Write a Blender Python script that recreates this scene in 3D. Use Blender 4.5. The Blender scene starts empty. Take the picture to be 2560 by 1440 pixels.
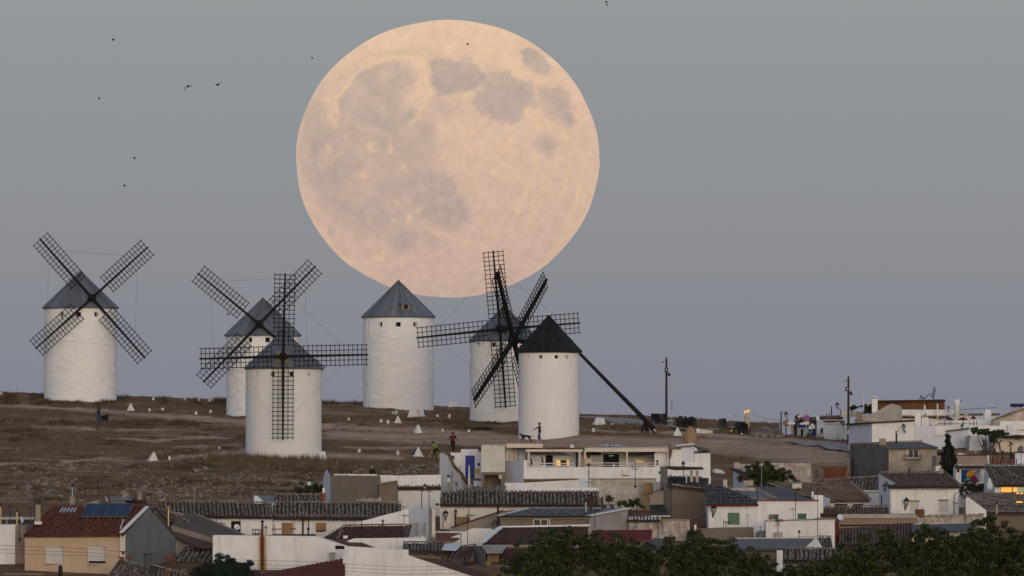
import bpy, bmesh, math, random
import numpy as np
from mathutils import Vector, Matrix, noise, geometry
random.seed(7)
RNG = np.random.default_rng(11)
SC = bpy.context.scene
COL = SC.collection
R = math.radians
# ------------------------------------------------------------------ camera
FOC = 20000.0                     # focal length in photo pixels (photo 2560 x 1440)
PITCH = math.atan(440 / FOC)      # eye level falls on photo row 1160
cam_d = bpy.data.cameras.new('camera')
cam = bpy.data.objects.new('camera', cam_d)
COL.objects.link(cam)
cam_d.sensor_width = 36.0
cam_d.lens = 36.0 * FOC / 2560.0
cam_d.clip_start = 1.0
cam_d.clip_end = 30000.0
cam.location = (0, 0, 0)
cam.rotation_euler = (math.pi / 2 + PITCH, 0, 0)
SC.camera = cam
# ------------------------------------------------------------------ world, sun, exposure
SUN_EL, SUN_ROT = 6.0, 172.0      # low sun behind the camera, to the right
world = bpy.data.worlds.new('World')
SC.world = world
world.use_nodes = True
wn, wl = world.node_tree.nodes, world.node_tree.links
bg = wn['Background']
sky_t = wn.new('ShaderNodeTexSky')
sky_t.sky_type = 'NISHITA'
sky_t.sun_disc = False
sky_t.sun_elevation = R(SUN_EL)
sky_t.sun_rotation = R(SUN_ROT)
sky_t.air_density = 0.6
sky_t.dust_density = 0.6
bg.inputs['Strength'].default_value = 0.10
tc = wn.new('ShaderNodeTexCoord')
sep = wn.new('ShaderNodeSeparateXYZ')
wl.new(tc.outputs['Generated'], sep.inputs[0])
ramp = wn.new('ShaderNodeValToRGB')
mr = wn.new('ShaderNodeMapRange')
mr.inputs['From Min'].default_value = -0.02
mr.inputs['From Max'].default_value = 0.30
wl.new(sep.outputs['Z'], mr.inputs['Value'])
wl.new(mr.outputs['Result'], ramp.inputs['Fac'])
cr = ramp.color_ramp
SKYC = [(0.0, (1.85, 1.98, 2.62)), (0.085, (2.22, 2.30, 2.80)), (0.14, (2.58, 2.65, 2.92)),
  (0.245, (3.0, 3.2, 3.28)), (0.45, (3.3, 3.65, 4.1)), (1.0, (3.5, 4.0, 5.0))]
cr.elements[0].position = SKYC[0][0]
cr.elements[1].position = SKYC[-1][0]
for p, c in SKYC[1:-1]:
 cr.elements.new(p)
for e, (p, c) in zip(cr.elements, SKYC):
 e.color = (c[0] / 4, c[1] / 4, c[2] / 4, 1)
sc4 = wn.new('ShaderNodeVectorMath')
sc4.operation = 'SCALE'
sc4.inputs['Scale'].default_value = 4.0
wl.new(ramp.outputs['Color'], sc4.inputs[0])
fy = wn.new('ShaderNodeMapRange')      # anti-solar weight by azimuth
fy.interpolation_type = 'SMOOTHSTEP'
fy.inputs['From Min'].default_value = -1.0
fy.inputs['From Max'].default_value = -0.1
wl.new(sep.outputs['Y'], fy.inputs['Value'])
fz = wn.new('ShaderNodeMapRange')
fz.interpolation_type = 'SMOOTHSTEP'
fz.inputs['From Min'].default_value = 1.25
fz.inputs['From Max'].default_value = 0.45
wl.new(sep.outputs['Z'], fz.inputs['Value'])
ml = wn.new('ShaderNodeMath')
ml.operation = 'MULTIPLY'
wl.new(fy.outputs['Result'], ml.inputs[0])
wl.new(fz.outputs['Result'], ml.inputs[1])
mixs = wn.new('ShaderNodeMix')
mixs.data_type = 'RGBA'
wl.new(ml.outputs['Value'], mixs.inputs['Factor'])
wl.new(sky_t.outputs['Color'], mixs.inputs['A'])
wl.new(sc4.outputs['Vector'], mixs.inputs['B'])
wl.new(mixs.outputs['Result'], bg.inputs['Color'])
sun_d = bpy.data.lights.new('sun', 'SUN')
sun_d.energy = 1.06
sun_d.angle = R(30)
sun_d.color = (1.0, 0.90, 0.82)
sun = bpy.data.objects.new('sun', sun_d)
COL.objects.link(sun)
sv = Vector((math.sin(R(SUN_ROT)) * math.cos(R(SUN_EL)), math.cos(R(SUN_ROT)) * math.cos(R(SUN_EL)), math.sin(R(SUN_EL))))
sun.rotation_euler = sv.to_track_quat('Z', 'Y').to_euler()
SC.view_settings.view_transform = 'Standard'
SC.view_settings.look = 'None'
SC.view_settings.exposure = 0.0
SC.view_settings.gamma = 1.0
SC.view_settings.use_curve_mapping = False
SC.cycles.max_bounces = 6
SC.cycles.diffuse_bounces = 3
# ------------------------------------------------------------------ pixel rays to points at a chosen distance
CP, SP = math.cos(PITCH), math.sin(PITCH)
def P(px, py, Y):
 a, b = (px - 1280.0) / FOC, (720.0 - py) / FOC
 t = Y / (CP - b * SP)
 return Vector((a * t, Y, (SP + b * CP) * t))
def PPM(Y):
 return FOC / Y
# ------------------------------------------------------------------ terrain height: rows of the photo that the ground shows at given distances
GX = np.array([-300, 0, 300, 600, 900, 1200, 1450, 1600, 1750, 1950, 2120, 2300, 2560, 2860], float)
GY = np.array([555, 600, 635, 660, 690, 705, 735, 765, 785, 800, 815, 860], float)
GP = np.array([
 [1510, 1350, 1260, 1215, 1160, 1133, 1080, 1026, 1000, 984, 986, 1030],
 [1510, 1350, 1260, 1215, 1160, 1133, 1080, 1026, 1000, 984, 986, 1030],
 [1510, 1350, 1260, 1218, 1164, 1137, 1083, 1031, 1007, 994, 997, 1040],
 [1510, 1350, 1262, 1222, 1170, 1141, 1088, 1038, 1012, 1000, 1003, 1050],
 [1510, 1350, 1265, 1226, 1174, 1146, 1092, 1042, 1018, 1007, 1010, 1060],
 [1510, 1355, 1270, 1230, 1178, 1150, 1096, 1048, 1028, 1020, 1024, 1070],
 [1510, 1360, 1275, 1235, 1182, 1150, 1084, 1050, 1040, 1036, 1040, 1090],
 [1510, 1365, 1280, 1240, 1182, 1148, 1086, 1056, 1045, 1042, 1047, 1095],
 [1510, 1370, 1285, 1240, 1178, 1146, 1092, 1064, 1053, 1050, 1055, 1100],
 [1510, 1370, 1285, 1240, 1174, 1142, 1098, 1078, 1067, 1060, 1066, 1110],
 [1510, 1365, 1280, 1232, 1168, 1138, 1104, 1086, 1077, 1072, 1076, 1115],
 [1505, 1355, 1270, 1220, 1158, 1130, 1094, 1078, 1072, 1070, 1074, 1110],
 [1500, 1345, 1260, 1210, 1148, 1120, 1084, 1070, 1066, 1066, 1070, 1100],
 [1500, 1345, 1260, 1210, 1148, 1120, 1084, 1070, 1066, 1066, 1070, 1100]], float)
def _cubic_rows(Yq):
 """GP interpolated along Y (piecewise cubic Hermite) for an array of distances -> (len(GX), n)"""
 Yq = np.clip(np.asarray(Yq, float), GY[0], GY[-1])
 d = np.gradient(GP, GY, axis=1)
 i = np.clip(np.searchsorted(GY, Yq) - 1, 0, len(GY) - 2)
 h = (GY[i + 1] - GY[i])
 t = (Yq - GY[i]) / h
 h00, h10, h01, h11 = 2*t**3 - 3*t**2 + 1, t**3 - 2*t**2 + t, -2*t**3 + 3*t**2, t**3 - t**2
 return h00 * GP[:, i] + h10 * h * d[:, i] + h01 * GP[:, i + 1] + h11 * h * d[:, i + 1]
def ground_z(X, Y):
 """terrain height, arrays or scalars"""
 X = np.atleast_1d(np.asarray(X, float)).ravel()
 Y = np.atleast_1d(np.asarray(Y, float)).ravel()
 Yc = np.clip(Y, GY[0], GY[-1])
 px = np.clip(1280 + X / Yc * FOC, GX[0], GX[-1])
 rows = _cubic_rows(Yc)
 j = np.clip(np.searchsorted(GX, px) - 1, 0, len(GX) - 2)
 t = (px - GX[j]) / (GX[j + 1] - GX[j])
 t = t * t * (3 - 2 * t)
 n = np.arange(len(px))
 py = rows[j, n] * (1 - t) + rows[j + 1, n] * t
 b = (720 - py) / FOC
 z = (SP + b * CP) / (CP - b * SP) * Yc
 amp = np.clip((Y - 645) / 20, 0, 1) * np.clip((850 - Y) / 40, 0, 1)
 z = z + amp * (0.11 * np.sin(X * 0.31 + Y * 0.23) * np.sin(X * 0.17 - Y * 0.37 + 1.3)
    + 0.07 * np.sin(X * 0.83 + 2.1 * np.sin(Y * 0.29)) * np.sin(Y * 0.9 + X * 0.21)
    + 0.03 * np.sin(X * 2.3 + Y * 1.1) * np.sin(Y * 2.1 - X * 0.7))
 z = np.where(Y < 555, z + (-12.0 - z) * np.clip((555 - Y) / 120, 0, 1), z)
 far = np.clip((Y - 850) / 500, 0, 1)
 z = np.where(Y > 850, z + (-32.0 - z) * far, z)
 return z
def gz(X, Y):
 return float(ground_z(X, Y)[0])
def on_ground(px, Y):
 X = (px - 1280) / FOC * Y
 X = X / (CP)          # close enough for the narrow lens
 return Vector((X, Y, gz(X, Y)))
def ground_at(px, py, lo=560.0, hi=812.0):
 """point where the ray of a photo pixel meets the hill"""
 prev = None
 Ys = np.linspace(lo, hi, 400)
 a, b = (px - 1280.0) / FOC, (720.0 - py) / FOC
 t = Ys / (CP - b * SP)
 zr = (SP + b * CP) * t
 g = ground_z(a * t, Ys)
 k = np.nonzero(g >= zr)[0]
 i = int(k[0]) if len(k) else int(np.argmax(g - zr))
 Y = Ys[i]
 v = P(px, py, Y)
 v.z = gz(v.x, v.y)
 return v
# ------------------------------------------------------------------ materials
MATS = {}
def L(r, g, b):
 """sRGB 0-255 to linear"""
 f = lambda c: ((c / 255 + 0.055) / 1.055) ** 2.4 if c > 10 else c / 255 / 12.92
 return (f(r), f(g), f(b))
def mat(name, col, col2=None, scale=1.2, rough=0.85, bump=0.0, bscale=14.0, streak=0.0, metal=0.0,
  fine=0.0, spec=0.25, emit=0.0, rnd=None, stretch=(1, 1, 1), dirt=(0.16, 0.13, 0.10)):
 m = bpy.data.materials.new(name)
 m.use_nodes = True
 n, l = m.node_tree.nodes, m.node_tree.links
 b = n['Principled BSDF']
 b.inputs['Roughness'].default_value = rough
 b.inputs['Metallic'].default_value = metal
 b.inputs['Specular IOR Level'].default_value = spec
 geo = n.new('ShaderNodeNewGeometry')
 mp = n.new('ShaderNodeMapping')
 mp.inputs['Scale'].default_value = stretch
 l.new(geo.outputs['Position'], mp.inputs['Vector'])
 c2 = col2 or tuple(x * 0.86 for x in col)
 nz = n.new('ShaderNodeTexNoise')
 nz.inputs['Scale'].default_value = scale
 nz.inputs['Detail'].default_value = 6
 nz.inputs['Roughness'].default_value = 0.62
 l.new(mp.outputs['Vector'], nz.inputs['Vector'])
 rp = n.new('ShaderNodeValToRGB')
 rp.color_ramp.elements[0].position = 0.34
 rp.color_ramp.elements[1].position = 0.66
 rp.color_ramp.elements[0].color = (*c2, 1)
 rp.color_ramp.elements[1].color = (*col, 1)
 l.new(nz.outputs['Fac'], rp.inputs['Fac'])
 out = rp.outputs['Color']
 if rnd:                                  # one tone for each tile / plank / stone
  oi = n.new('ShaderNodeObjectInfo')
  at = n.new('ShaderNodeAttribute')
  at.attribute_name = 'tone'
  ad = n.new('ShaderNodeMath')
  ad.operation = 'ADD'
  l.new(oi.outputs['Random'], ad.inputs[0])
  l.new(at.outputs['Fac'], ad.inputs[1])
  fr = n.new('ShaderNodeMath')
  fr.operation = 'FRACT'
  l.new(ad.outputs['Value'], fr.inputs[0])
  r2 = n.new('ShaderNodeValToRGB')
  r2.color_ramp.elements[0].color = (*rnd[0], 1)
  r2.color_ramp.elements[1].color = (*rnd[-1], 1)
  for i, c in enumerate(rnd[1:-1]):
   e = r2.color_ramp.elements.new((i + 1) / (len(rnd) - 1))
   e.color = (*c, 1)
  l.new(fr.outputs['Value'], r2.inputs['Fac'])
  mx = n.new('ShaderNodeMix')
  mx.data_type = 'RGBA'
  mx.inputs['Factor'].default_value = 0.74
  l.new(out, mx.inputs['A'])
  l.new(r2.outputs['Color'], mx.inputs['B'])
  out = mx.outputs['Result']
 if streak > 0:                           # rain streaks and grime with a shape of their own
  m2 = n.new('ShaderNodeMapping')
  m2.inputs['Scale'].default_value = (2.6, 2.6, 0.28)
  l.new(geo.outputs['Position'], m2.inputs['Vector'])
  n2 = n.new('ShaderNodeTexNoise')
  n2.inputs['Scale'].default_value = 1.0
  n2.inputs['Detail'].default_value = 7
  n2.inputs['Roughness'].default_value = 0.68
  l.new(m2.outputs['Vector'], n2.inputs['Vector'])
  r3 = n.new('ShaderNodeMapRange')
  r3.inputs['From Min'].default_value = 0.50
  r3.inputs['From Max'].default_value = 0.78
  r3.inputs['To Max'].default_value = streak
  l.new(n2.outputs['Fac'], r3.inputs['Value'])
  mx = n.new('ShaderNodeMix')
  mx.data_type = 'RGBA'
  l.new(r3.outputs['Result'], mx.inputs['Factor'])
  l.new(out, mx.inputs['A'])
  mx.inputs['B'].default_value = (*dirt, 1)
  out = mx.outputs['Result']
 if fine > 0:
  n3 = n.new('ShaderNodeTexNoise')
  n3.inputs['Scale'].default_value = 9.0
  n3.inputs['Detail'].default_value = 5
  l.new(mp.outputs['Vector'], n3.inputs['Vector'])
  r4 = n.new('ShaderNodeMapRange')
  r4.inputs['From Min'].default_value = 0.3
  r4.inputs['From Max'].default_value = 0.7
  r4.inputs['To Min'].default_value = 1 - fine
  r4.inputs['To Max'].default_value = 1 + fine
  l.new(n3.outputs['Fac'], r4.inputs['Value'])
  vm = n.new('ShaderNodeVectorMath')
  vm.operation = 'SCALE'
  l.new(out, vm.inputs[0])
  l.new(r4.outputs['Result'], vm.inputs['Scale'])
  out = vm.outputs['Vector']
 l.new(out, b.inputs['Base Color'])
 if bump > 0:
  n4 = n.new('ShaderNodeTexNoise')
  n4.inputs['Scale'].default_value = bscale
  n4.inputs['Detail'].default_value = 5
  l.new(mp.outputs['Vector'], n4.inputs['Vector'])
  bp = n.new('ShaderNodeBump')
  bp.inputs['Strength'].default_value = bump
  bp.inputs['Distance'].default_value = 0.06
  l.new(n4.outputs['Fac'], bp.inputs['Height'])
  l.new(bp.outputs['Normal'], b.inputs['Normal'])
 if emit > 0:
  l.new(out, b.inputs['Emission Color'])
  b.inputs['Emission Strength'].default_value = emit
 MATS[name] = m
 return m
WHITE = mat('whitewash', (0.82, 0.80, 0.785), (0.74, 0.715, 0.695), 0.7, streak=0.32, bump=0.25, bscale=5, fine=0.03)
MILLW = mat('limewash', (0.88, 0.86, 0.85), (0.82, 0.795, 0.78), 0.9, streak=0.10, bump=0.35, bscale=4.5, fine=0.03, stretch=(1, 1, 2.2))
MILLS = mat('smooth_limewash', (0.80, 0.775, 0.75), (0.755, 0.73, 0.70), 0.6, streak=0.07, bump=0.12, bscale=4, fine=0.015)
CREAM = mat('cream_wall', (0.70, 0.60, 0.50), (0.62, 0.53, 0.44), 0.8, streak=0.25, bump=0.2, fine=0.04)
OLDW = mat('old_whitewash', (0.62, 0.55, 0.48), (0.40, 0.33, 0.27), 1.5, streak=0.55, bump=0.8, bscale=5, fine=0.12)
PEEL = mat('peeling_plaster', (0.58, 0.50, 0.44), (0.25, 0.20, 0.17), 2.4, streak=0.75, bump=0.7, bscale=6, fine=0.15)
TAN = mat('tan_render', (0.60, 0.43, 0.305), (0.55, 0.39, 0.27), 0.6, streak=0.2, bump=0.12, fine=0.03)
BEIGE = mat('beige_render', (0.34, 0.275, 0.22), (0.27, 0.22, 0.175), 0.7, streak=0.25, bump=0.15, fine=0.05)
BROWN = mat('brown_render', (0.20, 0.155, 0.12), (0.165, 0.13, 0.10), 0.7, streak=0.3, bump=0.2, fine=0.06)
GREY = mat('grey_cement', (0.20, 0.195, 0.20), (0.15, 0.145, 0.15), 0.8, streak=0.35, bump=0.25, fine=0.06)
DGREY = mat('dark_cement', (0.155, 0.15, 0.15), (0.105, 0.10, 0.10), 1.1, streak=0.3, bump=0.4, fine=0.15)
LGREY = mat('light_cement', (0.42, 0.385, 0.36), (0.32, 0.29, 0.27), 0.9, streak=0.45, bump=0.25, fine=0.06)
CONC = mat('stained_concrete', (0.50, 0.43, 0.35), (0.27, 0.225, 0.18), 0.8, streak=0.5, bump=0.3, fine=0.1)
BRICK = mat('brick_red', (0.23, 0.075, 0.04), (0.15, 0.05, 0.03), 2.0, streak=0.3, bump=0.4, fine=0.15,
   rnd=[(0.26, 0.08, 0.045), (0.14, 0.05, 0.03), (0.22, 0.09, 0.06)])
BLUE = mat('blue_paint', (0.02, 0.045, 0.32), (0.015, 0.035, 0.24), 1.5, rough=0.5, fine=0.06)
NAVY = mat('navy_cloth', (0.02, 0.03, 0.09), (0.015, 0.02, 0.06), 1.5, fine=0.1)
SKYB = mat('pale_blue_wall', (0.66, 0.68, 0.735), (0.60, 0.62, 0.675), 0.9, streak=0.15, bump=0.15)  # shade's blue cast on white walls put into colour; also real pale blue
OLDTILE = mat('old_clay_tile', (0.21, 0.165, 0.135), (0.105, 0.085, 0.075), 3.5, rough=0.9, bump=0.4, fine=0.25,
   rnd=[(0.14, 0.11, 0.09), (0.27, 0.22, 0.18), (0.18, 0.125, 0.09), (0.40, 0.34, 0.28), (0.12, 0.095, 0.08), (0.30, 0.20, 0.14)])
BRTILE = mat('brown_clay_tile', (0.20, 0.135, 0.10), (0.13, 0.09, 0.07), 3.0, rough=0.9, bump=0.4, fine=0.2,
   rnd=[(0.20, 0.13, 0.095), (0.31, 0.22, 0.16), (0.14, 0.09, 0.07), (0.26, 0.175, 0.12)])
REDTILE = mat('red_clay_tile', (0.17, 0.05, 0.032), (0.115, 0.036, 0.025), 2.5, rough=0.8, bump=0.3, fine=0.15,
   rnd=[(0.15, 0.042, 0.028), (0.19, 0.06, 0.04), (0.12, 0.036, 0.026), (0.20, 0.075, 0.05)])
DECK = mat('roof_bed', (0.075, 0.045, 0.036), (0.05, 0.034, 0.028), 3, fine=0.2)
BRSHEET = mat('brown_sheet', (0.105, 0.055, 0.042), (0.08, 0.043, 0.034), 1.0, rough=0.7, fine=0.08)
MAROON = mat('maroon_cloth', (0.16, 0.018, 0.022), (0.12, 0.014, 0.018), 1.0, fine=0.06)
DARKSHEET = mat('dark_sheet', (0.060, 0.060, 0.066), (0.04, 0.04, 0.045), 1.5, rough=0.6, bump=0.2, fine=0.2,
    rnd=[(0.045, 0.045, 0.05), (0.08, 0.08, 0.085), (0.06, 0.055, 0.055)])
GREYSHEET = mat('grey_sheet', (0.155, 0.16, 0.17), (0.10, 0.10, 0.11), 1.5, rough=0.7, bump=0.2, fine=0.15,
    rnd=[(0.12, 0.12, 0.13), (0.19, 0.19, 0.20), (0.15, 0.15, 0.16)])
ZINC = mat('weathered_zinc', (0.15, 0.168, 0.205), (0.085, 0.096, 0.12), 1.6, rough=0.6, bump=0.2, bscale=6, metal=0.1, fine=0.14, streak=0.18,
  rnd=[(0.10, 0.113, 0.14), (0.17, 0.19, 0.23), (0.12, 0.133, 0.165), (0.215, 0.23, 0.265), (0.14, 0.157, 0.195)])
BLACKW = mat('tarred_wood', (0.017, 0.0165, 0.019), (0.010, 0.010, 0.012), 3.0, rough=0.75, bump=0.3, fine=0.3,
   rnd=[(0.012, 0.012, 0.014), (0.022, 0.021, 0.024), (0.015, 0.014, 0.016)])
SAILW = mat('sail_timber', (0.010, 0.010, 0.012), (0.006, 0.006, 0.008), 3.0, rough=0.8)
WOODY = mat('pale_box_wood', (0.38, 0.25, 0.12), (0.26, 0.17, 0.09), 4.0, fine=0.15)
WOOD = mat('brown_wood', (0.17, 0.075, 0.03), (0.10, 0.045, 0.02), 3.0, fine=0.2, rnd=[(0.12, 0.055, 0.022), (0.21, 0.095, 0.04), (0.16, 0.07, 0.03)])
DWOOD = mat('dark_wood', (0.05, 0.034, 0.026), (0.03, 0.022, 0.018), 3.0, fine=0.2)
POLEW = mat('pole_wood', (0.055, 0.036, 0.03), (0.035, 0.025, 0.022), 3.0, fine=0.2)
STRAW = mat('reed_blind', (0.36, 0.22, 0.11), (0.26, 0.155, 0.08), 2.0, fine=0.15)
GLASS = mat('dark_glass', (0.012, 0.014, 0.018), (0.008, 0.009, 0.012), 2.0, rough=0.25, spec=0.12)
DARK = mat('dark_interior', (0.022, 0.017, 0.018), (0.014, 0.011, 0.012), 2.0, rough=0.9)
PLAST = mat('white_plastic', (0.72, 0.70, 0.68), (0.66, 0.64, 0.62), 1.0, rough=0.5)
BLIND = mat('roller_blind', (0.60, 0.56, 0.53), (0.54, 0.50, 0.47), 1.0, rough=0.5)
STEEL = mat('galvanised_steel', (0.30, 0.31, 0.33), (0.22, 0.23, 0.25), 2.0, rough=0.45, metal=0.5)
GOLD = mat('brass_flue', (0.50, 0.37, 0.19), (0.40, 0.29, 0.14), 2.0, rough=0.35, metal=0.4)
IRON = mat('black_iron', (0.014, 0.015, 0.019), (0.010, 0.011, 0.014), 2.0, rough=0.5)
RUST = mat('rusty_steel', (0.10, 0.04, 0.02), (0.05, 0.025, 0.015), 4.0, rough=0.8, fine=0.3)
RUSTY = mat('rust_stain', (0.36, 0.16, 0.045), (0.55, 0.38, 0.22), 2.5, rough=0.9, stretch=(3, 3, 0.5), fine=0.2)
SOLAR = mat('solar_glass', (0.010, 0.030, 0.085), (0.008, 0.025, 0.07), 1.0, rough=0.4, spec=0.08)
GREEN = mat('green_shutter', (0.05, 0.12, 0.075), (0.04, 0.10, 0.06), 2.0, rough=0.6)
LGREEN = mat('pale_green_shutter', (0.17, 0.27, 0.18), (0.13, 0.22, 0.15), 2.0, rough=0.6)
STONE = mat('limestone', (0.30, 0.25, 0.21), (0.18, 0.15, 0.125), 3.0, bump=0.5, fine=0.2, rnd=[(0.18, 0.15, 0.125), (0.34, 0.285, 0.24), (0.22, 0.18, 0.155), (0.13, 0.105, 0.09)])
WSTONE = mat('painted_stone', (0.76, 0.735, 0.71), (0.62, 0.59, 0.56), 3.0, bump=0.4, fine=0.08, streak=0.35)
TERRA = mat('terracotta', (0.20, 0.06, 0.035), (0.14, 0.045, 0.03), 4.0, fine=0.1)
LEAFD = mat('dark_leaf', (0.055, 0.066, 0.024), (0.03, 0.04, 0.018), 0.8, rough=0.4, rnd=[(0.012, 0.018, 0.009), (0.045, 0.060, 0.018), (0.018, 0.026, 0.011), (0.06, 0.075, 0.022), (0.022, 0.032, 0.013), (0.14, 0.145, 0.04)])
LEAFP = mat('pine_leaf', (0.022, 0.040, 0.026), (0.014, 0.027, 0.018), 0.8, rough=0.6, rnd=[(0.012, 0.024, 0.016), (0.030, 0.050, 0.030), (0.02, 0.036, 0.022)])
LEAFG = mat('vine_leaf', (0.030, 0.050, 0.018), (0.020, 0.034, 0.014), 0.8, rough=0.6, rnd=[(0.016, 0.030, 0.012), (0.045, 0.065, 0.022), (0.026, 0.040, 0.018)])
CYPR = mat('cypress_leaf', (0.016, 0.024, 0.014), (0.010, 0.016, 0.010), 1.5, rough=0.7, rnd=[(0.010, 0.016, 0.010), (0.024, 0.032, 0.018), (0.014, 0.022, 0.013)])
BARK = mat('bark', (0.09, 0.065, 0.05), (0.05, 0.038, 0.03), 5.0, bump=0.5, fine=0.2)
DRYG = mat('dry_grass', (0.20, 0.14, 0.082), (0.12, 0.082, 0.052), 0.6, rough=0.95, rnd=[(0.12, 0.08, 0.05), (0.26, 0.185, 0.105), (0.16, 0.105, 0.063), (0.09, 0.066, 0.045)])
SCRUB = mat('brown_scrub', (0.085, 0.058, 0.035), (0.052, 0.038, 0.026), 1.0, rough=0.95, rnd=[(0.05, 0.037, 0.024), (0.11, 0.072, 0.04), (0.07, 0.052, 0.032)])
BLACKP = mat('black_plastic', (0.012, 0.015, 0.018), (0.009, 0.011, 0.013), 2.0, rough=0.5)
TARP = mat('tan_tarpaulin', (0.33, 0.22, 0.13), (0.26, 0.17, 0.10), 2.0, bump=0.4, bscale=4, fine=0.08)
CANVAS = mat('cream_canvas', (0.56, 0.47, 0.35), (0.48, 0.40, 0.29), 2.0, fine=0.06)
SKIN = mat('skin', (0.30, 0.17, 0.11), (0.26, 0.15, 0.10), 2.0, rough=0.6)
DENIM = mat('denim', (0.035, 0.06, 0.13), (0.028, 0.05, 0.11), 4.0, fine=0.15)
BLACKC = mat('black_cloth', (0.012, 0.012, 0.016), (0.008, 0.008, 0.011), 4.0, fine=0.15)
DBLUEC = mat('dark_blue_cloth', (0.022, 0.03, 0.055), (0.016, 0.022, 0.042), 4.0, fine=0.15)
CRIMSON = mat('crimson_jersey', (0.13, 0.012, 0.045), (0.09, 0.010, 0.035), 4.0, fine=0.15)
LIME = mat('lime_jersey', (0.20, 0.33, 0.03), (0.13, 0.24, 0.02), 4.0, fine=0.15)
HAIR = mat('dark_hair', (0.010, 0.008, 0.008), (0.007, 0.006, 0.006), 4.0)
YELLOW = mat('yellow_paint', (0.50, 0.36, 0.03), (0.42, 0.30, 0.02), 4.0, rough=0.4)
WHITEP = mat('white_paint', (0.78, 0.77, 0.76), (0.72, 0.71, 0.70), 3.0, rough=0.5)
REDP = mat('red_paint', (0.48, 0.02, 0.03), (0.42, 0.018, 0.028), 3.0, rough=0.4)
FUR = mat('black_fur', (0.010, 0.010, 0.013), (0.007, 0.007, 0.009), 6.0, rough=0.8)
def glow(name, col, strength):
 m = mat(name, col, col, 1.0)
 b = m.node_tree.nodes['Principled BSDF']
 for lk in list(m.node_tree.links):
  if lk.to_socket == b.inputs['Base Color']:
   m.node_tree.links.remove(lk)
 b.inputs['Base Color'].default_value = (*col, 1)
 b.inputs['Emission Color'].default_value = (*col, 1)
 b.inputs['Emission Strength'].default_value = strength
 return m
LIT = glow('lit_window', (1.0, 0.46, 0.09), 0.72)
LIT2 = glow('lit_lamp', (1.0, 0.52, 0.12), 0.62)
LITP = glow('lit_pane_pale', (0.30, 0.32, 0.22), 0.6)
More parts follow.
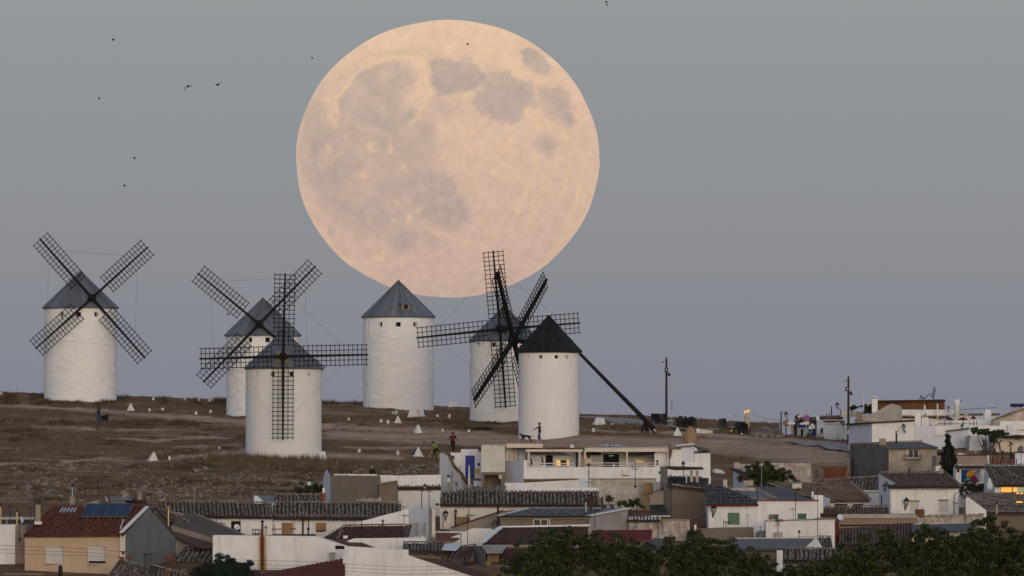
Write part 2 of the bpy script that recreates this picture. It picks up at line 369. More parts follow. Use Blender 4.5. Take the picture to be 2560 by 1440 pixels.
# ------------------------------------------------------------------ object helpers
def tag(o, label=None, cat=None, group=None, kind=None):
 if label:
  o['label'] = label
 if cat:
  o['category'] = cat
 if group:
  o['group'] = group
 if kind:
  o['kind'] = kind
 return o
def thing(name, label, cat, loc, group=None):
 o = bpy.data.objects.new(name, None)
 COL.objects.link(o)
 o.empty_display_size = 0.3
 o.location = loc
 o['loc'] = list(loc)
 return tag(o, label, cat, group)
def origin(o):
 while o is not None and o.parent is not None:
  o = o.parent
 return Vector(o['loc']) if o is not None else Vector((0, 0, 0))
class MB:
 """collects polygons in world coordinates, then becomes one mesh object"""
 def __init__(s):
  s.v, s.f, s.m, s.t = [], [], [], []
 def add(s, vs, fs, mi=0, tone=0.0):
  b = len(s.v)
  s.v.extend([tuple(v) for v in vs])
  s.f.extend([tuple(i + b for i in f) for f in fs])
  s.m.extend([mi] * len(fs))
  s.t.extend([tone] * len(vs))
  return s
 def quad(s, a, b, c, d, mi=0):
  return s.add([a, b, c, d], [(0, 1, 2, 3)], mi)
 def box(s, lo, hi, mi=0, tone=0.0):
  x0, y0, z0 = lo
  x1, y1, z1 = hi
  return s.add([(x0, y0, z0), (x1, y0, z0), (x1, y1, z0), (x0, y1, z0), (x0, y0, z1), (x1, y0, z1), (x1, y1, z1), (x0, y1, z1)],
     [(0, 3, 2, 1), (4, 5, 6, 7), (0, 1, 5, 4), (1, 2, 6, 5), (2, 3, 7, 6), (3, 0, 4, 7)], mi, tone)
 def pbox(s, x0, y0, x1, y1, Y, d, mi=0, tone=0.0):
  """box given by a photo rectangle on the plane at distance Y, going back by d"""
  a, b = P(x0, y1, Y), P(x1, y0, Y)
  return s.box((a.x, Y, a.z), (b.x, Y + d, b.z), mi, tone)
 def obox(s, c, ax, ay, az, mi=0, tone=0.0):
  """oriented box: centre and three half axes"""
  c, ax, ay, az = Vector(c), Vector(ax), Vector(ay), Vector(az)
  vs = [c + sx * ax + sy * ay + sz * az for sz in (-1, 1) for sx, sy in ((-1, -1), (1, -1), (1, 1), (-1, 1))]
  return s.add(vs, [(0, 3, 2, 1), (4, 5, 6, 7), (0, 1, 5, 4), (1, 2, 6, 5), (2, 3, 7, 6), (3, 0, 4, 7)], mi, tone)
 def bar(s, a, b, w, h=None, up=(0, 0, 1), mi=0, tone=0.0):
  a, b = Vector(a), Vector(b)
  h = h or w
  d = (b - a)
  ln = d.length
  if ln < 1e-6:
   return s
  d = d / ln
  u = Vector(up)
  if abs(d.dot(u)) > 0.95:
   u = Vector((0, 1, 0))
  x = d.cross(u).normalized()
  z = x.cross(d).normalized()
  return s.obox((a + b) / 2, x * w / 2, d * ln / 2, z * h / 2, mi, tone)
 def tube(s, pts, r, n=6, mi=0, tone=0.0, caps=True):
  pts = [Vector(p) for p in pts]
  rs = r if isinstance(r, (list, tuple)) else [r] * len(pts)
  base = len(s.v)
  for i, p in enumerate(pts):
   d = (pts[min(i + 1, len(pts) - 1)] - pts[max(i - 1, 0)])
   d = d.normalized() if d.length > 1e-9 else Vector((0, 0, 1))
   u = Vector((0, 0, 1)) if abs(d.z) < 0.9 else Vector((0, 1, 0))
   x = d.cross(u).normalized()
   y = x.cross(d).normalized()
   for k in range(n):
    a = 2 * math.pi * k / n
    s.v.append(tuple(p + (x * math.cos(a) + y * math.sin(a)) * rs[i]))
    s.t.append(tone)
  for i in range(len(pts) - 1):
   for k in range(n):
    k2 = (k + 1) % n
    s.f.append((base + i * n + k, base + i * n + k2, base + (i + 1) * n + k2, base + (i + 1) * n + k))
    s.m.append(mi)
  if caps:
   s.f.append(tuple(base + k for k in range(n)))
   s.f.append(tuple(base + (len(pts) - 1) * n + k for k in reversed(range(n))))
   s.m.extend([mi, mi])
  return s
 def lathe(s, c, prof, n=12, mi=0, tone=0.0):
  """surface of revolution about the vertical through c; prof = [(r, z)]"""
  c = Vector(c)
  base = len(s.v)
  for r, z in prof:
   for k in range(n):
    a = 2 * math.pi * k / n
    s.v.append((c.x + r * math.cos(a), c.y + r * math.sin(a), c.z + z))
    s.t.append(tone)
  for i in range(len(prof) - 1):
   for k in range(n):
    k2 = (k + 1) % n
    s.f.append((base + i * n + k, base + i * n + k2, base + (i + 1) * n + k2, base + (i + 1) * n + k))
    s.m.append(mi)
  s.f.append(tuple(base + k for k in reversed(range(n))))
  s.f.append(tuple(base + (len(prof) - 1) * n + k for k in range(n)))
  s.m.extend([mi, mi])
  return s
 def prism(s, poly, vec, mi=0):
  """closed prism from a 3-D polygon swept by vec"""
  poly = [Vector(p) for p in poly]
  vec = Vector(vec)
  n = len(poly)
  tris = geometry.tessellate_polygon([poly])
  fs = [tuple(t) for t in tris] + [tuple(i + n for i in reversed(t)) for t in tris]
  fs += [(i, (i + 1) % n, (i + 1) % n + n, i + n) for i in range(n)]
  return s.add(poly + [p + vec for p in poly], fs, mi)
 def build(s, name, mats, parent=None, smooth=False, kind=None, label=None):
  o_ = origin(parent)
  me = bpy.data.meshes.new(name)
  V = np.array(s.v, float) - np.array(o_)
  me.from_pydata(V.tolist(), [], s.f)
  if not isinstance(mats, (list, tuple)):
   mats = [mats]
  for m in mats:
   me.materials.append(m)
  if len(mats) > 1:
   me.polygons.foreach_set('material_index', s.m)
  if any(s.t):
   at = me.attributes.new('tone', 'FLOAT', 'POINT')
   at.data.foreach_set('value', s.t)
  bm = bmesh.new()
  bm.from_mesh(me)
  bmesh.ops.recalc_face_normals(bm, faces=bm.faces)
  bm.to_mesh(me)
  bm.free()
  if smooth:
   me.polygons.foreach_set('use_smooth', [True] * len(me.polygons))
  o = bpy.data.objects.new(name, me)
  COL.objects.link(o)
  o.parent = parent
  if kind:
   o['kind'] = kind
  if label:
   o['label'] = label
  return o
def np_mesh(name, verts, faces, m, parent=None, tone=None, smooth=False, kind=None):
 """mesh object from numpy arrays; faces is (n,3) or (n,4)"""
 o_ = np.array(origin(parent))
 me = bpy.data.meshes.new(name)
 verts = np.asarray(verts, float) - o_
 faces = np.asarray(faces, np.int32)
 k = faces.shape[1]
 me.vertices.add(len(verts))
 me.vertices.foreach_set('co', verts.ravel())
 me.loops.add(len(faces) * k)
 me.loops.foreach_set('vertex_index', faces.ravel())
 me.polygons.add(len(faces))
 me.polygons.foreach_set('loop_start', np.arange(len(faces), dtype=np.int32) * k)
 if tone is not None:
  at = me.attributes.new('tone', 'FLOAT', 'POINT')
  at.data.foreach_set('value', np.asarray(tone, np.float32))
 me.update(calc_edges=True)
 me.validate()
 if smooth:
  me.polygons.foreach_set('use_smooth', [True] * len(me.polygons))
 me.materials.append(m)
 o = bpy.data.objects.new(name, me)
 COL.objects.link(o)
 o.parent = parent
 if kind:
  o['kind'] = kind
 return o
def link_copy(src, parent, mw=None):
 c = src.copy()
 COL.objects.link(c)
 c.parent = parent
 if mw is not None:
  c.matrix_local = mw
 return c
# ------------------------------------------------------------------ numpy noise
def vnoise(x, y, seed=0):
 xi, yi = np.floor(x).astype(np.int64), np.floor(y).astype(np.int64)
 fx, fy_ = x - xi, y - yi
 fx, fy_ = fx * fx * (3 - 2 * fx), fy_ * fy_ * (3 - 2 * fy_)
 def h(a, b):
  n = (a * 374761393 + b * 668265263 + seed * 974711) & 0x7fffffff
  n = ((n ^ (n >> 13)) * 1274126177) & 0x7fffffff
  return ((n ^ (n >> 16)) & 0xffff) / 65535.0
 return (h(xi, yi) * (1 - fx) + h(xi + 1, yi) * fx) * (1 - fy_) + (h(xi, yi + 1) * (1 - fx) + h(xi + 1, yi + 1) * fx) * fy_
def fbm(x, y, oct=5, seed=0, gain=0.55):
 s, a, t = 0, 1.0, 0
 for i in range(oct):
  s = s + a * vnoise(x * 2 ** i + 17.3 * i, y * 2 ** i - 9.1 * i, seed + i)
  t += a
  a *= gain
 return s / t
def sstep(a, b, x):
 t = np.clip((x - a) / (b - a), 0, 1)
 return t * t * (3 - 2 * t)
# ------------------------------------------------------------------ the hill
PATHS = [  # (photo column, photo row, half width in rows) of trodden pale earth
 [(-100, 1004, 5), (0, 1012, 5), (120, 1019, 5), (300, 1031, 5), (460, 1046, 6), (615, 1056, 6), (800, 1066, 6), (1000, 1074, 6), (1200, 1086, 8), (1300, 1094, 8)],
 [(420, 1148, 5), (520, 1138, 6), (620, 1131, 8)],
 [(130, 1160, 3), (260, 1146, 4), (330, 1144, 3)],
 [(-50, 1166, 5), (90, 1156, 5)],
 [(805, 1140, 7), (900, 1143, 6), (1010, 1146, 4)],
 [(805, 1086, 12), (1000, 1094, 14), (1150, 1098, 16), (1300, 1104, 16), (1500, 1106, 18), (1750, 1112, 18), (1900, 1124, 24), (2000, 1136, 22), (2130, 1146, 18)],
 [(1450, 1075, 4), (1560, 1078, 4), (1690, 1084, 4), (1900, 1096, 6), (2100, 1112, 8)],
 [(860, 1118, 3), (1000, 1121, 4), (1090, 1120, 3)],
 [(180, 1070, 2.5), (300, 1076, 2.5), (440, 1072, 2.5)],
 [(250, 1096, 3), (380, 1101, 3), (560, 1092, 3)],
 [(430, 1118, 4), (520, 1116, 5), (600, 1110, 4)],
]
def band(px, py):
 m = np.zeros_like(px)
 for pl in PATHS:
  xs, ys, hw = (np.array(c, float) for c in zip(*pl))
  yc, h = np.interp(px, xs, ys), np.interp(px, xs, hw)
  ins = sstep(xs[0] - 20, xs[0] + 20, px) * (1 - sstep(xs[-1] - 20, xs[-1] + 20, px))
  m = np.maximum(m, ins * (1 - sstep(0.55, 1.35, np.abs(py - yc) / h)))
 return m * 0.68
def to_photo(X, Y, Z):
 """world point to photo pixel (arrays)"""
 w = Y * CP + Z * SP
 return 1280 + X / w * FOC, 720 - (Z * CP - Y * SP) / w * FOC
def make_terrain():
 xs = np.concatenate([[-2500, -900, -300, -140, -80], np.arange(-56, 56.01, 0.28), [80, 140, 300, 900, 2500]])
 ys = np.concatenate([[-60, 100, 300, 435, 500, 540, 555], np.arange(560, 836, 0.42), [840, 850, 870, 900, 960, 1050, 1200, 1350, 2000, 4000, 9000]])
 X, Y = np.meshgrid(xs, ys)
 Z = ground_z(X, Y).reshape(X.shape)
 px, py = to_photo(X, np.maximum(Y, 100), Z)
 n1 = fbm(X * 0.5, Y * 0.28, 5, 3)
 Z = Z + np.where((Y > 640) & (Y < 835), (fbm(X * 1.1, Y * 0.9, 4, 9) - 0.5) * 0.28, 0)
 d = np.clip(band(px + (n1 - 0.5) * 60, py + (n1 - 0.5) * 12) * (0.6 + 0.9 * fbm(X * 0.25, Y * 0.6, 4, 77)) + 0.36 * sstep(0.55, 0.68, fbm(X * 0.10, Y * 0.33, 5, 78)), 0, 1)
 V = np.stack([X.ravel(), Y.ravel(), Z.ravel()], 1)
 ny, nx = X.shape
 i = np.arange((ny - 1) * (nx - 1))
 a = (i // (nx - 1)) * nx + i % (nx - 1)
 F = np.stack([a, a + 1, a + nx + 1, a + nx], 1)
 o = np_mesh('hillside', V, F, terrain_mat(), smooth=True, kind='structure')
 at = o.data.attributes.new('trodden', 'FLOAT', 'POINT')
 at.data.foreach_set('value', d.ravel().astype(np.float32))
 tag(o, 'dry brown hillside with trodden earth paths below the windmills')
 return o
def terrain_mat():
 m = bpy.data.materials.new('dry_hill_earth')
 m.use_nodes = True
 n, l = m.node_tree.nodes, m.node_tree.links
 b = n['Principled BSDF']
 b.inputs['Roughness'].default_value = 0.95
 b.inputs['Specular IOR Level'].default_value = 0.1
 geo = n.new('ShaderNodeNewGeometry')
 def nz(scale, detail=6, rough=0.65):
  t = n.new('ShaderNodeTexNoise')
  t.inputs['Scale'].default_value = scale
  t.inputs['Detail'].default_value = detail
  t.inputs['Roughness'].default_value = rough
  l.new(geo.outputs['Position'], t.inputs['Vector'])
  return t.outputs['Fac']
 def rampn(fac, stops):
  r = n.new('ShaderNodeValToRGB')
  e = r.color_ramp.elements
  e[0].position, e[1].position = stops[0][0], stops[-1][0]
  for p, c in stops[1:-1]:
   e.new(p)
  for el, (p, c) in zip(e, stops):
   el.color = (*c, 1)
  l.new(fac, r.inputs['Fac'])
  return r.outputs['Color']
 def mix(f, a, bb):
  x = n.new('ShaderNodeMix')
  x.data_type = 'RGBA'
  if isinstance(f, float):
   x.inputs['Factor'].default_value = f
  else:
   l.new(f, x.inputs['Factor'])
  l.new(a, x.inputs['A'])
  l.new(bb, x.inputs['B'])
  return x.outputs['Result']
 dry = rampn(nz(0.16), [(0.30, (0.268, 0.159, 0.096)), (0.45, (0.186, 0.099, 0.051)), (0.56, (0.206, 0.113, 0.055)), (0.68, (0.278, 0.167, 0.105))])
 dry2 = rampn(nz(1.1), [(0.33, (0.103, 0.058, 0.031)), (0.48, (0.186, 0.102, 0.050)), (0.62, (0.236, 0.136, 0.078)), (0.72, (0.308, 0.194, 0.125))])
 col = mix(0.55, dry, dry2)
 bare = rampn(nz(0.7), [(0.32, (0.454, 0.308, 0.230)), (0.6, (0.557, 0.378, 0.286)), (0.72, (0.508, 0.362, 0.281))])
 at = n.new('ShaderNodeAttribute')
 at.attribute_name = 'trodden'
 col = mix(at.outputs['Fac'], col, bare)
 f = nz(6.0, 4)
 mrn = n.new('ShaderNodeMapRange')
 mrn.inputs['From Min'].default_value = 0.3
 mrn.inputs['From Max'].default_value = 0.7
 mrn.inputs['To Min'].default_value = 0.72
 mrn.inputs['To Max'].default_value = 1.2
 l.new(f, mrn.inputs['Value'])
 vm = n.new('ShaderNodeVectorMath')
 vm.operation = 'SCALE'
 l.new(col, vm.inputs[0])
 l.new(mrn.outputs['Result'], vm.inputs['Scale'])
 l.new(vm.outputs['Vector'], b.inputs['Base Color'])
 bp = n.new('ShaderNodeBump')
 bp.inputs['Strength'].default_value = 0.6
 bp.inputs['Distance'].default_value = 0.15
 l.new(nz(2.5, 5), bp.inputs['Height'])
 l.new(bp.outputs['Normal'], b.inputs['Normal'])
 return m
hill = make_terrain()
def ribbon(name, pts, width, m, label, lift=0.05, kind='structure', cat=None, thick=0.0):
 """a strip of given width laid on the hill along photo points"""
 pts3 = [ground_at(*p) for p in pts]
 dens = []
 for a, b in zip(pts3[:-1], pts3[1:]):
  for k in range(10):
   dens.append(a.lerp(b, k / 10))
 dens.append(pts3[-1])
 for _ in range(12):
  dens = [dens[0]] + [(dens[i - 1] + dens[i] * 2 + dens[i + 1]) / 4 for i in range(1, len(dens) - 1)] + [dens[-1]]
 mb = MB()
 vs = []
 for i, p in enumerate(dens):
  d = dens[min(i + 1, len(dens) - 1)] - dens[max(i - 1, 0)]
  d.z = 0
  s = Vector((d.y, -d.x, 0)).normalized()
  w = width(i / (len(dens) - 1)) if callable(width) else width
  for t in (-1, -0.33, 0.33, 1):
   q = p + s * (w / 2 * t)
   vs.append((q.x, q.y, gz(q.x, q.y) + lift + thick + 0.06))
 fs = []
 for i in range(len(dens) - 1):
  for k in range(3):
   fs.append((i * 4 + k, i * 4 + k + 1, i * 4 + k + 5, i * 4 + k + 4))
 mb.add(vs, fs)
 o = mb.build(name, m, smooth=True)
 return tag(o, label, cat, None, kind)
ASPH = mat('asphalt', (0.34, 0.305, 0.295), (0.28, 0.25, 0.24), 1.2, bump=0.2, fine=0.1)
KERB = mat('kerb_stone', (0.34, 0.32, 0.31), (0.26, 0.245, 0.24), 2.0, fine=0.1)
ribbon('road', [(1455, 1043), (1500, 1046), (1545, 1052), (1580, 1060), (1640, 1066), (1700, 1072), (1790, 1079)], lambda t: 5.5 - 2.0 * t, ASPH, 'grey asphalt road curving over the hill behind the bar tables')
ribbon('kerb', [(1565, 1050), (1568, 1056), (1590, 1063), (1640, 1069), (1700, 1075), (1780, 1081)], 0.5, KERB, 'pale kerb line round the bend of the road', 0.10)
ribbon('road', [(1990, 1104), (2040, 1108), (2085, 1114), (2130, 1122), (2230, 1140)], lambda t: 4.5, ASPH, 'grey road climbing beside the blue painted cafe')
def scatter_points(n, px0, px1, py0, py1, dens=None):
 """random points on the hill whose photo position falls in a box"""
 px, py = RNG.uniform(px0, px1, n), RNG.uniform(py0, py1, n)
 Ys = np.linspace(600, 812, 160)
 out = []
 tab = {}
 for x in np.arange(px0 - 20, px1 + 21, 20):
  X = (x - 1280) / FOC * Ys
  tab[int(round((x - px0) / 20))] = to_photo(X, Ys, ground_z(X, Ys))[1]
 for x, y in zip(px, py):
  k = int(round((x - px0) / 20))
  r = tab[k]
  j = np.nonzero(r <= y)[0]
  if not len(j):
   continue
  j = int(j[0])
  if j == 0:
   continue
  t = (r[j - 1] - y) / max(r[j - 1] - r[j], 1e-6)
  out.append((x, y, Ys[j - 1] + t * (Ys[j] - Ys[j - 1])))
 a = np.array(out)
 X = (a[:, 0] - 1280) / FOC * a[:, 2]
 return X, a[:, 2], a[:, 0], a[:, 1]
def blades(name, X, Y, h, spread, per, m, label, seed=0):
 """tufts of thin grass blades standing on the hill: one uncountable mass"""
 rng = np.random.default_rng(seed)
 n = len(X)
 Xb = np.repeat(X, per) + rng.normal(0, 1, n * per) * np.repeat(spread, per)
 Yb = np.repeat(Y, per) + rng.normal(0, 1, n * per) * np.repeat(spread, per)
 Zb = ground_z(Xb, Yb) - 0.03
 hb = np.repeat(h, per) * rng.uniform(0.45, 1.15, n * per)
 az = rng.uniform(0, 2 * np.pi, n * per)
 lean = rng.uniform(0.05, 0.5, n * per) * hb
 w = rng.uniform(0.012, 0.035, n * per) * (0.6 + hb)
 dx, dy = np.cos(az), np.sin(az)
 base = np.stack([Xb, Yb, Zb], 1)
 v0 = base + np.stack([-dy * w, dx * w, 0 * w], 1)
 v1 = base - np.stack([-dy * w, dx * w, 0 * w], 1)
 v2 = base + np.stack([dx * lean, dy * lean, hb], 1)
 V = np.stack([v0, v1, v2], 1).reshape(-1, 3)
 F = np.arange(len(V)).reshape(-1, 3)
 tone = np.repeat(np.repeat(rng.uniform(0, 1, n), per), 3)
 o = np_mesh(name, V, F, m, tone=tone, kind='stuff')
 return tag(o, label)
def clumpy(X, Y, thr, seed, sx=0.35, sy=0.22):
 return fbm(X * sx, Y * sy, 4, seed) > thr
def make_grass():
 X, Y, px, py = scatter_points(26000, -20, 2130, 985, 1250)
 n = fbm(X * 0.30, Y * 0.16, 4, 21)
 keep = (n + RNG.uniform(-0.08, 0.08, len(X)) > 0.455) & (band(px, py) < 0.5)
 keep &= ~((px > 1230) & (py > 1095))
 X, Y, n = X[keep], Y[keep], n[keep]
 blades('dry_grass', X, Y, 0.10 + 0.55 * np.clip(n - 0.44, 0, 0.3), np.full(len(X), 0.22), 9, DRYG, 'dry brown grass covering the hillside', 1)
 X, Y, px, py = scatter_points(9000, -20, 1250, 1050, 1260)
 n = fbm(X * 0.22 + 40, Y * 0.15, 4, 33)
 keep = (n + RNG.uniform(-0.05, 0.05, len(X)) > 0.56) & (band(px, py) < 0.3)
 X, Y, n = X[keep], Y[keep], n[keep]
 blades('dark_scrub_grass', X, Y, 0.22 + 0.9 * np.clip(n - 0.54, 0, 0.25), np.full(len(X), 0.25), 12, SCRUB, 'dark brown scrub growing in patches over the hill', 2)
 X, Y, px, py = scatter_points(2600, -20, 1180, 985, 1012)
 k = fbm(px * 0.03, py * 0 + 1, 3, 5) > 0.45
 X, Y, px = X[k], Y[k], px[k]
 hh = 0.22 + 0.35 * fbm(px * 0.05, px * 0, 3, 8)
 blades('crest_grass', X, Y, hh, np.full(len(X), 0.2), 8, SCRUB, 'dark dry weeds along the crest of the hill', 3)
 px = np.concatenate([RNG.uniform(520, 800, 480), RNG.normal(660, 40, 260), RNG.uniform(800, 990, 130)])
 Y = np.concatenate([RNG.uniform(690, 702, 480), RNG.uniform(694, 701, 260), RNG.uniform(688, 699, 130)])
 X = (px - 1280) / FOC * Y
 blades('tall_weeds', X, Y, RNG.uniform(0.35, 0.85, len(X)), np.full(len(X), 0.2), 12, DRYG, 'tall dry weeds at the foot of the near windmill', 4)
 X, Y, px, py = scatter_points(2600, 1450, 2130, 1048, 1200)
 k = (fbm(X * 0.3, Y * 0.2, 4, 61) > 0.55) & (band(px, py) < 0.25)
 X, Y = X[k], Y[k]
 blades('roadside_weeds', X, Y, RNG.uniform(0.2, 0.55, len(X)), np.full(len(X), 0.25), 12, DRYG, 'ochre dry weeds beside the road and track', 6)
 px = np.concatenate([RNG.normal(1545, 16, 60), RNG.normal(1600, 12, 25), RNG.normal(1650, 8, 20)])
 py = RNG.uniform(1071, 1079, len(px))
 pts = [ground_at(a, b) for a, b in zip(px, py)]
 blades('roadside_weeds', np.array([p.x for p in pts]), np.array([p.y for p in pts]), RNG.uniform(0.3, 0.6, len(px)), np.full(len(px), 0.25), 20, DRYG, 'ochre dry weeds below the road behind the black roofed mill', 7)
make_grass()
def make_stones():
 """loose limestone rubble on the lower slope and thinly elsewhere"""
 X1, Y1, px1, py1 = scatter_points(9000, -20, 830, 1160, 1256)
 n = fbm(px1 * 0.012, py1 * 0.09, 4, 71)
 k = n + RNG.uniform(-0.08, 0.08, len(n)) > 0.55
 X2, Y2, px2, py2 = scatter_points(900, -20, 1240, 1020, 1170)
 X3, Y3, px3, py3 = scatter_points(260, 1880, 1960, 1076, 1094)
 X4, Y4, _, _ = scatter_points(300, 880, 1110, 1165, 1190)
 X, Y = np.concatenate([X1[k], X2, X3, X4]), np.concatenate([Y1[k], Y2, Y3, Y4])
 size = np.concatenate([RNG.gamma(1.6, 0.045, k.sum()) + 0.03, RNG.gamma(1.6, 0.03, len(X2)) + 0.03, RNG.gamma(2, 0.08, len(X3)) + 0.08, RNG.gamma(2, 0.05, len(X4)) + 0.04])
 base = np.array([[1, 0, 0], [0, 1, 0], [-1, 0, 0], [0, -1, 0], [0, 0, 0.8], [0, 0, -0.5],
     [0.7, 0.7, 0.25], [-0.7, 0.6, 0.3], [-0.6, -0.7, 0.3], [0.7, -0.6, 0.2]], float)
 tri = np.array([[4, 0, 6], [4, 6, 1], [4, 1, 7], [4, 7, 2], [4, 2, 8], [4, 8, 3], [4, 3, 9], [4, 9, 0],
     [5, 6, 0], [5, 1, 6], [5, 7, 1], [5, 2, 7], [5, 8, 2], [5, 3, 8], [5, 9, 3], [5, 0, 9]])
 n = len(X)
 V = base[None] * size[:, None, None] * RNG.uniform(0.6, 1.4, (n, 1, 3)) + RNG.normal(0, 0.12, (n, 10, 3)) * size[:, None, None]
 a = RNG.uniform(0, 6.28, n)
 c, s = np.cos(a)[:, None], np.sin(a)[:, None]
 V = np.stack([V[..., 0] * c - V[..., 1] * s, V[..., 0] * s + V[..., 1] * c, V[..., 2] * 0.75], 2)
 V += np.stack([X, Y, ground_z(X, Y) + size * 0.15], 1)[:, None]
 F = (tri[None] + (np.arange(n) * 10)[:, None, None]).reshape(-1, 3)
 o = np_mesh('rubble', V.reshape(-1, 3), F, STONE, tone=np.repeat(RNG.uniform(0, 1, n), 10), kind='stuff')
 tag(o, 'pale limestone rubble strewn over the lower slope')
make_stones()
# ------------------------------------------------------------------ the moon
def make_moon():
 D = 12000.0
 c = P(1119, 397, D)
 rx, rz = 379.5 / FOC * D, 347.5 / FOC * D
 nr, na = 190, 560
 th = np.concatenate([np.linspace(0.0, np.pi / 2, nr), np.linspace(np.pi / 2, np.pi, 24)[1:]])
 al = np.linspace(0, 2 * np.pi, na, endpoint=False)
 TH, AL = np.meshgrid(th, al, indexing='ij')
 wob = 1 + 0.0032 * np.sin(AL * 9 + 1) * np.sin(AL * 4.3) + 0.0022 * (vnoise(AL * 14, AL * 0, 4) - 0.5)
 wob = np.where(TH > 0.9, wob, 1)
 x, z, y = np.sin(TH) * np.cos(AL) * wob, np.sin(TH) * np.sin(AL) * wob, -np.cos(TH)
 V = np.stack([c.x + x * rx, c.y + y * rx, c.z + z * rz], 2).reshape(-1, 3)
 n = len(th)
 i, k = np.meshgrid(np.arange(n - 1), np.arange(na), indexing='ij')
 a = (i * na + k).ravel()
 b = (i * na + (k + 1) % na).ravel()
 F = np.stack([a, b, b + na, a + na], 1)
 u, v = 795 + x * 719, 715 - z * 659
 H_, W_ = 410, 450
 gy, gx = np.mgrid[0:H_, 0:W_] * 2.0
 def soft(a, r):
  for _ in range(2):
   for ax in (0, 1):
    n = 2 * max(1, int(r / 2)) + 1
    p = np.pad(a, [(n // 2 + 1, n // 2) if q == ax else (0, 0) for q in (0, 1)], mode='edge').cumsum(ax)
    a = (p[n:] - p[:-n]) / n if ax == 0 else (p[:, n:] - p[:, :-n]) / n
  return a
 def fill(pl):
  m = np.zeros((H_, W_), bool)
  for (x1, y1), (x2, y2) in zip(pl, pl[1:] + pl[:1]):
   if y1 != y2:
    m ^= ((y1 > gy) != (y2 > gy)) & (gx < (x2 - x1) * (gy - y1) / (y2 - y1) + x1)
  return m.astype(float)
 def stroke(pl, w):
  m = np.zeros((H_, W_))
  for (x1, y1), (x2, y2) in zip(pl[:-1], pl[1:]):
   t = np.clip(((gx - x1) * (x2 - x1) + (gy - y1) * (y2 - y1)) / max((x2 - x1) ** 2 + (y2 - y1) ** 2, 1e-6), 0, 1)
   m = np.maximum(m, np.exp(-((gx - x1 - t * (x2 - x1)) ** 2 + (gy - y1 - t * (y2 - y1)) ** 2) / (2 * w * w)))
  return m
 SEAS = [
  ([(165, 225), (200, 185), (250, 155), (300, 150), (335, 160), (365, 190), (372, 215), (355, 225), (330, 235), (320, 270), (330, 290), (365, 285), (370, 300), (345, 330), (300, 350), (255, 345), (215, 330), (180, 310), (150, 290), (150, 260)], .74, 4),
  ([(400, 150), (430, 143), (470, 148), (500, 142), (520, 155), (545, 180), (570, 190), (560, 215), (530, 235), (480, 245), (430, 245), (410, 225), (402, 190)], .88, 2.5),
  ([(530, 240), (560, 215), (600, 190), (630, 178), (640, 200), (675, 205), (690, 215), (700, 270), (695, 285), (665, 285), (655, 320), (640, 330), (600, 325), (560, 310), (530, 290), (522, 265)], .88, 2.5),
  ([(555, 185), (600, 180), (625, 175), (610, 200), (570, 218)], .9, 4),
  ([(705, 220), (740, 225), (770, 225), (785, 240), (795, 270), (800, 300), (795, 330), (775, 335), (755, 325), (730, 305), (712, 285)], .85, 4),
  ([(660, 120), (680, 108), (710, 115), (730, 135), (737, 165), (725, 185), (700, 185), (675, 165), (660, 145)], .9, 3),
  ([(690, 365), (720, 355), (745, 365), (755, 385), (740, 405), (710, 405), (692, 390)], .65, 6),
  ([(60, 230), (100, 220), (120, 300), (160, 330), (215, 345), (240, 380), (215, 440), (170, 470), (180, 520), (240, 545), (290, 570), (300, 600), (260, 620), (200, 610), (140, 580), (95, 540), (60, 480), (40, 420), (35, 350), (45, 280)], .72, 10),
  ([(50, 290), (150, 215), (330, 260), (405, 330), (420, 450), (500, 590), (420, 640), (300, 640), (150, 590), (60, 500), (30, 400)], .42, 16),
  ([(240, 330), (300, 350), (360, 335), (390, 370), (400, 420), (370, 450), (300, 440), (250, 440), (230, 400)], .45, 12),
  ([(370, 320), (405, 330), (410, 380), (385, 395), (370, 360)], .62, 6), ([(400, 260), (470, 255), (520, 280), (500, 310), (440, 315), (405, 300)], .52, 8), ([(385, 380), (470, 385), (470, 400), (400, 405)], .5, 6),
  ([(390, 470), (430, 460), (460, 475), (490, 520), (510, 560), (515, 590), (490, 615), (450, 625), (415, 615), (400, 590), (370, 560), (340, 520), (310, 500), (330, 470), (360, 490)], .82, 5),
  ([(270, 440), (330, 450), (390, 500), (330, 560), (270, 560), (240, 500)], .55, 12), ([(200, 560), (290, 560), (340, 600), (300, 615), (230, 610)], .5, 8),
  ([(285, 650), (300, 625), (330, 615), (360, 625), (375, 650), (360, 670), (320, 680), (295, 672)], .88, 4), ([(395, 650), (430, 645), (440, 665), (410, 675)], .55, 5),
  ([(118, 605), (130, 610), (138, 630), (128, 638), (117, 625)], .85, 2), ([(130, 200), (200, 150), (280, 120), (380, 110), (470, 125), (400, 132), (300, 138), (220, 165), (150, 215)], .40, 6),
  ([(350, 65), (420, 60), (430, 80), (360, 90)], .3, 8), ([(480, 115), (520, 130), (500, 142), (470, 130)], .45, 4), ([(80, 220), (120, 170), (160, 150), (140, 190), (100, 240)], .4, 8), ([(770, 330), (810, 340), (800, 400), (770, 380)], .35, 8)]
 sea = np.zeros((H_, W_))
 for pl, d, b in SEAS:
  sea = 1 - (1 - sea) * (1 - d * soft(fill(pl), b * 2.3))
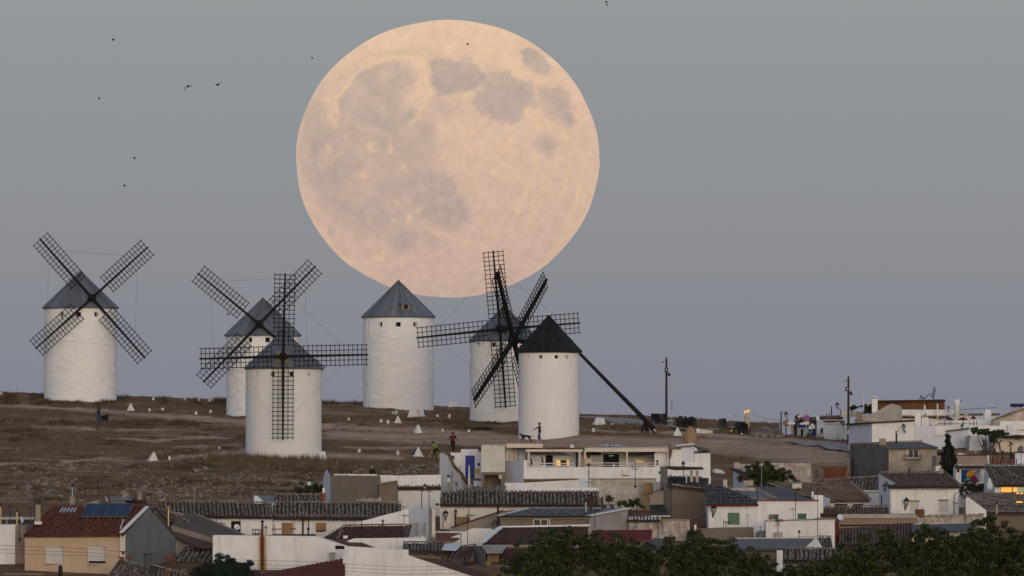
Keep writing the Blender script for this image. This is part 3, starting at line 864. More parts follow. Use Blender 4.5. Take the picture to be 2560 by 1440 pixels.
 SPOTS = [(118, 395, 4, 1), (118, 395, 16, .35), (295, 402, 9, .8), (240, 395, 14, .5), (210, 351, 3, .9), (255, 343, 2.5, .7), (213, 472, 16, .45), (500, 255, 8, .7), (470, 281, 6, .8), (545, 235, 7, .5), (520, 250, 6, .5), (560, 323, 4, .9), (440, 360, 14, .5), (500, 350, 20, .4),
   (540, 385, 14, .55), (620, 372, 16, .6), (600, 395, 10, .5), (668, 298, 12, .65), (700, 335, 16, .6), (735, 328, 14, .55), (780, 362, 14, .5), (640, 410, 12, .45), (590, 452, 6, .6), (560, 430, 9, .45), (330, 450, 8, .4), (310, 545, 10, .45), (372, 570, 10, .5), (345, 592, 10, .5), (300, 600, 9, .45),
   (440, 430, 7, .5), (550, 600, 9, .5), (580, 462, 5, .6), (425, 500, 6, .5), (400, 215, 10, .45), (385, 165, 12, .4), (835, 305, 10, .5), (830, 445, 12, .5), (845, 400, 8, .5), (260, 690, 14, .35), (320, 705, 12, .35), (180, 660, 12, .3), (545, 665, 10, .4), (235, 600, 8, .4), (700, 210, 12, .4), (650, 185, 14, .45), (595, 150, 10, .35)]
 spot = np.zeros((H_, W_))
 for x_, y_, r_, a_ in SPOTS:
  spot = np.maximum(spot, a_ * np.exp(-((gx - x_) ** 2 + (gy - y_) ** 2) / (2 * (r_ * .6) ** 2)))
 for pl, w_, a_ in (([(150, 300), (140, 260), (170, 210), (215, 165), (265, 142), (320, 140), (380, 150), (392, 200), (402, 235), (385, 285), (350, 330)], 4, .5), ([(112, 250), (125, 290), (140, 320)], 9, .35), ([(395, 612), (440, 640), (530, 652)], 3, .45), ([(700, 420), (685, 490), (640, 570)], 4, .4),
     ([(725, 430), (712, 500), (680, 570)], 3, .35), ([(790, 430), (780, 490), (755, 545)], 4, .35), ([(835, 430), (822, 490), (800, 540)], 4, .4), ([(560, 660), (600, 590), (660, 530)], 3, .22), ([(560, 660), (640, 640), (720, 600)], 3, .22), ([(560, 660), (540, 560), (535, 480)], 3, .18),
     ([(750, 400), (745, 470), (715, 550), (650, 620)], 3, .25), ([(520, 110), (600, 130), (650, 170), (690, 200)], 5, .3), ([(250, 110), (330, 95), (440, 95)], 5, .22), ([(80, 600), (150, 690), (260, 750)], 8, .22)):
  spot = np.maximum(spot, a_ * stroke(pl, w_))
 def read(a, X_, Y_):
  X_, Y_ = np.clip(X_ / 2, 0, W_ - 1.01), np.clip(Y_ / 2, 0, H_ - 1.01)
  xi, yi = X_.astype(int), Y_.astype(int)
  fx, fy_ = X_ - xi, Y_ - yi
  return (a[yi, xi] * (1 - fx) + a[yi, xi + 1] * fx) * (1 - fy_) + (a[yi + 1, xi] * (1 - fx) + a[yi + 1, xi + 1] * fx) * fy_
 U, W = (u - 37.9) / 1.688, (v - 18.95) / 1.689
 nz1, nz2 = fbm(u * 0.016, v * 0.016, 6, 41, 0.6) - 0.5, fbm(u * 0.06, v * 0.06, 4, 43, 0.6) - 0.5
 wx = (fbm(u * 0.018, v * 0.018, 6, 1, .62) - .5) * 34 + (fbm(u * .09, v * .09, 3, 6) - .5) * 9
 wy = (fbm(u * 0.018 + 50, v * 0.018, 6, 2, .62) - .5) * 34 + (fbm(u * .09 + 7, v * .09, 3, 7) - .5) * 9
 dk = read(sea, U + wx, W + wy)
 dk = np.clip(dk * (0.94 + 0.9 * nz1 + 0.7 * nz2) + 0.30 * np.clip(nz1 + .5 * nz2, 0, 1), 0, 1)
 br = read(spot, U + wx * .8, W + wy * .8) * np.clip(1.2 + 3.0 * nz2 + 1.6 * nz1, 0.2, 2.0)
 rg = np.random.default_rng(5)
 for k in range(190):
  cx, cy = rg.uniform(60, 860), rg.uniform(60, 790)
  rr = rg.gamma(2.0, 2.0) + 1.5
  s = rg.uniform(.05, .26) * (0.35 if 150 < cx < 700 and 140 < cy < 330 else 1)
  m_ = (np.abs(U - cx) < rr * 4) & (np.abs(W - cy) < rr * 4)
  br[m_] = np.maximum(br[m_], s * np.exp(-((U[m_] + wx[m_] * .5 - cx) ** 2 + (W[m_] + wy[m_] * .5 - cy) ** 2) / (2 * (rr * .8) ** 2)))
 rr_ = np.hypot(U - 250, W - 330)
 st = sstep(0.5, 0.85, vnoise(rr_ * 0.09, np.arctan2(W - 330, U - 250) * 3, 15)) * sstep(560, 700, U) * sstep(380, 470, W) * 0.28
 br = np.maximum(br, st)
 g = np.clip((v - 56) / 1318, 0, 1)[..., None]
 top, mid, bot = (np.array(L(*c)) for c in ((229, 196, 166), (213, 182, 161), (196, 168, 154)))
 hi = np.where(g < 0.5, top * (1 - 2 * g) + mid * 2 * g, mid * (2 - 2 * g) + bot * (2 * g - 1))
 mt, mb_ = np.array(L(174, 160, 153)), np.array(L(168, 151, 146))
 lo = mt * (1 - g) + mb_ * g
 f = np.clip(dk, 0, 1)[..., None]
 f = f * 0.78
 colr = hi * (1 - f) + lo * f
 mott = (fbm(u * 0.03, v * 0.03, 5, 20) - 0.5)[..., None]
 colr = colr * (1 + 0.20 * mott + 0.12 * nz2[..., None])
 bright = np.array(L(232, 198, 160)) * (1.0 - 0.12 * g)
 b_ = np.clip(br * (0.75 + 0.7 * fbm(u * 0.04, v * 0.04, 4, 25)), 0, 1)[..., None]
 colr = colr * (1 - b_) + bright * b_
 o = np_mesh('moon', V, F, MOON, smooth=True)
 at = o.data.color_attributes.new('moon_map', 'FLOAT_COLOR', 'POINT')
 rgba = np.concatenate([colr.reshape(-1, 3), np.ones((V.shape[0], 1))], 1)
 at.data.foreach_set('color', rgba.ravel().astype(np.float32))
 tag(o, 'huge pale orange full moon with grey seas behind the windmills', 'moon')
MOON = bpy.data.materials.new('moon_surface')
MOON.use_nodes = True
_n, _l = MOON.node_tree.nodes, MOON.node_tree.links
_at = _n.new('ShaderNodeVertexColor')
_at.layer_name = 'moon_map'
_em = _n.new('ShaderNodeEmission')
_l.new(_at.outputs['Color'], _em.inputs['Color'])
_l.new(_em.outputs['Emission'], _n['Material Output'].inputs['Surface'])
make_moon()
# ------------------------------------------------------------------ windmills
UNIT = bpy.data.meshes.new('lath')
_b = MB().box((-0.5, -0.5, -0.5), (0.5, 0.5, 0.5))
UNIT.from_pydata(_b.v, [], _b.f)
UNIT.materials.append(SAILW)
def tower_mesh(root, c, r0, r1, zb, zt, wins, m, rough, seed):
 """round wall on a grid, with real window openings; wins = [(angle, half width m, z0, z1)]"""
 ang = set(np.round(np.linspace(-np.pi, np.pi, (241 if rough > .02 else 97))[:-1], 4))
 zs = set(np.round(np.linspace(zb, zt, 120 if rough > .02 else 44), 4))
 Rm = (r0 + r1) / 2
 for a, hw, z0, z1 in wins:
  da = hw / Rm
  ang = {x for x in ang if not (a - da - 0.02 < x < a + da + 0.02)} | {round(a - da, 4), round(a + da, 4)}
  zs = {x for x in zs if not (z0 - 0.06 < x < z1 + 0.06)} | {round(z0, 4), round(z1, 4)}
 ang, zs = np.array(sorted(ang)), np.array(sorted(zs))
 A, Z = np.meshgrid(ang, zs)
 t = (Z - zb) / (zt - zb)
 rad = r0 * (1 - t) + r1 * t
 bump = (fbm(A * 3.2, Z * 1.6, 4, seed) - 0.5) * 2 * rough
 bump += (fbm(A * 8, Z * 5.5, 3, seed + 5, .6) - 0.5) * rough * 1.5
 near = np.zeros_like(A)
 for a, hw, z0, z1 in wins:
  near = np.maximum(near, np.exp(-((A - a) / 0.12) ** 2 - ((Z - (z0 + z1) / 2) / 0.5) ** 2))
 wrap = sstep(-np.pi, -np.pi + 0.3, A) * (1 - sstep(np.pi - 0.3, np.pi, A))
 rad = rad + bump * (1 - near) * wrap
 X, Y = c.x + rad * np.sin(A), c.y - rad * np.cos(A)      # angle 0 faces the camera
 V = np.stack([X, Y, Z + c.z], 2).reshape(-1, 3)
 na = len(ang)
 F = []
 for i in range(len(zs) - 1):
  zm = (zs[i] + zs[i + 1]) / 2
  for k in range(na):
   k2 = (k + 1) % na
   am = (ang[k] + ang[k2]) / 2 if k2 else np.pi
   if any(abs(am - a) < hw / Rm and z0 < zm < z1 for a, hw, z0, z1 in wins):
    continue
   F.append((i * na + k, i * na + k2, (i + 1) * na + k2, (i + 1) * na + k))
 o = np_mesh('tower', V, np.array(F), m, root, smooth=True)
 for a, hw, z0, z1 in wins:
  mb, pn = MB(), MB()
  da = hw / Rm
  front, back = Rm + 0.01, Rm - 0.42
  def pt(aa, rr, zz):
   return (c.x + rr * math.sin(aa), c.y - rr * math.cos(aa), c.z + zz)
  t_ = lambda q: r0 * (1 - (q - zb) / (zt - zb)) + r1 * (q - zb) / (zt - zb)
  f0, f1 = t_(z0), t_(z1)
  a0, a1 = a - da, a + da
  mb.quad(pt(a0, f0, z0), pt(a1, f0, z0), pt(a1, back, z0), pt(a0, back, z0))
  mb.quad(pt(a0, f1, z1), pt(a0, back, z1), pt(a1, back, z1), pt(a1, f1, z1))
  mb.quad(pt(a0, f0, z0), pt(a0, back, z0), pt(a0, back, z1), pt(a0, f1, z1))
  mb.quad(pt(a1, f0, z0), pt(a1, f1, z1), pt(a1, back, z1), pt(a1, back, z0))
  w = mb.build('window', m, root)
  pn.quad(pt(a0, back, z0), pt(a1, back, z0), pt(a1, back, z1), pt(a0, back, z1))
  pn.bar(pt(a, back + 0.05, z0), pt(a, back + 0.05, z1), 0.05)
  pn.bar(pt(a0, back + 0.05, (z0 + z1) / 2), pt(a1, back + 0.05, (z0 + z1) / 2), 0.05)
  pn.build('pane', DARK, w)
 return o
def wedge(c, r_in, r_out, z_in, z_out, half, th=0.03, seam=0.03):
 """one roofing strip facing +x, with raised seams"""
 mb = MB()
 def pt(r, z, a, up=0.0):
  return (r * math.cos(a), r * math.sin(a), z + up)
 k = max(r_in, 0.02)
 a = half
 n = Vector((z_in - z_out, 0, r_out - k)).normalized()
 vs = []
 for r, z in ((k, z_in), (r_out, z_out)):
  for f, u in ((-a, seam), (-a * 0.86, 0), (a * 0.86, 0), (a, seam)):
   vs.append(Vector(pt(r, z, f)) + n * (th + u))
 vs += [Vector(pt(k, z_in, -a)), Vector(pt(k, z_in, a)), Vector(pt(r_out, z_out, -a)), Vector(pt(r_out, z_out, a))]
 mb.add(vs, [(0, 4, 5, 1), (1, 5, 6, 2), (2, 6, 7, 3), (4, 10, 11, 7, 6, 5), (0, 8, 10, 4), (3, 7, 11, 9)])
 return mb
def cap(root, c, r_out, z_eave, z_apex, n, m, tiers=None):
 """conical roof: boarding cone with separate strips laid over it"""
 mb = MB()
 mb.lathe(c, [(r_out * 0.985, z_eave - 0.10), (r_out * 0.99, z_eave - 0.02), (0.03, z_apex - 0.05)], 48)
 deck = mb.build('cap', DWOOD if m is BLACKW else ZINC, root)
 L0 = Vector(root['loc'])
 H = z_apex - z_eave
 rows = tiers or [(0.0, 1.0, 0.0)]
 for f0, f1, up in rows:
  nn = max(10, int(n * (0.35 + 0.65 * f1)))
  w = wedge(None, r_out * f0, r_out * f1, H * (1 - f0) + up, H * (1 - f1) + up, math.pi / nn * 0.985, 0.03 if tiers is None else 0.06, 0.025 if tiers is None else 0.015)
  src = None
  for k in range(nn):
   if src is None:
    src = w.build('roof_panel', m)
    o = src
    o.parent = deck
   else:
    o = link_copy(src, deck)
   j = random.uniform(-0.012, 0.012)
   o.matrix_local = Matrix.Translation(c - L0 + Vector((0, 0, z_eave + j))) @ Matrix.Rotation(2 * math.pi * (k + 0.37) / nn, 4, 'Z')
 MB().lathe(c, [(0.10, z_apex - 0.12), (0.07, z_apex + 0.05), (0.02, z_apex + 0.16)], 8).build('finial', m, deck)
 return deck
def lath(parent, L0, a, b, w, d, nrm):
 """one lath: shared unit box stretched between a and b"""
 dv = b - a
 ln = dv.length
 x = dv / ln
 z = nrm.normalized()
 y = z.cross(x).normalized()
 M = Matrix((((x.x * ln), y.x * w, z.x * d, 0), ((x.y * ln), y.y * w, z.y * d, 0), ((x.z * ln), y.z * w, z.z * d, 0), (0, 0, 0, 1)))
 M.translation = (a + b) / 2 - L0
 o = bpy.data.objects.new('lath', UNIT)
 COL.objects.link(o)
 o.parent = parent
 o.matrix_local = M
 return o
def sails(root, hub, nrm, arms, half, s0, n_cross, wires=True, thick=1.0):
 L0 = Vector(root['loc'])
 ppm = PPM(hub.y)
 nrm = Vector(nrm).normalized()
 ends = []
 for ax, az in arms:
  x, z = ax / ppm, az / ppm
  v = Vector((x, -(x * nrm.x + z * nrm.z) / nrm.y, z))
  d = v.normalized()
  side = nrm.cross(d).normalized()
  tip = hub + v
  mb = MB()
  st, tp = hub - d * 0.2, tip + d * 0.12
  b0, b1 = 0.125 * thick, 0.07 * thick
  vs = []
  for p, h in ((st, b0), (hub + v * 0.35, b0 * 0.85), (tp, b1)):
   vs += [p + side * h + nrm * h, p - side * h + nrm * h, p - side * h - nrm * h, p + side * h - nrm * h]
  fs = [(0, 1, 2, 3), (11, 10, 9, 8)]
  for q in (0, 4):
   fs += [(q + i, q + (i + 1) % 4, q + 4 + (i + 1) % 4, q + 4 + i) for i in range(4)]
  mb.add(vs, fs)
  sail = mb.build('sail', SAILW, root)
  w = half / ppm
  off = nrm * 0.10
  for k in range(5):
   if k == 2:
    continue
   f = -1 + k * 0.5
   e0, e1 = hub + v * s0 - d * 0.08, tip + d * 0.08
   lath(sail, L0, e0 + side * w * f + off, e1 + side * w * f + off, 0.06, 0.05, nrm)
  for k in range(n_cross):
   q = hub + v * (s0 + (0.995 - s0) * k / (n_cross - 1)) + off * 0.5
   j = random.uniform(-0.012, 0.012)
   lath(sail, L0, q - side * (w + 0.1) + d * j, q + side * (w + 0.1) - d * j, 0.06, 0.05, nrm)
  ends.append((hub + v * 0.70 + side * w, hub + v * 0.70 - side * w))
 if wires:
  for i in range(len(ends)):
   j = (i + 1) % len(ends)
   best = min(((p - q).length, p, q) for p in ends[i] for q in ends[j])
   MB().tube([best[1], best[2]], 0.008, 4).build('stay_wire', SAILW, root)
 mb = MB()
 mb.tube([hub - nrm * 1.6, hub - nrm * 0.25], 0.24, 10)
 mb.tube([hub - nrm * 0.30, hub + nrm * 0.34], 0.36 * thick, 10)
 mb.tube([hub + nrm * 0.34, hub + nrm * 0.5], [0.26 * thick, 0.12], 10)
 mb.build('hub', SAILW, root)
def mill(label, cx, hw_top, hw_bot, base, top, Y, eave, eave_hw, apex, wins, m, rough, seed, roof, n_panels, tiers=None):
 ppm = PPM(Y)
 c = P(cx, base, Y)
 g = gz(c.x, c.y)
 root = thing('windmill', label, 'windmill', (c.x, c.y, min(c.z, g)), 'whitewashed windmills on the hill')
 zt = P(cx, top, Y).z - c.z
 r1, r0 = hw_top / ppm, hw_bot / ppm
 ws = []
 for wx, y0, y1, w in wins:
  f = max(-0.985, min(0.985, (wx - cx) / hw_top))
  ws.append((math.asin(f), w / 2 / ppm, P(wx, y1, Y).z - c.z, P(wx, y0, Y).z - c.z))
 tower_mesh(root, c, r0, r1, -1.2, zt, ws, m, rough, seed)
 ze, za = P(cx, eave, Y).z - c.z, P(cx, apex, Y).z - c.z
 cap(root, c, eave_hw / ppm, ze, za, n_panels, roof, tiers)
 MB().lathe(c, [(r1 + 0.05, zt - 0.16), (r1 + 0.07, zt - 0.02), (r1 - 0.3, zt - 0.02)], 48).build('eave_ring', m, root)
 return root, c, ppm
def dormer(root, c, ppm, Y, az, px, y0, y1, wpx, R_, z_h, wood=WOODY):
 """little boxed opening in the cap where the axle comes out"""
 d = Vector((math.sin(az), -math.cos(az), 0))
 s = Vector((math.cos(az), math.sin(az), 0))
 zb, zt = P(px, y1, Y).z, P(px, y0, Y).z
 w = wpx / 2 / ppm
 ctr = Vector((c.x, c.y, 0)) + d * R_
 mb = MB()
 mb.obox(ctr - d * 0.5 + Vector((0, 0, (zb + zt) / 2)), s * w, d * 0.5, Vector((0, 0, (zt - zb) / 2)))
 o = mb.build('dormer', wood, root)
 MB().obox(ctr - d * 0.55 + Vector((0, 0, zt + 0.16)), s * (w + 0.14), d * 0.75 + Vector((0, 0, -0.1)), Vector((0, 0, 0.05))).build('hood', ZINC, o)
 hz = P(px, z_h, Y).z
 MB().tube([ctr - d * 0.05 + Vector((0, 0, hz)), ctr + d * 0.03 + Vector((0, 0, hz))], min(w, 0.26) * 0.9, 12).build('axle_hole', DARK, o)
 return o
def facing(root, c, ppm, Y, hx, hy, R_):
 """hub position and outward direction from where the hub shows in the photo"""
 s = max(-0.9, min(0.9, (hx - (1280 + c.x / Y * FOC)) / ppm / R_))
 az = math.asin(s)
 yy = c.y - math.cos(az) * R_
 h = P(hx, hy, yy)
 return h, az
GRPW = None
r_, c_, k_ = mill('white windmill with diagonally crossed sails, alone at the left end of the crest', 201, 90, 91, 998, 769, 788, 770, 96, 679,
    [(124, 781, 794, 11), (157, 781, 794, 12), (201, 780, 792, 12), (245, 781, 793, 11), (279, 782, 793, 10)], MILLW, 0.055, 31, ZINC, 34)
h_, az_ = facing(r_, c_, k_, 788, 230, 745, 3.8)
dormer(r_, c_, k_, 788, az_, 222, 748, 766, 26, 2.6, 755, DWOOD)
sails(r_, h_, (math.sin(az_), -math.cos(az_), 0.10), [(-128, 146), (135, 127), (130, -148), (-136, -126)], 24, 0.27, 15)
r_, c_, k_ = mill('white windmill with diagonal sails, half hidden behind the near mill', 657, 91, 91, 1037, 837, 766, 839, 97, 746,
    [(592, 846, 858, 10), (627, 845, 856, 12), (672, 844, 856, 12), (716, 845, 857, 11)], MILLW, 0.05, 47, ZINC, 34)
h_, az_ = facing(r_, c_, k_, 766, 648, 810, 3.6)
dormer(r_, c_, k_, 766, az_, 650, 800, 833, 26, 2.5, 808)
sails(r_, h_, (math.sin(az_), -math.cos(az_), 0.10), [(-153, 126), (139, 143), (150, -128), (-138, -144)], 24, 0.27, 15)
r_, c_, k_ = mill('near white windmill with sails set upright and level, weeds at its foot', 709, 95, 95, 1142, 920, 703, 921, 99, 826,
    [(622, 932, 942, 8), (642, 932, 941, 9), (684, 931, 941, 10), (732, 931, 941, 10), (774, 932, 942, 9), (798, 932, 942, 6)], MILLS, 0.012, 53, ZINC, 36)
h_, az_ = facing(r_, c_, k_, 703, 708, 891, 3.9)
dormer(r_, c_, k_, 703, az_, 709, 884, 914, 30, 3.0, 892)
sails(r_, h_, (math.sin(az_), -math.cos(az_), 0.10), [(4, 205), (209, 4), (0, -205), (-206, -6)], 25, 0.14, 17)
r_, c_, k_ = mill('white windmill without sails, its bare zinc cap with a small dormer', 996, 88, 88, 1013, 792, 786, 793, 93, 702,
    [(920, 807, 819, 9), (952, 806, 819, 11), (997, 806, 818, 12), (1039, 806, 818, 11), (1072, 807, 818, 8)], MILLW, 0.055, 61, ZINC, 36)
dormer(r_, c_, k_, 786, 0.27, 1017, 763, 787, 21, 2.9, 768)
r_, c_, k_ = mill('white windmill with one sail nearly upright against the moon, behind the black roofed mill', 1261, 86, 86, 1046, 852, 764, 852, 89, 765,
    [(1196, 860, 870, 9), (1233, 857, 868, 12), (1279, 857, 868, 10), (1318, 858, 868, 9)], MILLW, 0.05, 73, ZINC, 34)
h_, az_ = facing(r_, c_, k_, 764, 1250, 823, 3.7)
dormer(r_, c_, k_, 764, az_, 1252, 815, 845, 24, 2.6, 824, DWOOD)
sails(r_, h_, (math.sin(az_), -math.cos(az_), 0.10), [(-17, 194), (197, 15), (14, -194), (-206, -21)], 24.5, 0.15, 16)
r_, c_, k_ = mill('smooth white windmill with a black timber roof and a long tail pole', 1372, 76, 76, 1081, 880, 733, 880, 83, 793,
    [(1320, 889, 897, 8), (1351, 888, 897, 9), (1391, 888, 897, 10), (1417, 888, 896, 9), (1437, 889, 897, 6), (1302, 889, 897, 4)], MILLS, 0.008, 83, BLACKW, 52,
    tiers=[(0.0, 0.36, 0.10), (0.33, 0.73, 0.05), (0.70, 1.0, 0.0)])
nv = Vector((-45935, 20424, 7648)).normalized()
h_ = P(1284, 850, 733 + 1.5)
sails(r_, h_, nv, [(-41, 163), (82, 153), (41, -163), (-97, -149)], 27, 0.2, 15, thick=1.5)
tp = MB()
gs_ = ground_at(1614, 1083)
YS = gs_.y
e0, e1 = P(1440, 874, 733), P(1633, 1070, YS - 0.4)
tp.tube([e0, e0.lerp(e1, 0.5) + Vector((0, 0, -0.03)), e1], [0.15, 0.19, 0.24], 8)
tp.build('tail_pole', BLACKW, r_)
st = MB()
top_ = P(1612, 1052, YS)
for q in ((1603, YS + .6), (1617, YS - .4), (1621, YS + 1.2), (1642, YS - 1.0)):
 g_ = on_ground(*q)
 st.tube([top_, g_ + Vector((0, 0, -0.1))], 0.09, 6)
st.bar(P(1606, 1073, YS + .4), P(1619, 1075, YS - .3), 0.09)
tag(st.build('pole_stand', BLACKW, r_), 'splayed timber stand under the end of the tail pole')
# ------------------------------------------------------------------ house-building helpers
def yat(Y, px):
 if isinstance(Y, (int, float)):
  return Y
 a, ya, b, yb = Y
 return ya + (yb - ya) * (px - a) / (b - a)
def rect(x0, y0, x1, y1=None):
 return [(x0, y1), (x0, y0), (x1, y0), (x1, y1)]
def pts3(poly, Y, depth=0.0):
 out = []
 for px, py in poly:
  y = yat(Y, px)
  if py is None:
   q = P(px, 1300, y)
   q.z = min(gz(q.x, y), gz(q.x, y + depth)) - 0.35
  else:
   q = P(px, py, y)
  out.append(q)
 return out
def body(root, poly, Y, depth, m, holes=(), name='wall', reveal=0.16, vec=None, label=None, rev_m=None):
 """wall: a front outline given in photo points on the plane Y, window openings cut out, swept back by depth"""
 F = pts3(poly, Y, depth)
 v = Vector(vec) if vec else Vector((0, depth, 0))
 mb = MB()
 Hs = []
 for x0, y0, x1, y1 in holes:
  Hs.append([P(x0, y1, yat(Y, x0)), P(x1, y1, yat(Y, x1)), P(x1, y0, yat(Y, x1)), P(x0, y0, yat(Y, x0))])
 loops = [F] + Hs
 flat = [p for lp in loops for p in lp]
 tris = geometry.tessellate_polygon([[Vector((p.x, p.z, 0)) for p in lp] for lp in loops])
 mb.add(flat, [tuple(t) for t in tris])
 n = len(F)
 B = [p + v for p in F]
 mb.add(F + B, [(i, (i + 1) % n, (i + 1) % n + n, i + n) for i in range(n)])
 tb = geometry.tessellate_polygon([[Vector((p.x, p.z, 0)) for p in B]])
 mb.add(B, [tuple(t) for t in tb])
 vr = v.normalized() * reveal
 for h in Hs:
  mb.add(h + [p + vr for p in h], [(i, (i + 1) % 4, (i + 1) % 4 + 4, i + 4) for i in range(4)])
 return mb.build(name, m, root, label=label)
def win(root, x0, y0, x1, y1, Y, frame=WHITEP, pane=GLASS, style='sash', fw=1.6, sill=True, deep=0.14, name='window', cols=2, cover=1.0, wallm=WHITE, barm=IRON):
 """window set back in its opening: frame with pane, blind, bars and sill as sub-parts"""
 y = yat(Y, (x0 + x1) / 2) + deep
 mb = MB()
 ppm = PPM(y)
 d = 0.06
 if style != 'open':
  mb.pbox(x0, y0, x0 + fw, y1, y - d, d)
  mb.pbox(x1 - fw, y0, x1, y1, y - d, d)
  mb.pbox(x0 + fw, y0, x1 - fw, y0 + fw, y - d, d)
  mb.pbox(x0 + fw, y1 - fw, x1 - fw, y1, y - d, d)
  if style == 'sash':
   for k in range(1, cols):
    xm = x0 + (x1 - x0) * k / cols
    mb.pbox(xm - fw * 0.45, y0 + fw, xm + fw * 0.45, y1 - fw, y - d + 0.01, d)
 else:
  mb.pbox(x0, y0, x1, y0 + 0.8, y - d, d)
 f = mb.build(name, frame, root)
 p = MB()
 p.pbox(x0 + fw * 0.5, y0 + fw * 0.5, x1 - fw * 0.5, y1 - fw * 0.5, y - 0.02, 0.03)
 p.build('pane', pane, f)
 if style == 'blind':
  b = MB()
  yb = y0 + (y1 - y0) * cover
  ns = max(4, int((yb - y0) / 3.2))
  for k in range(ns):
   a, c = y0 + fw * 0.4 + (yb - y0 - fw * 0.4) * k / ns, y0 + fw * 0.4 + (yb - y0 - fw * 0.4) * (k + 0.93) / ns
   b.pbox(x0 + fw, a, x1 - fw, c, y - 0.075 - 0.004 * (k % 2), 0.03)
  b.build('blind', frame if frame in (BLIND, GREEN, LGREEN, STRAW) else BLIND, f)
 if style == 'bars':
  for k in range(1, 7):
   xm = x0 + (x1 - x0) * k / 7
   MB().pbox(xm - 0.4, y0, xm + 0.4, y1, y - deep - 0.06, 0.03).build('bar', barm, f)
 if sill:
  MB().pbox(x0 - 2, y1, x1 + 2, y1 + 2.0, y - deep - 0.07, deep + 0.06).build('sill', wallm, f)
 return f
_TILES = {}
def barrel(half, ln, seg=5, rise=0.8):
 """cover tile: a tapering half pipe along +y, open underneath"""
 mb = MB()
 vs = []
 for y, s, lift in ((0, 1.0, 0.028), (ln, 0.84, 0.0)):
  for k in range(seg + 1):
   a = math.pi * k / seg
   vs.append((half * s * math.cos(a), y, half * rise * s * math.sin(a) + lift))
 n = seg + 1
 fs = [(k, k + 1, n + k + 1, n + k) for k in range(seg)]
 mb.add(vs, fs)
 vs2 = [(half * 0.80 * math.cos(math.pi * k / seg), 0.005, half * rise * 0.80 * math.sin(math.pi * k / seg) + 0.028) for k in range(n)]
 mb.add(vs[:n] + vs2, [(k, n + k, n + k + 1, k + 1) for k in range(seg)])
 return mb
def inside(poly, u, v):
 c = False
 n = len(poly)
 for i in range(n):
  (x1, y1), (x2, y2) = poly[i], poly[(i + 1) % n]
  if (y1 > v) != (y2 > v) and u < (x2 - x1) * (v - y1) / (y2 - y1) + x1:
   c = not c
 return c
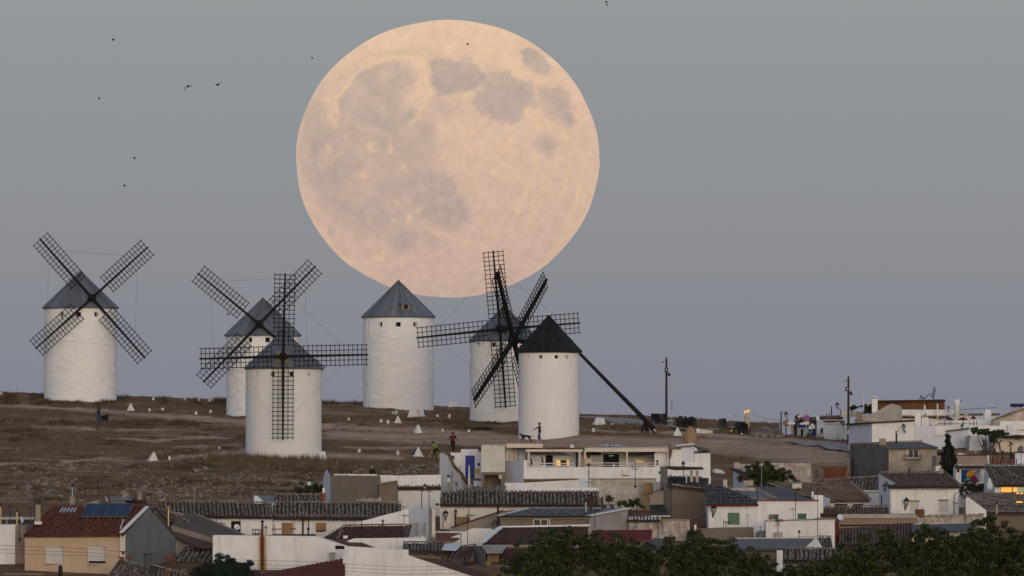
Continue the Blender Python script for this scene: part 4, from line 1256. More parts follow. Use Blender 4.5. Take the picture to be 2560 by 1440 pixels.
def tiles(root, corners, n, rows, m, single=True, deck_m=None, name='roof', ridge=True, lean='mid', fill=0.325, jit=1.3, rise=1.0, thick=0.10, edge=0.0, tname='tile'):
 """tiled roof slope. corners = eave left, eave right, (more), ridge right, ridge left as (px, py, Y)"""
 C = [P(*c) for c in corners]
 eL, eR, rR, rL = C[0], C[1], C[-2], C[-1]
 u = eR - eL
 lu = u.length
 uh = u / lu
 w = ((rL + rR) / 2 - (eL + eR) / 2) if lean == 'mid' else ((rL - eL) if lean == 'left' else (rR - eR))
 nrm = uh.cross((rL + rR) / 2 - (eL + eR) / 2).normalized()
 if nrm.z < 0:
  nrm = -nrm
 wh = (w - nrm * w.dot(nrm)).normalized()
 G = Matrix(((uh.dot(uh), uh.dot(wh)), (uh.dot(wh), wh.dot(wh)))).inverted()
 def uv(p):
  q = p - eL
  a = G @ Vector((q.dot(uh), q.dot(wh)))
  return (a.x, a.y)
 PL = [uv(p) for p in C]
 deck = MB().prism([p - nrm * 0.02 for p in C], -nrm * thick).build(name, deck_m or DECK, root)
 L0 = origin(root)
 sp = lu / n
 vmax = max(p[1] for p in PL)
 ln = vmax / rows
 x = wh.cross(nrm).normalized()
 mb = barrel(sp * fill, ln * 1.08, 5, rise)
 u0 = min(p[0] for p in PL)
 u1 = max(p[0] for p in PL)
 k0, k1 = int(math.floor(u0 / sp)), int(math.ceil(u1 / sp))
 src = None
 bigV, bigF, bigT = [], [], []
 vm = np.array(mb.v)
 cnt = 0
 for k in range(k0, k1):
  cj = random.gauss(0, 0.014) * jit
  for r in range(rows):
   uc, vc = (k + 0.5) * sp, (r + 0.5) * ln
   if not inside(PL, uc, vc):
    continue
   j = random.gauss(0, 0.012) * jit
   pos = eL + uh * ((k + 0.5) * sp + (cj + j) * 1.0) + wh * (r * ln - (edge if r == 0 else 0) + random.gauss(0, 0.012) * jit) + nrm * (0.012 + abs(random.gauss(0, 0.008)) * jit)
   M = Matrix(((x.x, wh.x, nrm.x, 0), (x.y, wh.y, nrm.y, 0), (x.z, wh.z, nrm.z, 0), (0, 0, 0, 1)))
   a = random.gauss(0, 0.02) * jit
   M = M @ Matrix.Rotation(a, 4, 'Z') @ Matrix.Rotation(random.gauss(0.0, 0.02) * jit, 4, 'X')
   if single and cnt < 300:
    M.translation = pos - L0
    if src is None:
     me = bpy.data.meshes.new(tname)
     me.from_pydata(mb.v, [], mb.f)
     me.materials.append(m)
     me.polygons.foreach_set('use_smooth', [True] * len(me.polygons))
     src = me
    o = bpy.data.objects.new(tname, src)
    COL.objects.link(o)
    o.parent = deck
    o.matrix_local = M
    cnt += 1
   else:
    A = np.array(M.to_3x3())
    bigF.extend([tuple(i + len(bigV) for i in f) for f in mb.f])
    bigV.extend((vm @ A.T + np.array(pos)).tolist())
    bigT.extend([random.random()] * len(vm))
 if bigV:
  b = MB()
  b.v, b.f, b.m, b.t = bigV, bigF, [0] * len(bigF), bigT
  b.build('tiles', m, deck, smooth=True, kind='stuff')
 if ridge:
  nr = max(3, int((rR - rL).length / 0.42))
  rm = barrel(0.12, (rR - rL).length / nr * 1.1, 5)
  for k in range(nr):
   p = rL.lerp(rR, k / nr) + Vector((0, 0, 0.05 + random.gauss(0, 0.01)))
   yv = (rR - rL).normalized()
   zv = Vector((0, 0, 1)) - yv * yv.z
   zv.normalize()
   xv = yv.cross(zv)
   if k == 0:
    me = bpy.data.meshes.new('ridge_tile')
    me.from_pydata(rm.v, [], rm.f)
    me.materials.append(m)
   o = bpy.data.objects.new('ridge_tile', me)
   COL.objects.link(o)
   o.parent = deck
   M = Matrix(((xv.x, yv.x, zv.x, 0), (xv.y, yv.y, zv.y, 0), (xv.z, yv.z, zv.z, 0), (0, 0, 0, 1)))
   M.translation = p - L0
   o.matrix_local = M
 return deck
def slab(root, corners, m, thick=0.12, name='roof', label=None, lift=0.0):
 C = [P(*c) + Vector((0, 0, lift)) for c in corners]
 n = (C[1] - C[0]).cross(C[-1] - C[0]).normalized()
 if n.z < 0:
  n = -n
 return MB().prism(C, -n * thick).build(name, m, root, label=label)
def sheet(root, corners, n, m, amp=0.035, name='roof', thick=0.05, lean='left'):
 """corrugated sheet roof: n waves between the left and right edges (eL, eR, rR, rL)"""
 eL, eR, rR, rL = [P(*c) for c in corners]
 nr = (eR - eL).cross(rL - eL).normalized()
 if nr.z < 0:
  nr = -nr
 mb = MB()
 k = n * 4
 vs = []
 for i in range(k + 1):
  t = i / k
  h = amp * math.sin(2 * math.pi * t * n)
  for f in (0, 0.5, 1):
   p = eL.lerp(eR, t).lerp(rL.lerp(rR, t), f) + nr * h
   vs.append(p)
 for i in range(k):
  for f in (0, 1):
   a = i * 3 + f
   mb.add([], [])
   mb.f.append((a, a + 3, a + 4, a + 1))
   mb.m.append(0)
 mb.v, mb.t = [tuple(p) for p in vs], [0.0] * len(vs)
 b = len(mb.v)
 mb.prism([p - nr * (amp + 0.02) for p in (eL, eR, rR, rL)], -nr * thick)
 return mb.build(name, m, root)
def hit(px, py, corners, lift=0.0):
 """where the photo ray meets the plane through the first, second and last corner"""
 a, b, c = P(*corners[0]), P(*corners[1]), P(*corners[-1])
 n = (b - a).cross(c - a).normalized()
 if n.z < 0:
  n = -n
 d = P(px, py, 600.0)
 t = a.dot(n) / d.dot(n)
 return d * t + n * lift
def at(px, py, Y, dz=0.0):
 p = P(px, py, Y)
 p.z += dz
 return p
def house(label, px, Y, cat='house', name='house', group='houses of the village'):
 q = P(px, 1300, Y)
 q.z = gz(q.x, Y)
 return thing(name, label, cat, q, group)
def chim(root, x0, y0, x1, y1, Y, m, d=0.45, capm=None, name='chimney'):
 mb = MB()
 mb.pbox(x0, y0, x1, y1, Y, d)
 o = mb.build(name, m, root)
 if capm:
  MB().pbox(x0 - 1.5, y0 - 2.5, x1 + 1.5, y0, Y - 0.06, d + 0.12).build('chimney_cap', capm, o)
 return o
def flue(root, px, y0, y1, Y, rpx, m, capm=IRON, name='flue', cowl=True):
 r = rpx / PPM(Y)
 a, b = P(px, y1, Y), P(px, y0, Y)
 o = MB().tube([a, b], r, 10).build(name, m, root)
 if cowl:
  MB().lathe(b, [(r * 1.25, 0.02), (r * 1.9, 0.07), (r * 0.3, 0.24)], 10).build('cowl', capm, o)
 return o
def antenna(px, y0, y1, Y, label, parts, mast=0.026, m=IRON, group='television aerials on the roofs'):
 """aerial: mast plus heads; parts = list of (kind, dy px from the top, size px, turn)"""
 b, t = P(px, y1, Y), P(px, y0, Y)
 root = thing('aerial', label, 'aerial', b, group)
 MB().tube([b - Vector((0, 0, 0.1)), t], mast, 5).build('mast', m, root)
 k = PPM(Y)
 for kind, dy, size, turn in parts:
  c = t - Vector((0, 0, dy / k))
  d = Vector((math.cos(R(turn)), math.sin(R(turn)), 0))
  s = Vector((-d.y, d.x, 0))
  L_ = size / k
  if kind == 'yagi':
   MB().tube([c - d * L_ * 0.3, c + d * L_ * 0.7], 0.02, 4).build('boom', m, root)
   for i in range(7):
    q = c + d * L_ * (-0.28 + i * 0.155)
    w = L_ * (0.30 - 0.016 * i)
    MB().tube([q - s * w * 0.5 - Vector((0, 0, w * 0.55)), q + s * w * 0.5 + Vector((0, 0, w * 0.55))], 0.015, 4).build('element', m, root)
  elif kind == 'flat':
   MB().tube([c - d * L_ * 0.45, c + d * L_ * 0.55], 0.02, 4).build('boom', m, root)
   for i in range(5):
    q = c + d * L_ * (-0.4 + i * 0.22)
    MB().tube([q - s * L_ * 0.16, q + s * L_ * 0.16], 0.015, 4).build('element', m, root)
  elif kind == 'bar':
   MB().tube([c - d * L_ * 0.5, c + d * L_ * 0.5], 0.02, 4).build('boom', m, root)
  elif kind == 'vee':
   for sg in (-1, 1):
    MB().tube([c, c + d * sg * L_ * 0.5 + Vector((0, 0, L_ * 0.5))], 0.015, 4).build('element', m, root)
    MB().tube([c, c + d * sg * L_ * 0.5 - Vector((0, 0, L_ * 0.5))], 0.015, 4).build('element', m, root)
  elif kind == 'box':
   MB().obox(c, (0.10, 0, 0), (0, 0.05, 0), (0, 0, 0.09)).build('amplifier', m, root)
 return root
def dish(px, py, Y, rpx, label, turn=20, m=LGREY, stand=None, tilt=25):
 c = P(px, py, Y)
 r = rpx / PPM(Y)
 root = thing('satellite_dish', label, 'satellite dish', c, 'satellite dishes on the roofs')
 f = Vector((math.sin(R(turn)) * math.cos(R(tilt)), -math.cos(R(turn)) * math.cos(R(tilt)), math.sin(R(tilt))))
 s = f.cross(Vector((0, 0, 1))).normalized()
 u = s.cross(f).normalized()
 mb = MB()
 vs, fs, n = [], [], 20
 for i in range(5):
  rr = r * i / 4
  for k in range(n):
   a = 2 * math.pi * k / n
   vs.append(c + (s * math.cos(a) + u * math.sin(a)) * rr + f * (0.22 * rr * rr / r))
 for i in range(4):
  for k in range(n):
   fs.append((i * n + k, i * n + (k + 1) % n, (i + 1) * n + (k + 1) % n, (i + 1) * n + k))
 mb.add(vs, fs)
 mb.add([v - f * 0.02 for v in vs], fs)
 mb.build('reflector', m, root, smooth=True)
 MB().tube([c - u * r, c + f * r * 0.9 - u * r * 0.35], 0.012, 4).tube([c + f * r * 0.85 - u * r * 0.35, c + f * r * 1.05 - u * r * 0.3], 0.035, 6).build('receiver_arm', IRON, root)
 b = P(px, stand, Y + 0.1) if stand else c - f * 0.25 - Vector((0, 0, r * 0.6))
 MB().tube([c - f * 0.05, c - f * 0.14, b], 0.022, 5).build('bracket', IRON, root)
 return root
def lantern(px, py, Y, hpx, label, side=-1, wall_dx=0, foot=None, lit=False, back=0.35):
 """old style wall lantern: tapering glazed cage, domed hood, curled bracket"""
 k = PPM(Y)
 h = hpx / k
 c = P(px, py, Y - back)
 root = thing('street_lantern', label, 'lantern', c, 'black street lanterns')
 mb = MB()
 b, t = h * 0.16, h * 0.27
 vs = [c + Vector((sx * q, sy * q, z)) for q, z in ((b, -h * 0.30), (t, h * 0.18)) for sx, sy in ((-1, -1), (1, -1), (1, 1), (-1, 1))]
 for i in range(4):
  mb.bar(vs[i], vs[i + 4], 0.035)
  mb.bar(vs[i], vs[(i + 1) % 4], 0.03)
  mb.bar(vs[i + 4], vs[4 + (i + 1) % 4], 0.04)
 mb.build('cage', IRON, root)
 g = MB()
 vi = [c + (v - c) * 0.9 for v in vs]
 g.add(vi, [(0, 3, 2, 1), (4, 5, 6, 7), (0, 1, 5, 4), (1, 2, 6, 5), (2, 3, 7, 6), (3, 0, 4, 7)])
 g.build('glass', LIT2 if lit else LGLASS, root)
 MB().lathe(c, [(t * 1.45, h * 0.17), (t * 1.25, h * 0.25), (t * 0.75, h * 0.38), (t * 0.4, h * 0.42), (t * 0.4, h * 0.48), (0.03, h * 0.58)], 8).build('hood', IRON, root)
 e = c + Vector((wall_dx / k, back + 0.02, 0))
 if foot is not None:
  q = P(px + wall_dx, foot, Y)
  MB().tube([c + Vector((0, 0, -h * 0.28)), c + Vector((0, 0.02, -h * 0.5)), Vector((q.x, q.y - back * 0.5, c.z - h * 0.62)), Vector((q.x, q.y, c.z - h * 0.66)), q], 0.035, 5).build('post', IRON, root)
 else:
  MB().tube([c + Vector((0, 0, -h * 0.28)), c + Vector((0, 0.05, -h * 0.55)), e + Vector((0, 0, -h * 0.8)), e + Vector((0, 0, -h * 0.45))], 0.04, 6).build('bracket', IRON, root)
  MB().obox(e + Vector((0, -0.02, -h * 0.68)), (0.05, 0, 0), (0, 0.03, 0), (0, 0, h * 0.24)).build('wall_plate', IRON, root)
 return root
LGLASS = mat('pale_lantern_glass', (0.34, 0.36, 0.40), (0.28, 0.30, 0.34), 2.0, rough=0.15, spec=0.5)
def leaves(name, blobs, n, size, m, root, seed, shape=0.62, up=0.0):
 """foliage: leaf-sized faces clustered on twig ends through the volumes of several blobs; blobs = (centre, rx, ry, rz)"""
 rng = np.random.default_rng(seed)
 vol = np.array([b[1] * b[2] * b[3] for b in blobs])
 k = 96 if n > 3000 else 20
 pick = rng.choice(len(blobs), max(4, n // k), p=vol / vol.sum())
 c = np.array([list(b[0]) for b in blobs])[pick]
 r = np.array([b[1:4] for b in blobs])[pick]
 d = rng.normal(0, 1, (len(pick), 3))
 d /= np.linalg.norm(d, axis=1)[:, None]
 bough = c + d * r * rng.uniform(0.15, 1.3, (len(pick), 1)) ** 0.7
 br = np.clip(r.mean(1) * rng.uniform(0.16, 0.40, len(pick)), size * 1.2, .62)
 tone_c = rng.uniform(0, 1, len(pick))
 e = rng.normal(0, 1, (len(pick) * k, 3))
 e /= np.linalg.norm(e, axis=1)[:, None]
 e[:, 2] = np.where(rng.uniform(0, 1, len(e)) < .55, np.abs(e[:, 2]), e[:, 2])
 ctr = np.repeat(bough, k, 0) + e * np.repeat(br, k)[:, None] * rng.uniform(.5, 1.15, (len(e), 1)) * np.array([1, 1, .75])
 N = len(ctr)
 a = rng.normal(0, 1, (N, 3)) + np.array([0, 0, up])
 a /= np.linalg.norm(a, axis=1)[:, None]
 b = np.cross(a, rng.normal(0, 1, (N, 3)))
 b /= np.linalg.norm(b, axis=1)[:, None]
 s = size * rng.uniform(0.6, 1.3, (N, 1))
 q = np.stack([ctr - a * s, ctr + b * s * shape * 0.5, ctr + a * s, ctr - b * s * shape * 0.5], 1).reshape(-1, 3)
 F = np.arange(N * 4).reshape(-1, 4)
 tone = np.repeat(np.clip(np.repeat(tone_c, k) * 0.82 + rng.uniform(0, 0.18, N), 0, 0.999), 4)
 return np_mesh(name, q, F, m, root, tone=tone)
def trunk_mesh(root, base, tops, r0, m=BARK, name='trunk'):
 mb = MB()
 for t in tops:
  t = Vector(t)
  mid = base.lerp(t, 0.5) + Vector((random.uniform(-.2, .2), random.uniform(-.2, .2), random.uniform(0, .2)))
  mb.tube([base - Vector((0, 0, 0.3)), base.lerp(mid, 0.5), mid, t], [r0, r0 * 0.75, r0 * 0.5, r0 * 0.15], 7)
 return mb.build(name, m, root)
def tree(label, px, Y, blobs, n, size, m, seed, cat='tree', name='leafy_tree', group=None, crown='crown', base_py=None, shape=0.62):
 """blobs in photo pixels: (px, py, rx, ry)"""
 k = PPM(Y)
 q = P(px, base_py or 1300, Y)
 if base_py is None:
  q.z = gz(q.x, Y)
 root = thing(name, label, cat, q, group)
 B = [(P(bx, by, Y + random.uniform(-.4, .4)), rx / k, (rx + ry) / 2 / k * 0.8, ry / k) for bx, by, rx, ry in blobs]
 leaves(crown, B, n, size, m, root, seed, shape)
 trunk_mesh(root, q, [b[0] for b in B], min(0.16, 0.12 * max(b[1] for b in B)))
 return root
# ================================================================== village, left part
# ---- tan house with solar panels
h = house('tan rendered house with red tiled roof carrying solar panels', 180, 577)
FY = (62, 577.8, 300, 575.0)
body(h, [(62, None), (62, 1336), (301, 1336), (301, None)], FY, 8, TAN, [(115, 1367, 160, 1409), (220, 1367, 265, 1410)])
win(h, 115, 1367, 160, 1409, FY, BLIND, DARK, 'blind', wallm=BEIGE)
win(h, 220, 1367, 265, 1410, FY, BLIND, DARK, 'blind', cover=0.83, wallm=BEIGE)
body(h, [(301, None), (301, 1336), (313, 1333), (313, None)], (301, 574.9, 313, 574.9), 0.5, CREAM, name='corner_strip')
GY_ = (313, 575.2, 440, 585)
body(h, [(313, None), (313, 1333), (372, 1270), (439, 1346), (439, None)], GY_, 0.3, GREY, name='gable_wall')
RC = [(58, 1339, 577.4), (307, 1337, 574.4), (370, 1267, 580.0), (128, 1268, 582.9)]
rf = tiles(h, RC, 26, 9, REDTILE, rise=0.75)
slab(h, [(372, 1268, 580.1), (442, 1346, 585.3), (430, 1346, 591), (330, 1268, 587)], BRSHEET, name='rear_roof')
MB().bar(hit(304, 1334, RC, 0.10), hit(368, 1270, RC, 0.10), 0.28, 0.08).build('flashing', WHITEP, h)
a, b = hit(309, 1301, RC, .07), hit(301, 1325, RC, .07)
MB().tube([a, b, P(302, 1336, 574.5), P(302, 1440, 574.7)], 0.045, 6).build('downpipe', WHITEP, h)
MB().tube([hit(78, 1338, RC, .0), hit(306, 1337, RC, .0)], 0.05, 6).build('gutter', TERRA, h)
chim(h, 89, 1262, 101, 1308, 579.5, BEIGE, 0.5)
MB().pbox(86, 1304, 104, 1311, 578.6, 0.7).build('chimney_foot', WHITEP, h)
mb = MB()
for xx in (88.5, 101.5):
 for yy in (579.5, 580.0):
  mb.bar(P(xx, 1262, yy), P(xx, 1241, yy), 0.03)
mb.pbox(87, 1239, 103, 1241, 579.4, 0.7)
mb.pbox(88.5, 1246, 101, 1259, 579.55, 0.4)
mb.build('chimney_cage', IRON, h)
for k in range(5):
 q = hit(151 + k * 8.4, 1281.5, RC, 0.045)
 q2 = hit(157 + k * 8.4, 1272.5, RC, 0.045)
 MB().tube([q, q2], 0.085, 8).build('glass_tile', PGLASS if 'PGLASS' in globals() else mat('pale_glass_tile', (0.36, 0.42, 0.55), (0.28, 0.33, 0.45), 2.0, rough=0.3), rf)
sp_ = thing('solar_array', 'four dark blue solar panels in a row on the red roof', 'solar panels', hit(260, 1298, RC), None)
for k in range(4):
 bl, br = hit(203.5 + 29 * k, 1298, RC, 0.22), hit(231.5 + 29 * k, 1298.4, RC, 0.22)
 tl, tr = hit(218.5 + 29.5 * k, 1268, RC, 0.30), hit(247 + 29.5 * k, 1268, RC, 0.30)
 n_ = (br - bl).cross(tl - bl).normalized()
 fr = MB().prism([bl, br, tr, tl], -n_ * 0.05).build('solar_panel', STEEL, sp_)
 c_ = (bl + br + tr + tl) / 4
 MB().prism([c_ + (p - c_) * 0.965 + n_ * 0.006 for p in (bl, br, tr, tl)], n_ * 0.004).build('glass', SOLAR, fr)
 MB().bar((bl + br) / 2 - n_ * 0.05, (bl + br) / 2 - n_ * 0.26, 0.05).build('foot', STEEL, sp_)
antenna(86, 1232, 1306, 579.3, 'tall thin mast beside the caged chimney of the tan house', [('flat', 2, 14, 10)])
# ---- far left building
h = house('pale flat roofed building cut by the left edge of the photo', 20, 582, 'building', 'building')
body(h, rect(-40, 1312, 38), 582, 8, WHITE, [(8, 1411, 36, 1438)])
win(h, 8, 1411, 36, 1438, 582, BEIGE, GREY, 'plain', sill=False)
body(h, rect(38, 1315, 64), 582.2, 8, BEIGE, name='side_wall')
body(h, rect(8, 1434, 110), 575, 1.0, BEIGE, name='yard_wall')
rl = MB()
rl.pbox(-40, 1293, 88, 1296, 586, 0.1)
rl.pbox(-40, 1296.5, 88, 1298.5, 586, 0.05)
for q in (-10, 16, 52, 75, 87):
 rl.pbox(q, 1297, q + 1.6, 1312, 586, 0.05)
rl.build('railing', STEEL, h)
MB().pbox(-40, 1299, 88, 1310, 586.1, 0.03).build('railing_panel', GLASS, h)
flue(h, 2, 1266, 1312, 584, 1.6, GOLD)
flue(h, 42.5, 1280, 1313, 583.5, 1.8, GOLD)
dish(53, 1300, 583, 8, 'small white dish on the mast beside the brass flue', 65, WHITEP, 1318)
antenna(49, 1284, 1352, 581.5, 'thin mast with a dish beside the brass flue of the flat roofed building', [('bar', 2, 8, 0), ('box', 64, 3, 0)])
antenna(25, 1262, 1314, 584, 'mast behind the glazed terrace rail near the left edge', [('flat', 4, 16, 20)])
antenna(76, 1270, 1312, 584, 'thin bare mast left of the caged chimney', [('bar', 2, 10, 10)])
vp = thing('vent_pipe', 'black round topped pipe in front of the tan house', 'pipe', at(151, 1470, 571), None)
MB().lathe(at(151, 1470, 571), [(0.15, -0.5), (0.15, 1.45), (0.12, 1.56), (0.07, 1.63), (0.01, 1.66)], 12).build('pipe', BLACKP, vp, smooth=True)
MB().lathe(at(151, 1470, 571), [(0.17, 1.1), (0.17, 1.16), (0.15, 1.16)], 12).build('collar', IRON, vp)
# ---- house behind the tan house
h = house('house with small red roof and slatted vents behind the tan house', 320, 594)
body(h, [(278, None), (278, 1246), (300, 1246), (332, 1266), (375, 1268), (375, None)], 594, 7, GREY)
slab(h, [(276, 1247, 593.8), (330, 1247, 593.8), (334, 1240, 597), (272, 1240, 597)], GREYSHEET, name='flat_roof')
tiles(h, [(296, 1268, 593), (374, 1270, 593), (360, 1248, 597), (288, 1247, 597)], 11, 4, REDTILE, ridge=False)
body(h, [(205, None), (205, 1262), (248, 1249), (250, None)], 592, 4, BEIGE, name='low_wall')
for x in (305, 343):
 c0 = chim(h, x + 1.5, 1233 if x == 305 else 1236, x + 10.5, 1250, 594.5, BEIGE)
 for k in range(3):
  MB().pbox(x, 1226 + 3 * k + (2 if x > 320 else 0), x + 13, 1227.2 + 3 * k + (2 if x > 320 else 0), 594.4, 0.6).build('vent_slat', LGREY, c0)
c0 = chim(h, 175, 1248, 187, 1262, 593, BEIGE)
for k in range(4):
 MB().pbox(174, 1242.5 + 4 * k, 188, 1244 + 4 * k, 592.9, 0.6).build('vent_slat', LGREY, c0)
flue(h, 181, 1217, 1243, 593.2, 2.4, STEEL)
dish(265, 1249, 592, 9, 'grey satellite dish turned aside behind the solar panels', 70, LGREY, 1264)
antenna(245, 1190, 1264, 592, 'tallest thin mast standing behind the tan house roof', [('bar', 30, 8, 0), ('box', 29, 3, 0)])
antenna(328, 1200, 1245, 594, 'thin mast with a bare top beside the red roof behind', [('bar', 2, 5, 0)])
antenna(377, 1236, 1264, 594, 'mast with a boom slanting up to the right above the red roof', [('flat', 2, 26, -10), ('bar', 0, 18, 30)])
# ---- brown sheet roofs
h = house('house with brown sheet roofs sloping right in two steps', 480, 596)
body(h, [(388, None), (388, 1272), (462, 1286), (492, 1287), (620, 1342), (620, None)], 597.5, 5, BEIGE)
slab(h, [(430, 1312, 589), (533, 1342, 587), (626, 1344, 592), (491, 1286, 597), (461, 1285, 597)], BRSHEET)
body(h, [(427, 1313), (532, 1344), (532, 1359), (431, 1328)], (427, 588.6, 532, 586.6), 0.5, BEIGE, name='cornice')
slab(h, [(437, 1340, 586.5), (500, 1369, 585), (532, 1371, 585.4), (532, 1358, 586.4), (425, 1325, 588)], BRSHEET, name='lower_roof', lift=0.0)
body(h, [(436, None), (436, 1346), (500, 1369), (520, 1372), (520, None)], (436, 587.2, 520, 586.4), 3, LGREY, name='end_wall')
tiles(h, [(428, 1308, 592), (468, 1302, 592.4), (430, 1282, 596), (385, 1268, 596)], 6, 5, BRTILE, ridge=False)
MB().bar(at(436, 1288, 595.5), at(470, 1304, 592.2), 0.12).build('roof_edge', BEIGE, h)
MB().pbox(424, 1305, 468, 1313, 592.6, 0.6).build('eave_board', DWOOD, h)
flue(h, 421, 1272, 1316, 588, 2.2, GOLD, GOLD)
# ---- small tiled lean-to
h = house('small lean-to with a coarse brown tile roof beside the white gable', 485, 584)
body(h, rect(441, 1408, 531), 583.2, 5, BROWN)
tiles(h, [(437, 1409, 582.6), (535, 1411, 582.6), (536, 1370, 586.4), (458, 1372, 586.4)], 8, 5, OLDTILE, lean='left', fill=0.36)
# ---- ruined roof bottom left
h = house('mossy old tile roof at the bottom edge below the tan house', 330, 566)
body(h, [(255, None), (262, 1446), (300, 1401), (362, 1416), (366, None)], 568.5, 4, BEIGE)
tiles(h, [(262, 1450, 565.5), (345, 1456, 565.5), (366, 1418, 568.4), (298, 1399, 568.4)], 11, 6, OLDTILE, lean='left')
tiles(h, [(366, 1456, 565.5), (500, 1462, 565.5), (470, 1440, 568.4), (374, 1412, 568.4)], 14, 5, OLDTILE, lean='left')
# ---- power pole with red insulators
pp = thing('power_pole', 'steel pole top with red brown insulators before the grey gable', 'power pole', at(370, 1500, 562), None)
mb = MB()
for x in (362, 377):
 mb.bar(at(x, 1500, 562), at(x, 1386, 562), 0.06)
for k in range(6):
 mb.bar(at(362 + 15 * (k % 2), 1388 + 14 * k, 562), at(377 - 15 * (k % 2), 1402 + 14 * k, 562), 0.03)
mb.pbox(359, 1383, 380, 1388, 561.95, 0.12)
mb.build('mast', IRON, pp)
mb = MB()
mb.tube([at(308, 1440, 562), at(318, 1412, 562), at(326, 1396, 562)], 0.02, 5)
mb.tube([at(316, 1412, 562), at(304, 1396, 562)], 0.02, 5)
mb.tube([at(408, 1440, 562), at(416, 1415, 562), at(412, 1402, 562)], 0.02, 5)
mb.tube([at(378, 1408, 562), at(400, 1412, 562), at(416, 1404, 562), at(432, 1398, 562)], 0.02, 5)
mb.build('bracing', IRON, pp)
for x, y in ((308, 1381), (305, 1395), (322, 1393), (430, 1387), (417, 1395), (432, 1400), (418, 1430)):
 ins = MB()
 ins.lathe(at(x, y, 562), [(0.10, -0.16), (0.12, -0.02), (0.05, 0.0)], 8)
 ins.pbox(x - 8, y - 3, x + 8, y, 561.93, 0.14)
 ins.build('insulator', TERRA, pp)
for i, (y0, y1, y2) in enumerate(((1362, 1371, 1380), (1372, 1380, 1392), (1381, 1388, 1396))):
 MB().tube([at(-30, y0, 561), at(120, y0 + 6, 561), at(240, y1 + 2, 561.5), at(304, y2, 562)], 0.010, 4).build('wire', IRON, pp)
for y0, y1 in ((1396, 1412), (1407, 1420), (1415, 1430)):
 MB().tube([at(432, y0 - 12, 562), at(600, y0 + 4, 561), at(780, y0 + 8, 561), at(1000, y1 + 6, 561), at(1180, y1 + 2, 561)], 0.009, 4).build('wire', IRON, pp)
# ---- front white house with the rust stained wall
def stained(x0, half):
 m = WHITE.copy()
 m.name = 'rust_stained_whitewash'
 n, l = m.node_tree.nodes, m.node_tree.links
 b = n['Principled BSDF']
 src = b.inputs['Base Color'].links[0].from_socket
 g = n.new('ShaderNodeNewGeometry')
 s = n.new('ShaderNodeSeparateXYZ')
 l.new(g.outputs['Position'], s.inputs[0])
 mp = n.new('ShaderNodeMapping')
 mp.inputs['Scale'].default_value = (9, 1, 0.5)
 l.new(g.outputs['Position'], mp.inputs['Vector'])
 nz = n.new('ShaderNodeTexNoise')
 nz.inputs['Scale'].default_value = 1.0
 nz.inputs['Detail'].default_value = 6
 l.new(mp.outputs['Vector'], nz.inputs['Vector'])
 sub = n.new('ShaderNodeMath')
 sub.operation = 'SUBTRACT'
 l.new(s.outputs['X'], sub.inputs[0])
 sub.inputs[1].default_value = x0
 ab = n.new('ShaderNodeMath')
 ab.operation = 'ABSOLUTE'
 l.new(sub.outputs[0], ab.inputs[0])
 w = n.new('ShaderNodeMapRange')
 w.inputs['From Min'].default_value = half
 w.inputs['From Max'].default_value = half * 0.15
 l.new(ab.outputs[0], w.inputs['Value'])
 mu = n.new('ShaderNodeMath')
 mu.operation = 'MULTIPLY_ADD'
 l.new(nz.outputs['Fac'], mu.inputs[0])
 mu.inputs[1].default_value = 2.2
 mu.inputs[2].default_value = -0.75
 m2 = n.new('ShaderNodeMath')
 m2.operation = 'MULTIPLY'
 m2.use_clamp = True
 l.new(w.outputs['Result'], m2.inputs[0])
 l.new(mu.outputs[0], m2.inputs[1])
 pw = n.new('ShaderNodeMath')
 pw.operation = 'ADD'
 pw.use_clamp = True
 l.new(m2.outputs[0], pw.inputs[0])
 w2 = n.new('ShaderNodeMapRange')
 w2.inputs['From Min'].default_value = half * 0.55
 w2.inputs['From Max'].default_value = half * 0.2
 w2.inputs['To Max'].default_value = 0.75
 l.new(ab.outputs[0], w2.inputs['Value'])
 l.new(w2.outputs['Result'], pw.inputs[1])
 mx = n.new('ShaderNodeMix')
 mx.data_type = 'RGBA'
 l.new(pw.outputs[0], mx.inputs['Factor'])
 l.new(src, mx.inputs['A'])
 mx.inputs['B'].default_value = (0.33, 0.135, 0.03, 1)
 l.new(mx.outputs['Result'], b.inputs['Base Color'])
 return m
h = house('white gabled house with a rust stain below its black flue', 690, 578)
sx = P(656, 1400, 578).x
body(h, [(532, None), (532, 1339), (600, 1340), (700, 1341), (790, 1342), (824, 1353), (866, 1367), (866, None)], 578, 6, stained(sx, 0.62), [(838, 1364, 861, 1373)])
win(h, 838, 1364, 861, 1373, 578, NAVY, DARK, 'plain', sill=False, fw=0.6)
MB().pbox(824, 1383, 837, 1397, 577.4, 0.4).pbox(822.5, 1381, 838.5, 1383.5, 577.3, 0.6).build('vent_box', LGREY, h)
MB().bar(at(532, 1338.6, 578.1), at(790, 1341.5, 578.1), 0.25, 0.05).build('coping', WHITEP, h)
MB().bar(at(790, 1341.5, 578.1), at(866, 1366.5, 578.1), 0.25, 0.05).build('coping', WHITEP, h)
flue(h, 656, 1308, 1445, 577.8, 2.7, RUST)
flue(h, 664.5, 1322, 1340, 580, 3.0, GOLD, STEEL)
mb = MB().pbox(631, 1333, 653, 1340, 580, 0.7)
for x in (631, 637.5, 644, 650.5):
 mb.pbox(x, 1325, x + 2.5, 1333, 580.1, 0.12)
mb.pbox(629, 1323, 655, 1325.5, 579.9, 0.9)
mb.build('chimney', DGREY, h)
flue(h, 757, 1303, 1342, 581, 2.6, RUST)
flue(h, 770, 1322, 1342, 581, 1.3, IRON, cowl=False)
antenna(687, 1311, 1342, 580.5, 'comb shaped aerial left of the reed blind window', [('yagi', 12, 24, -8)])
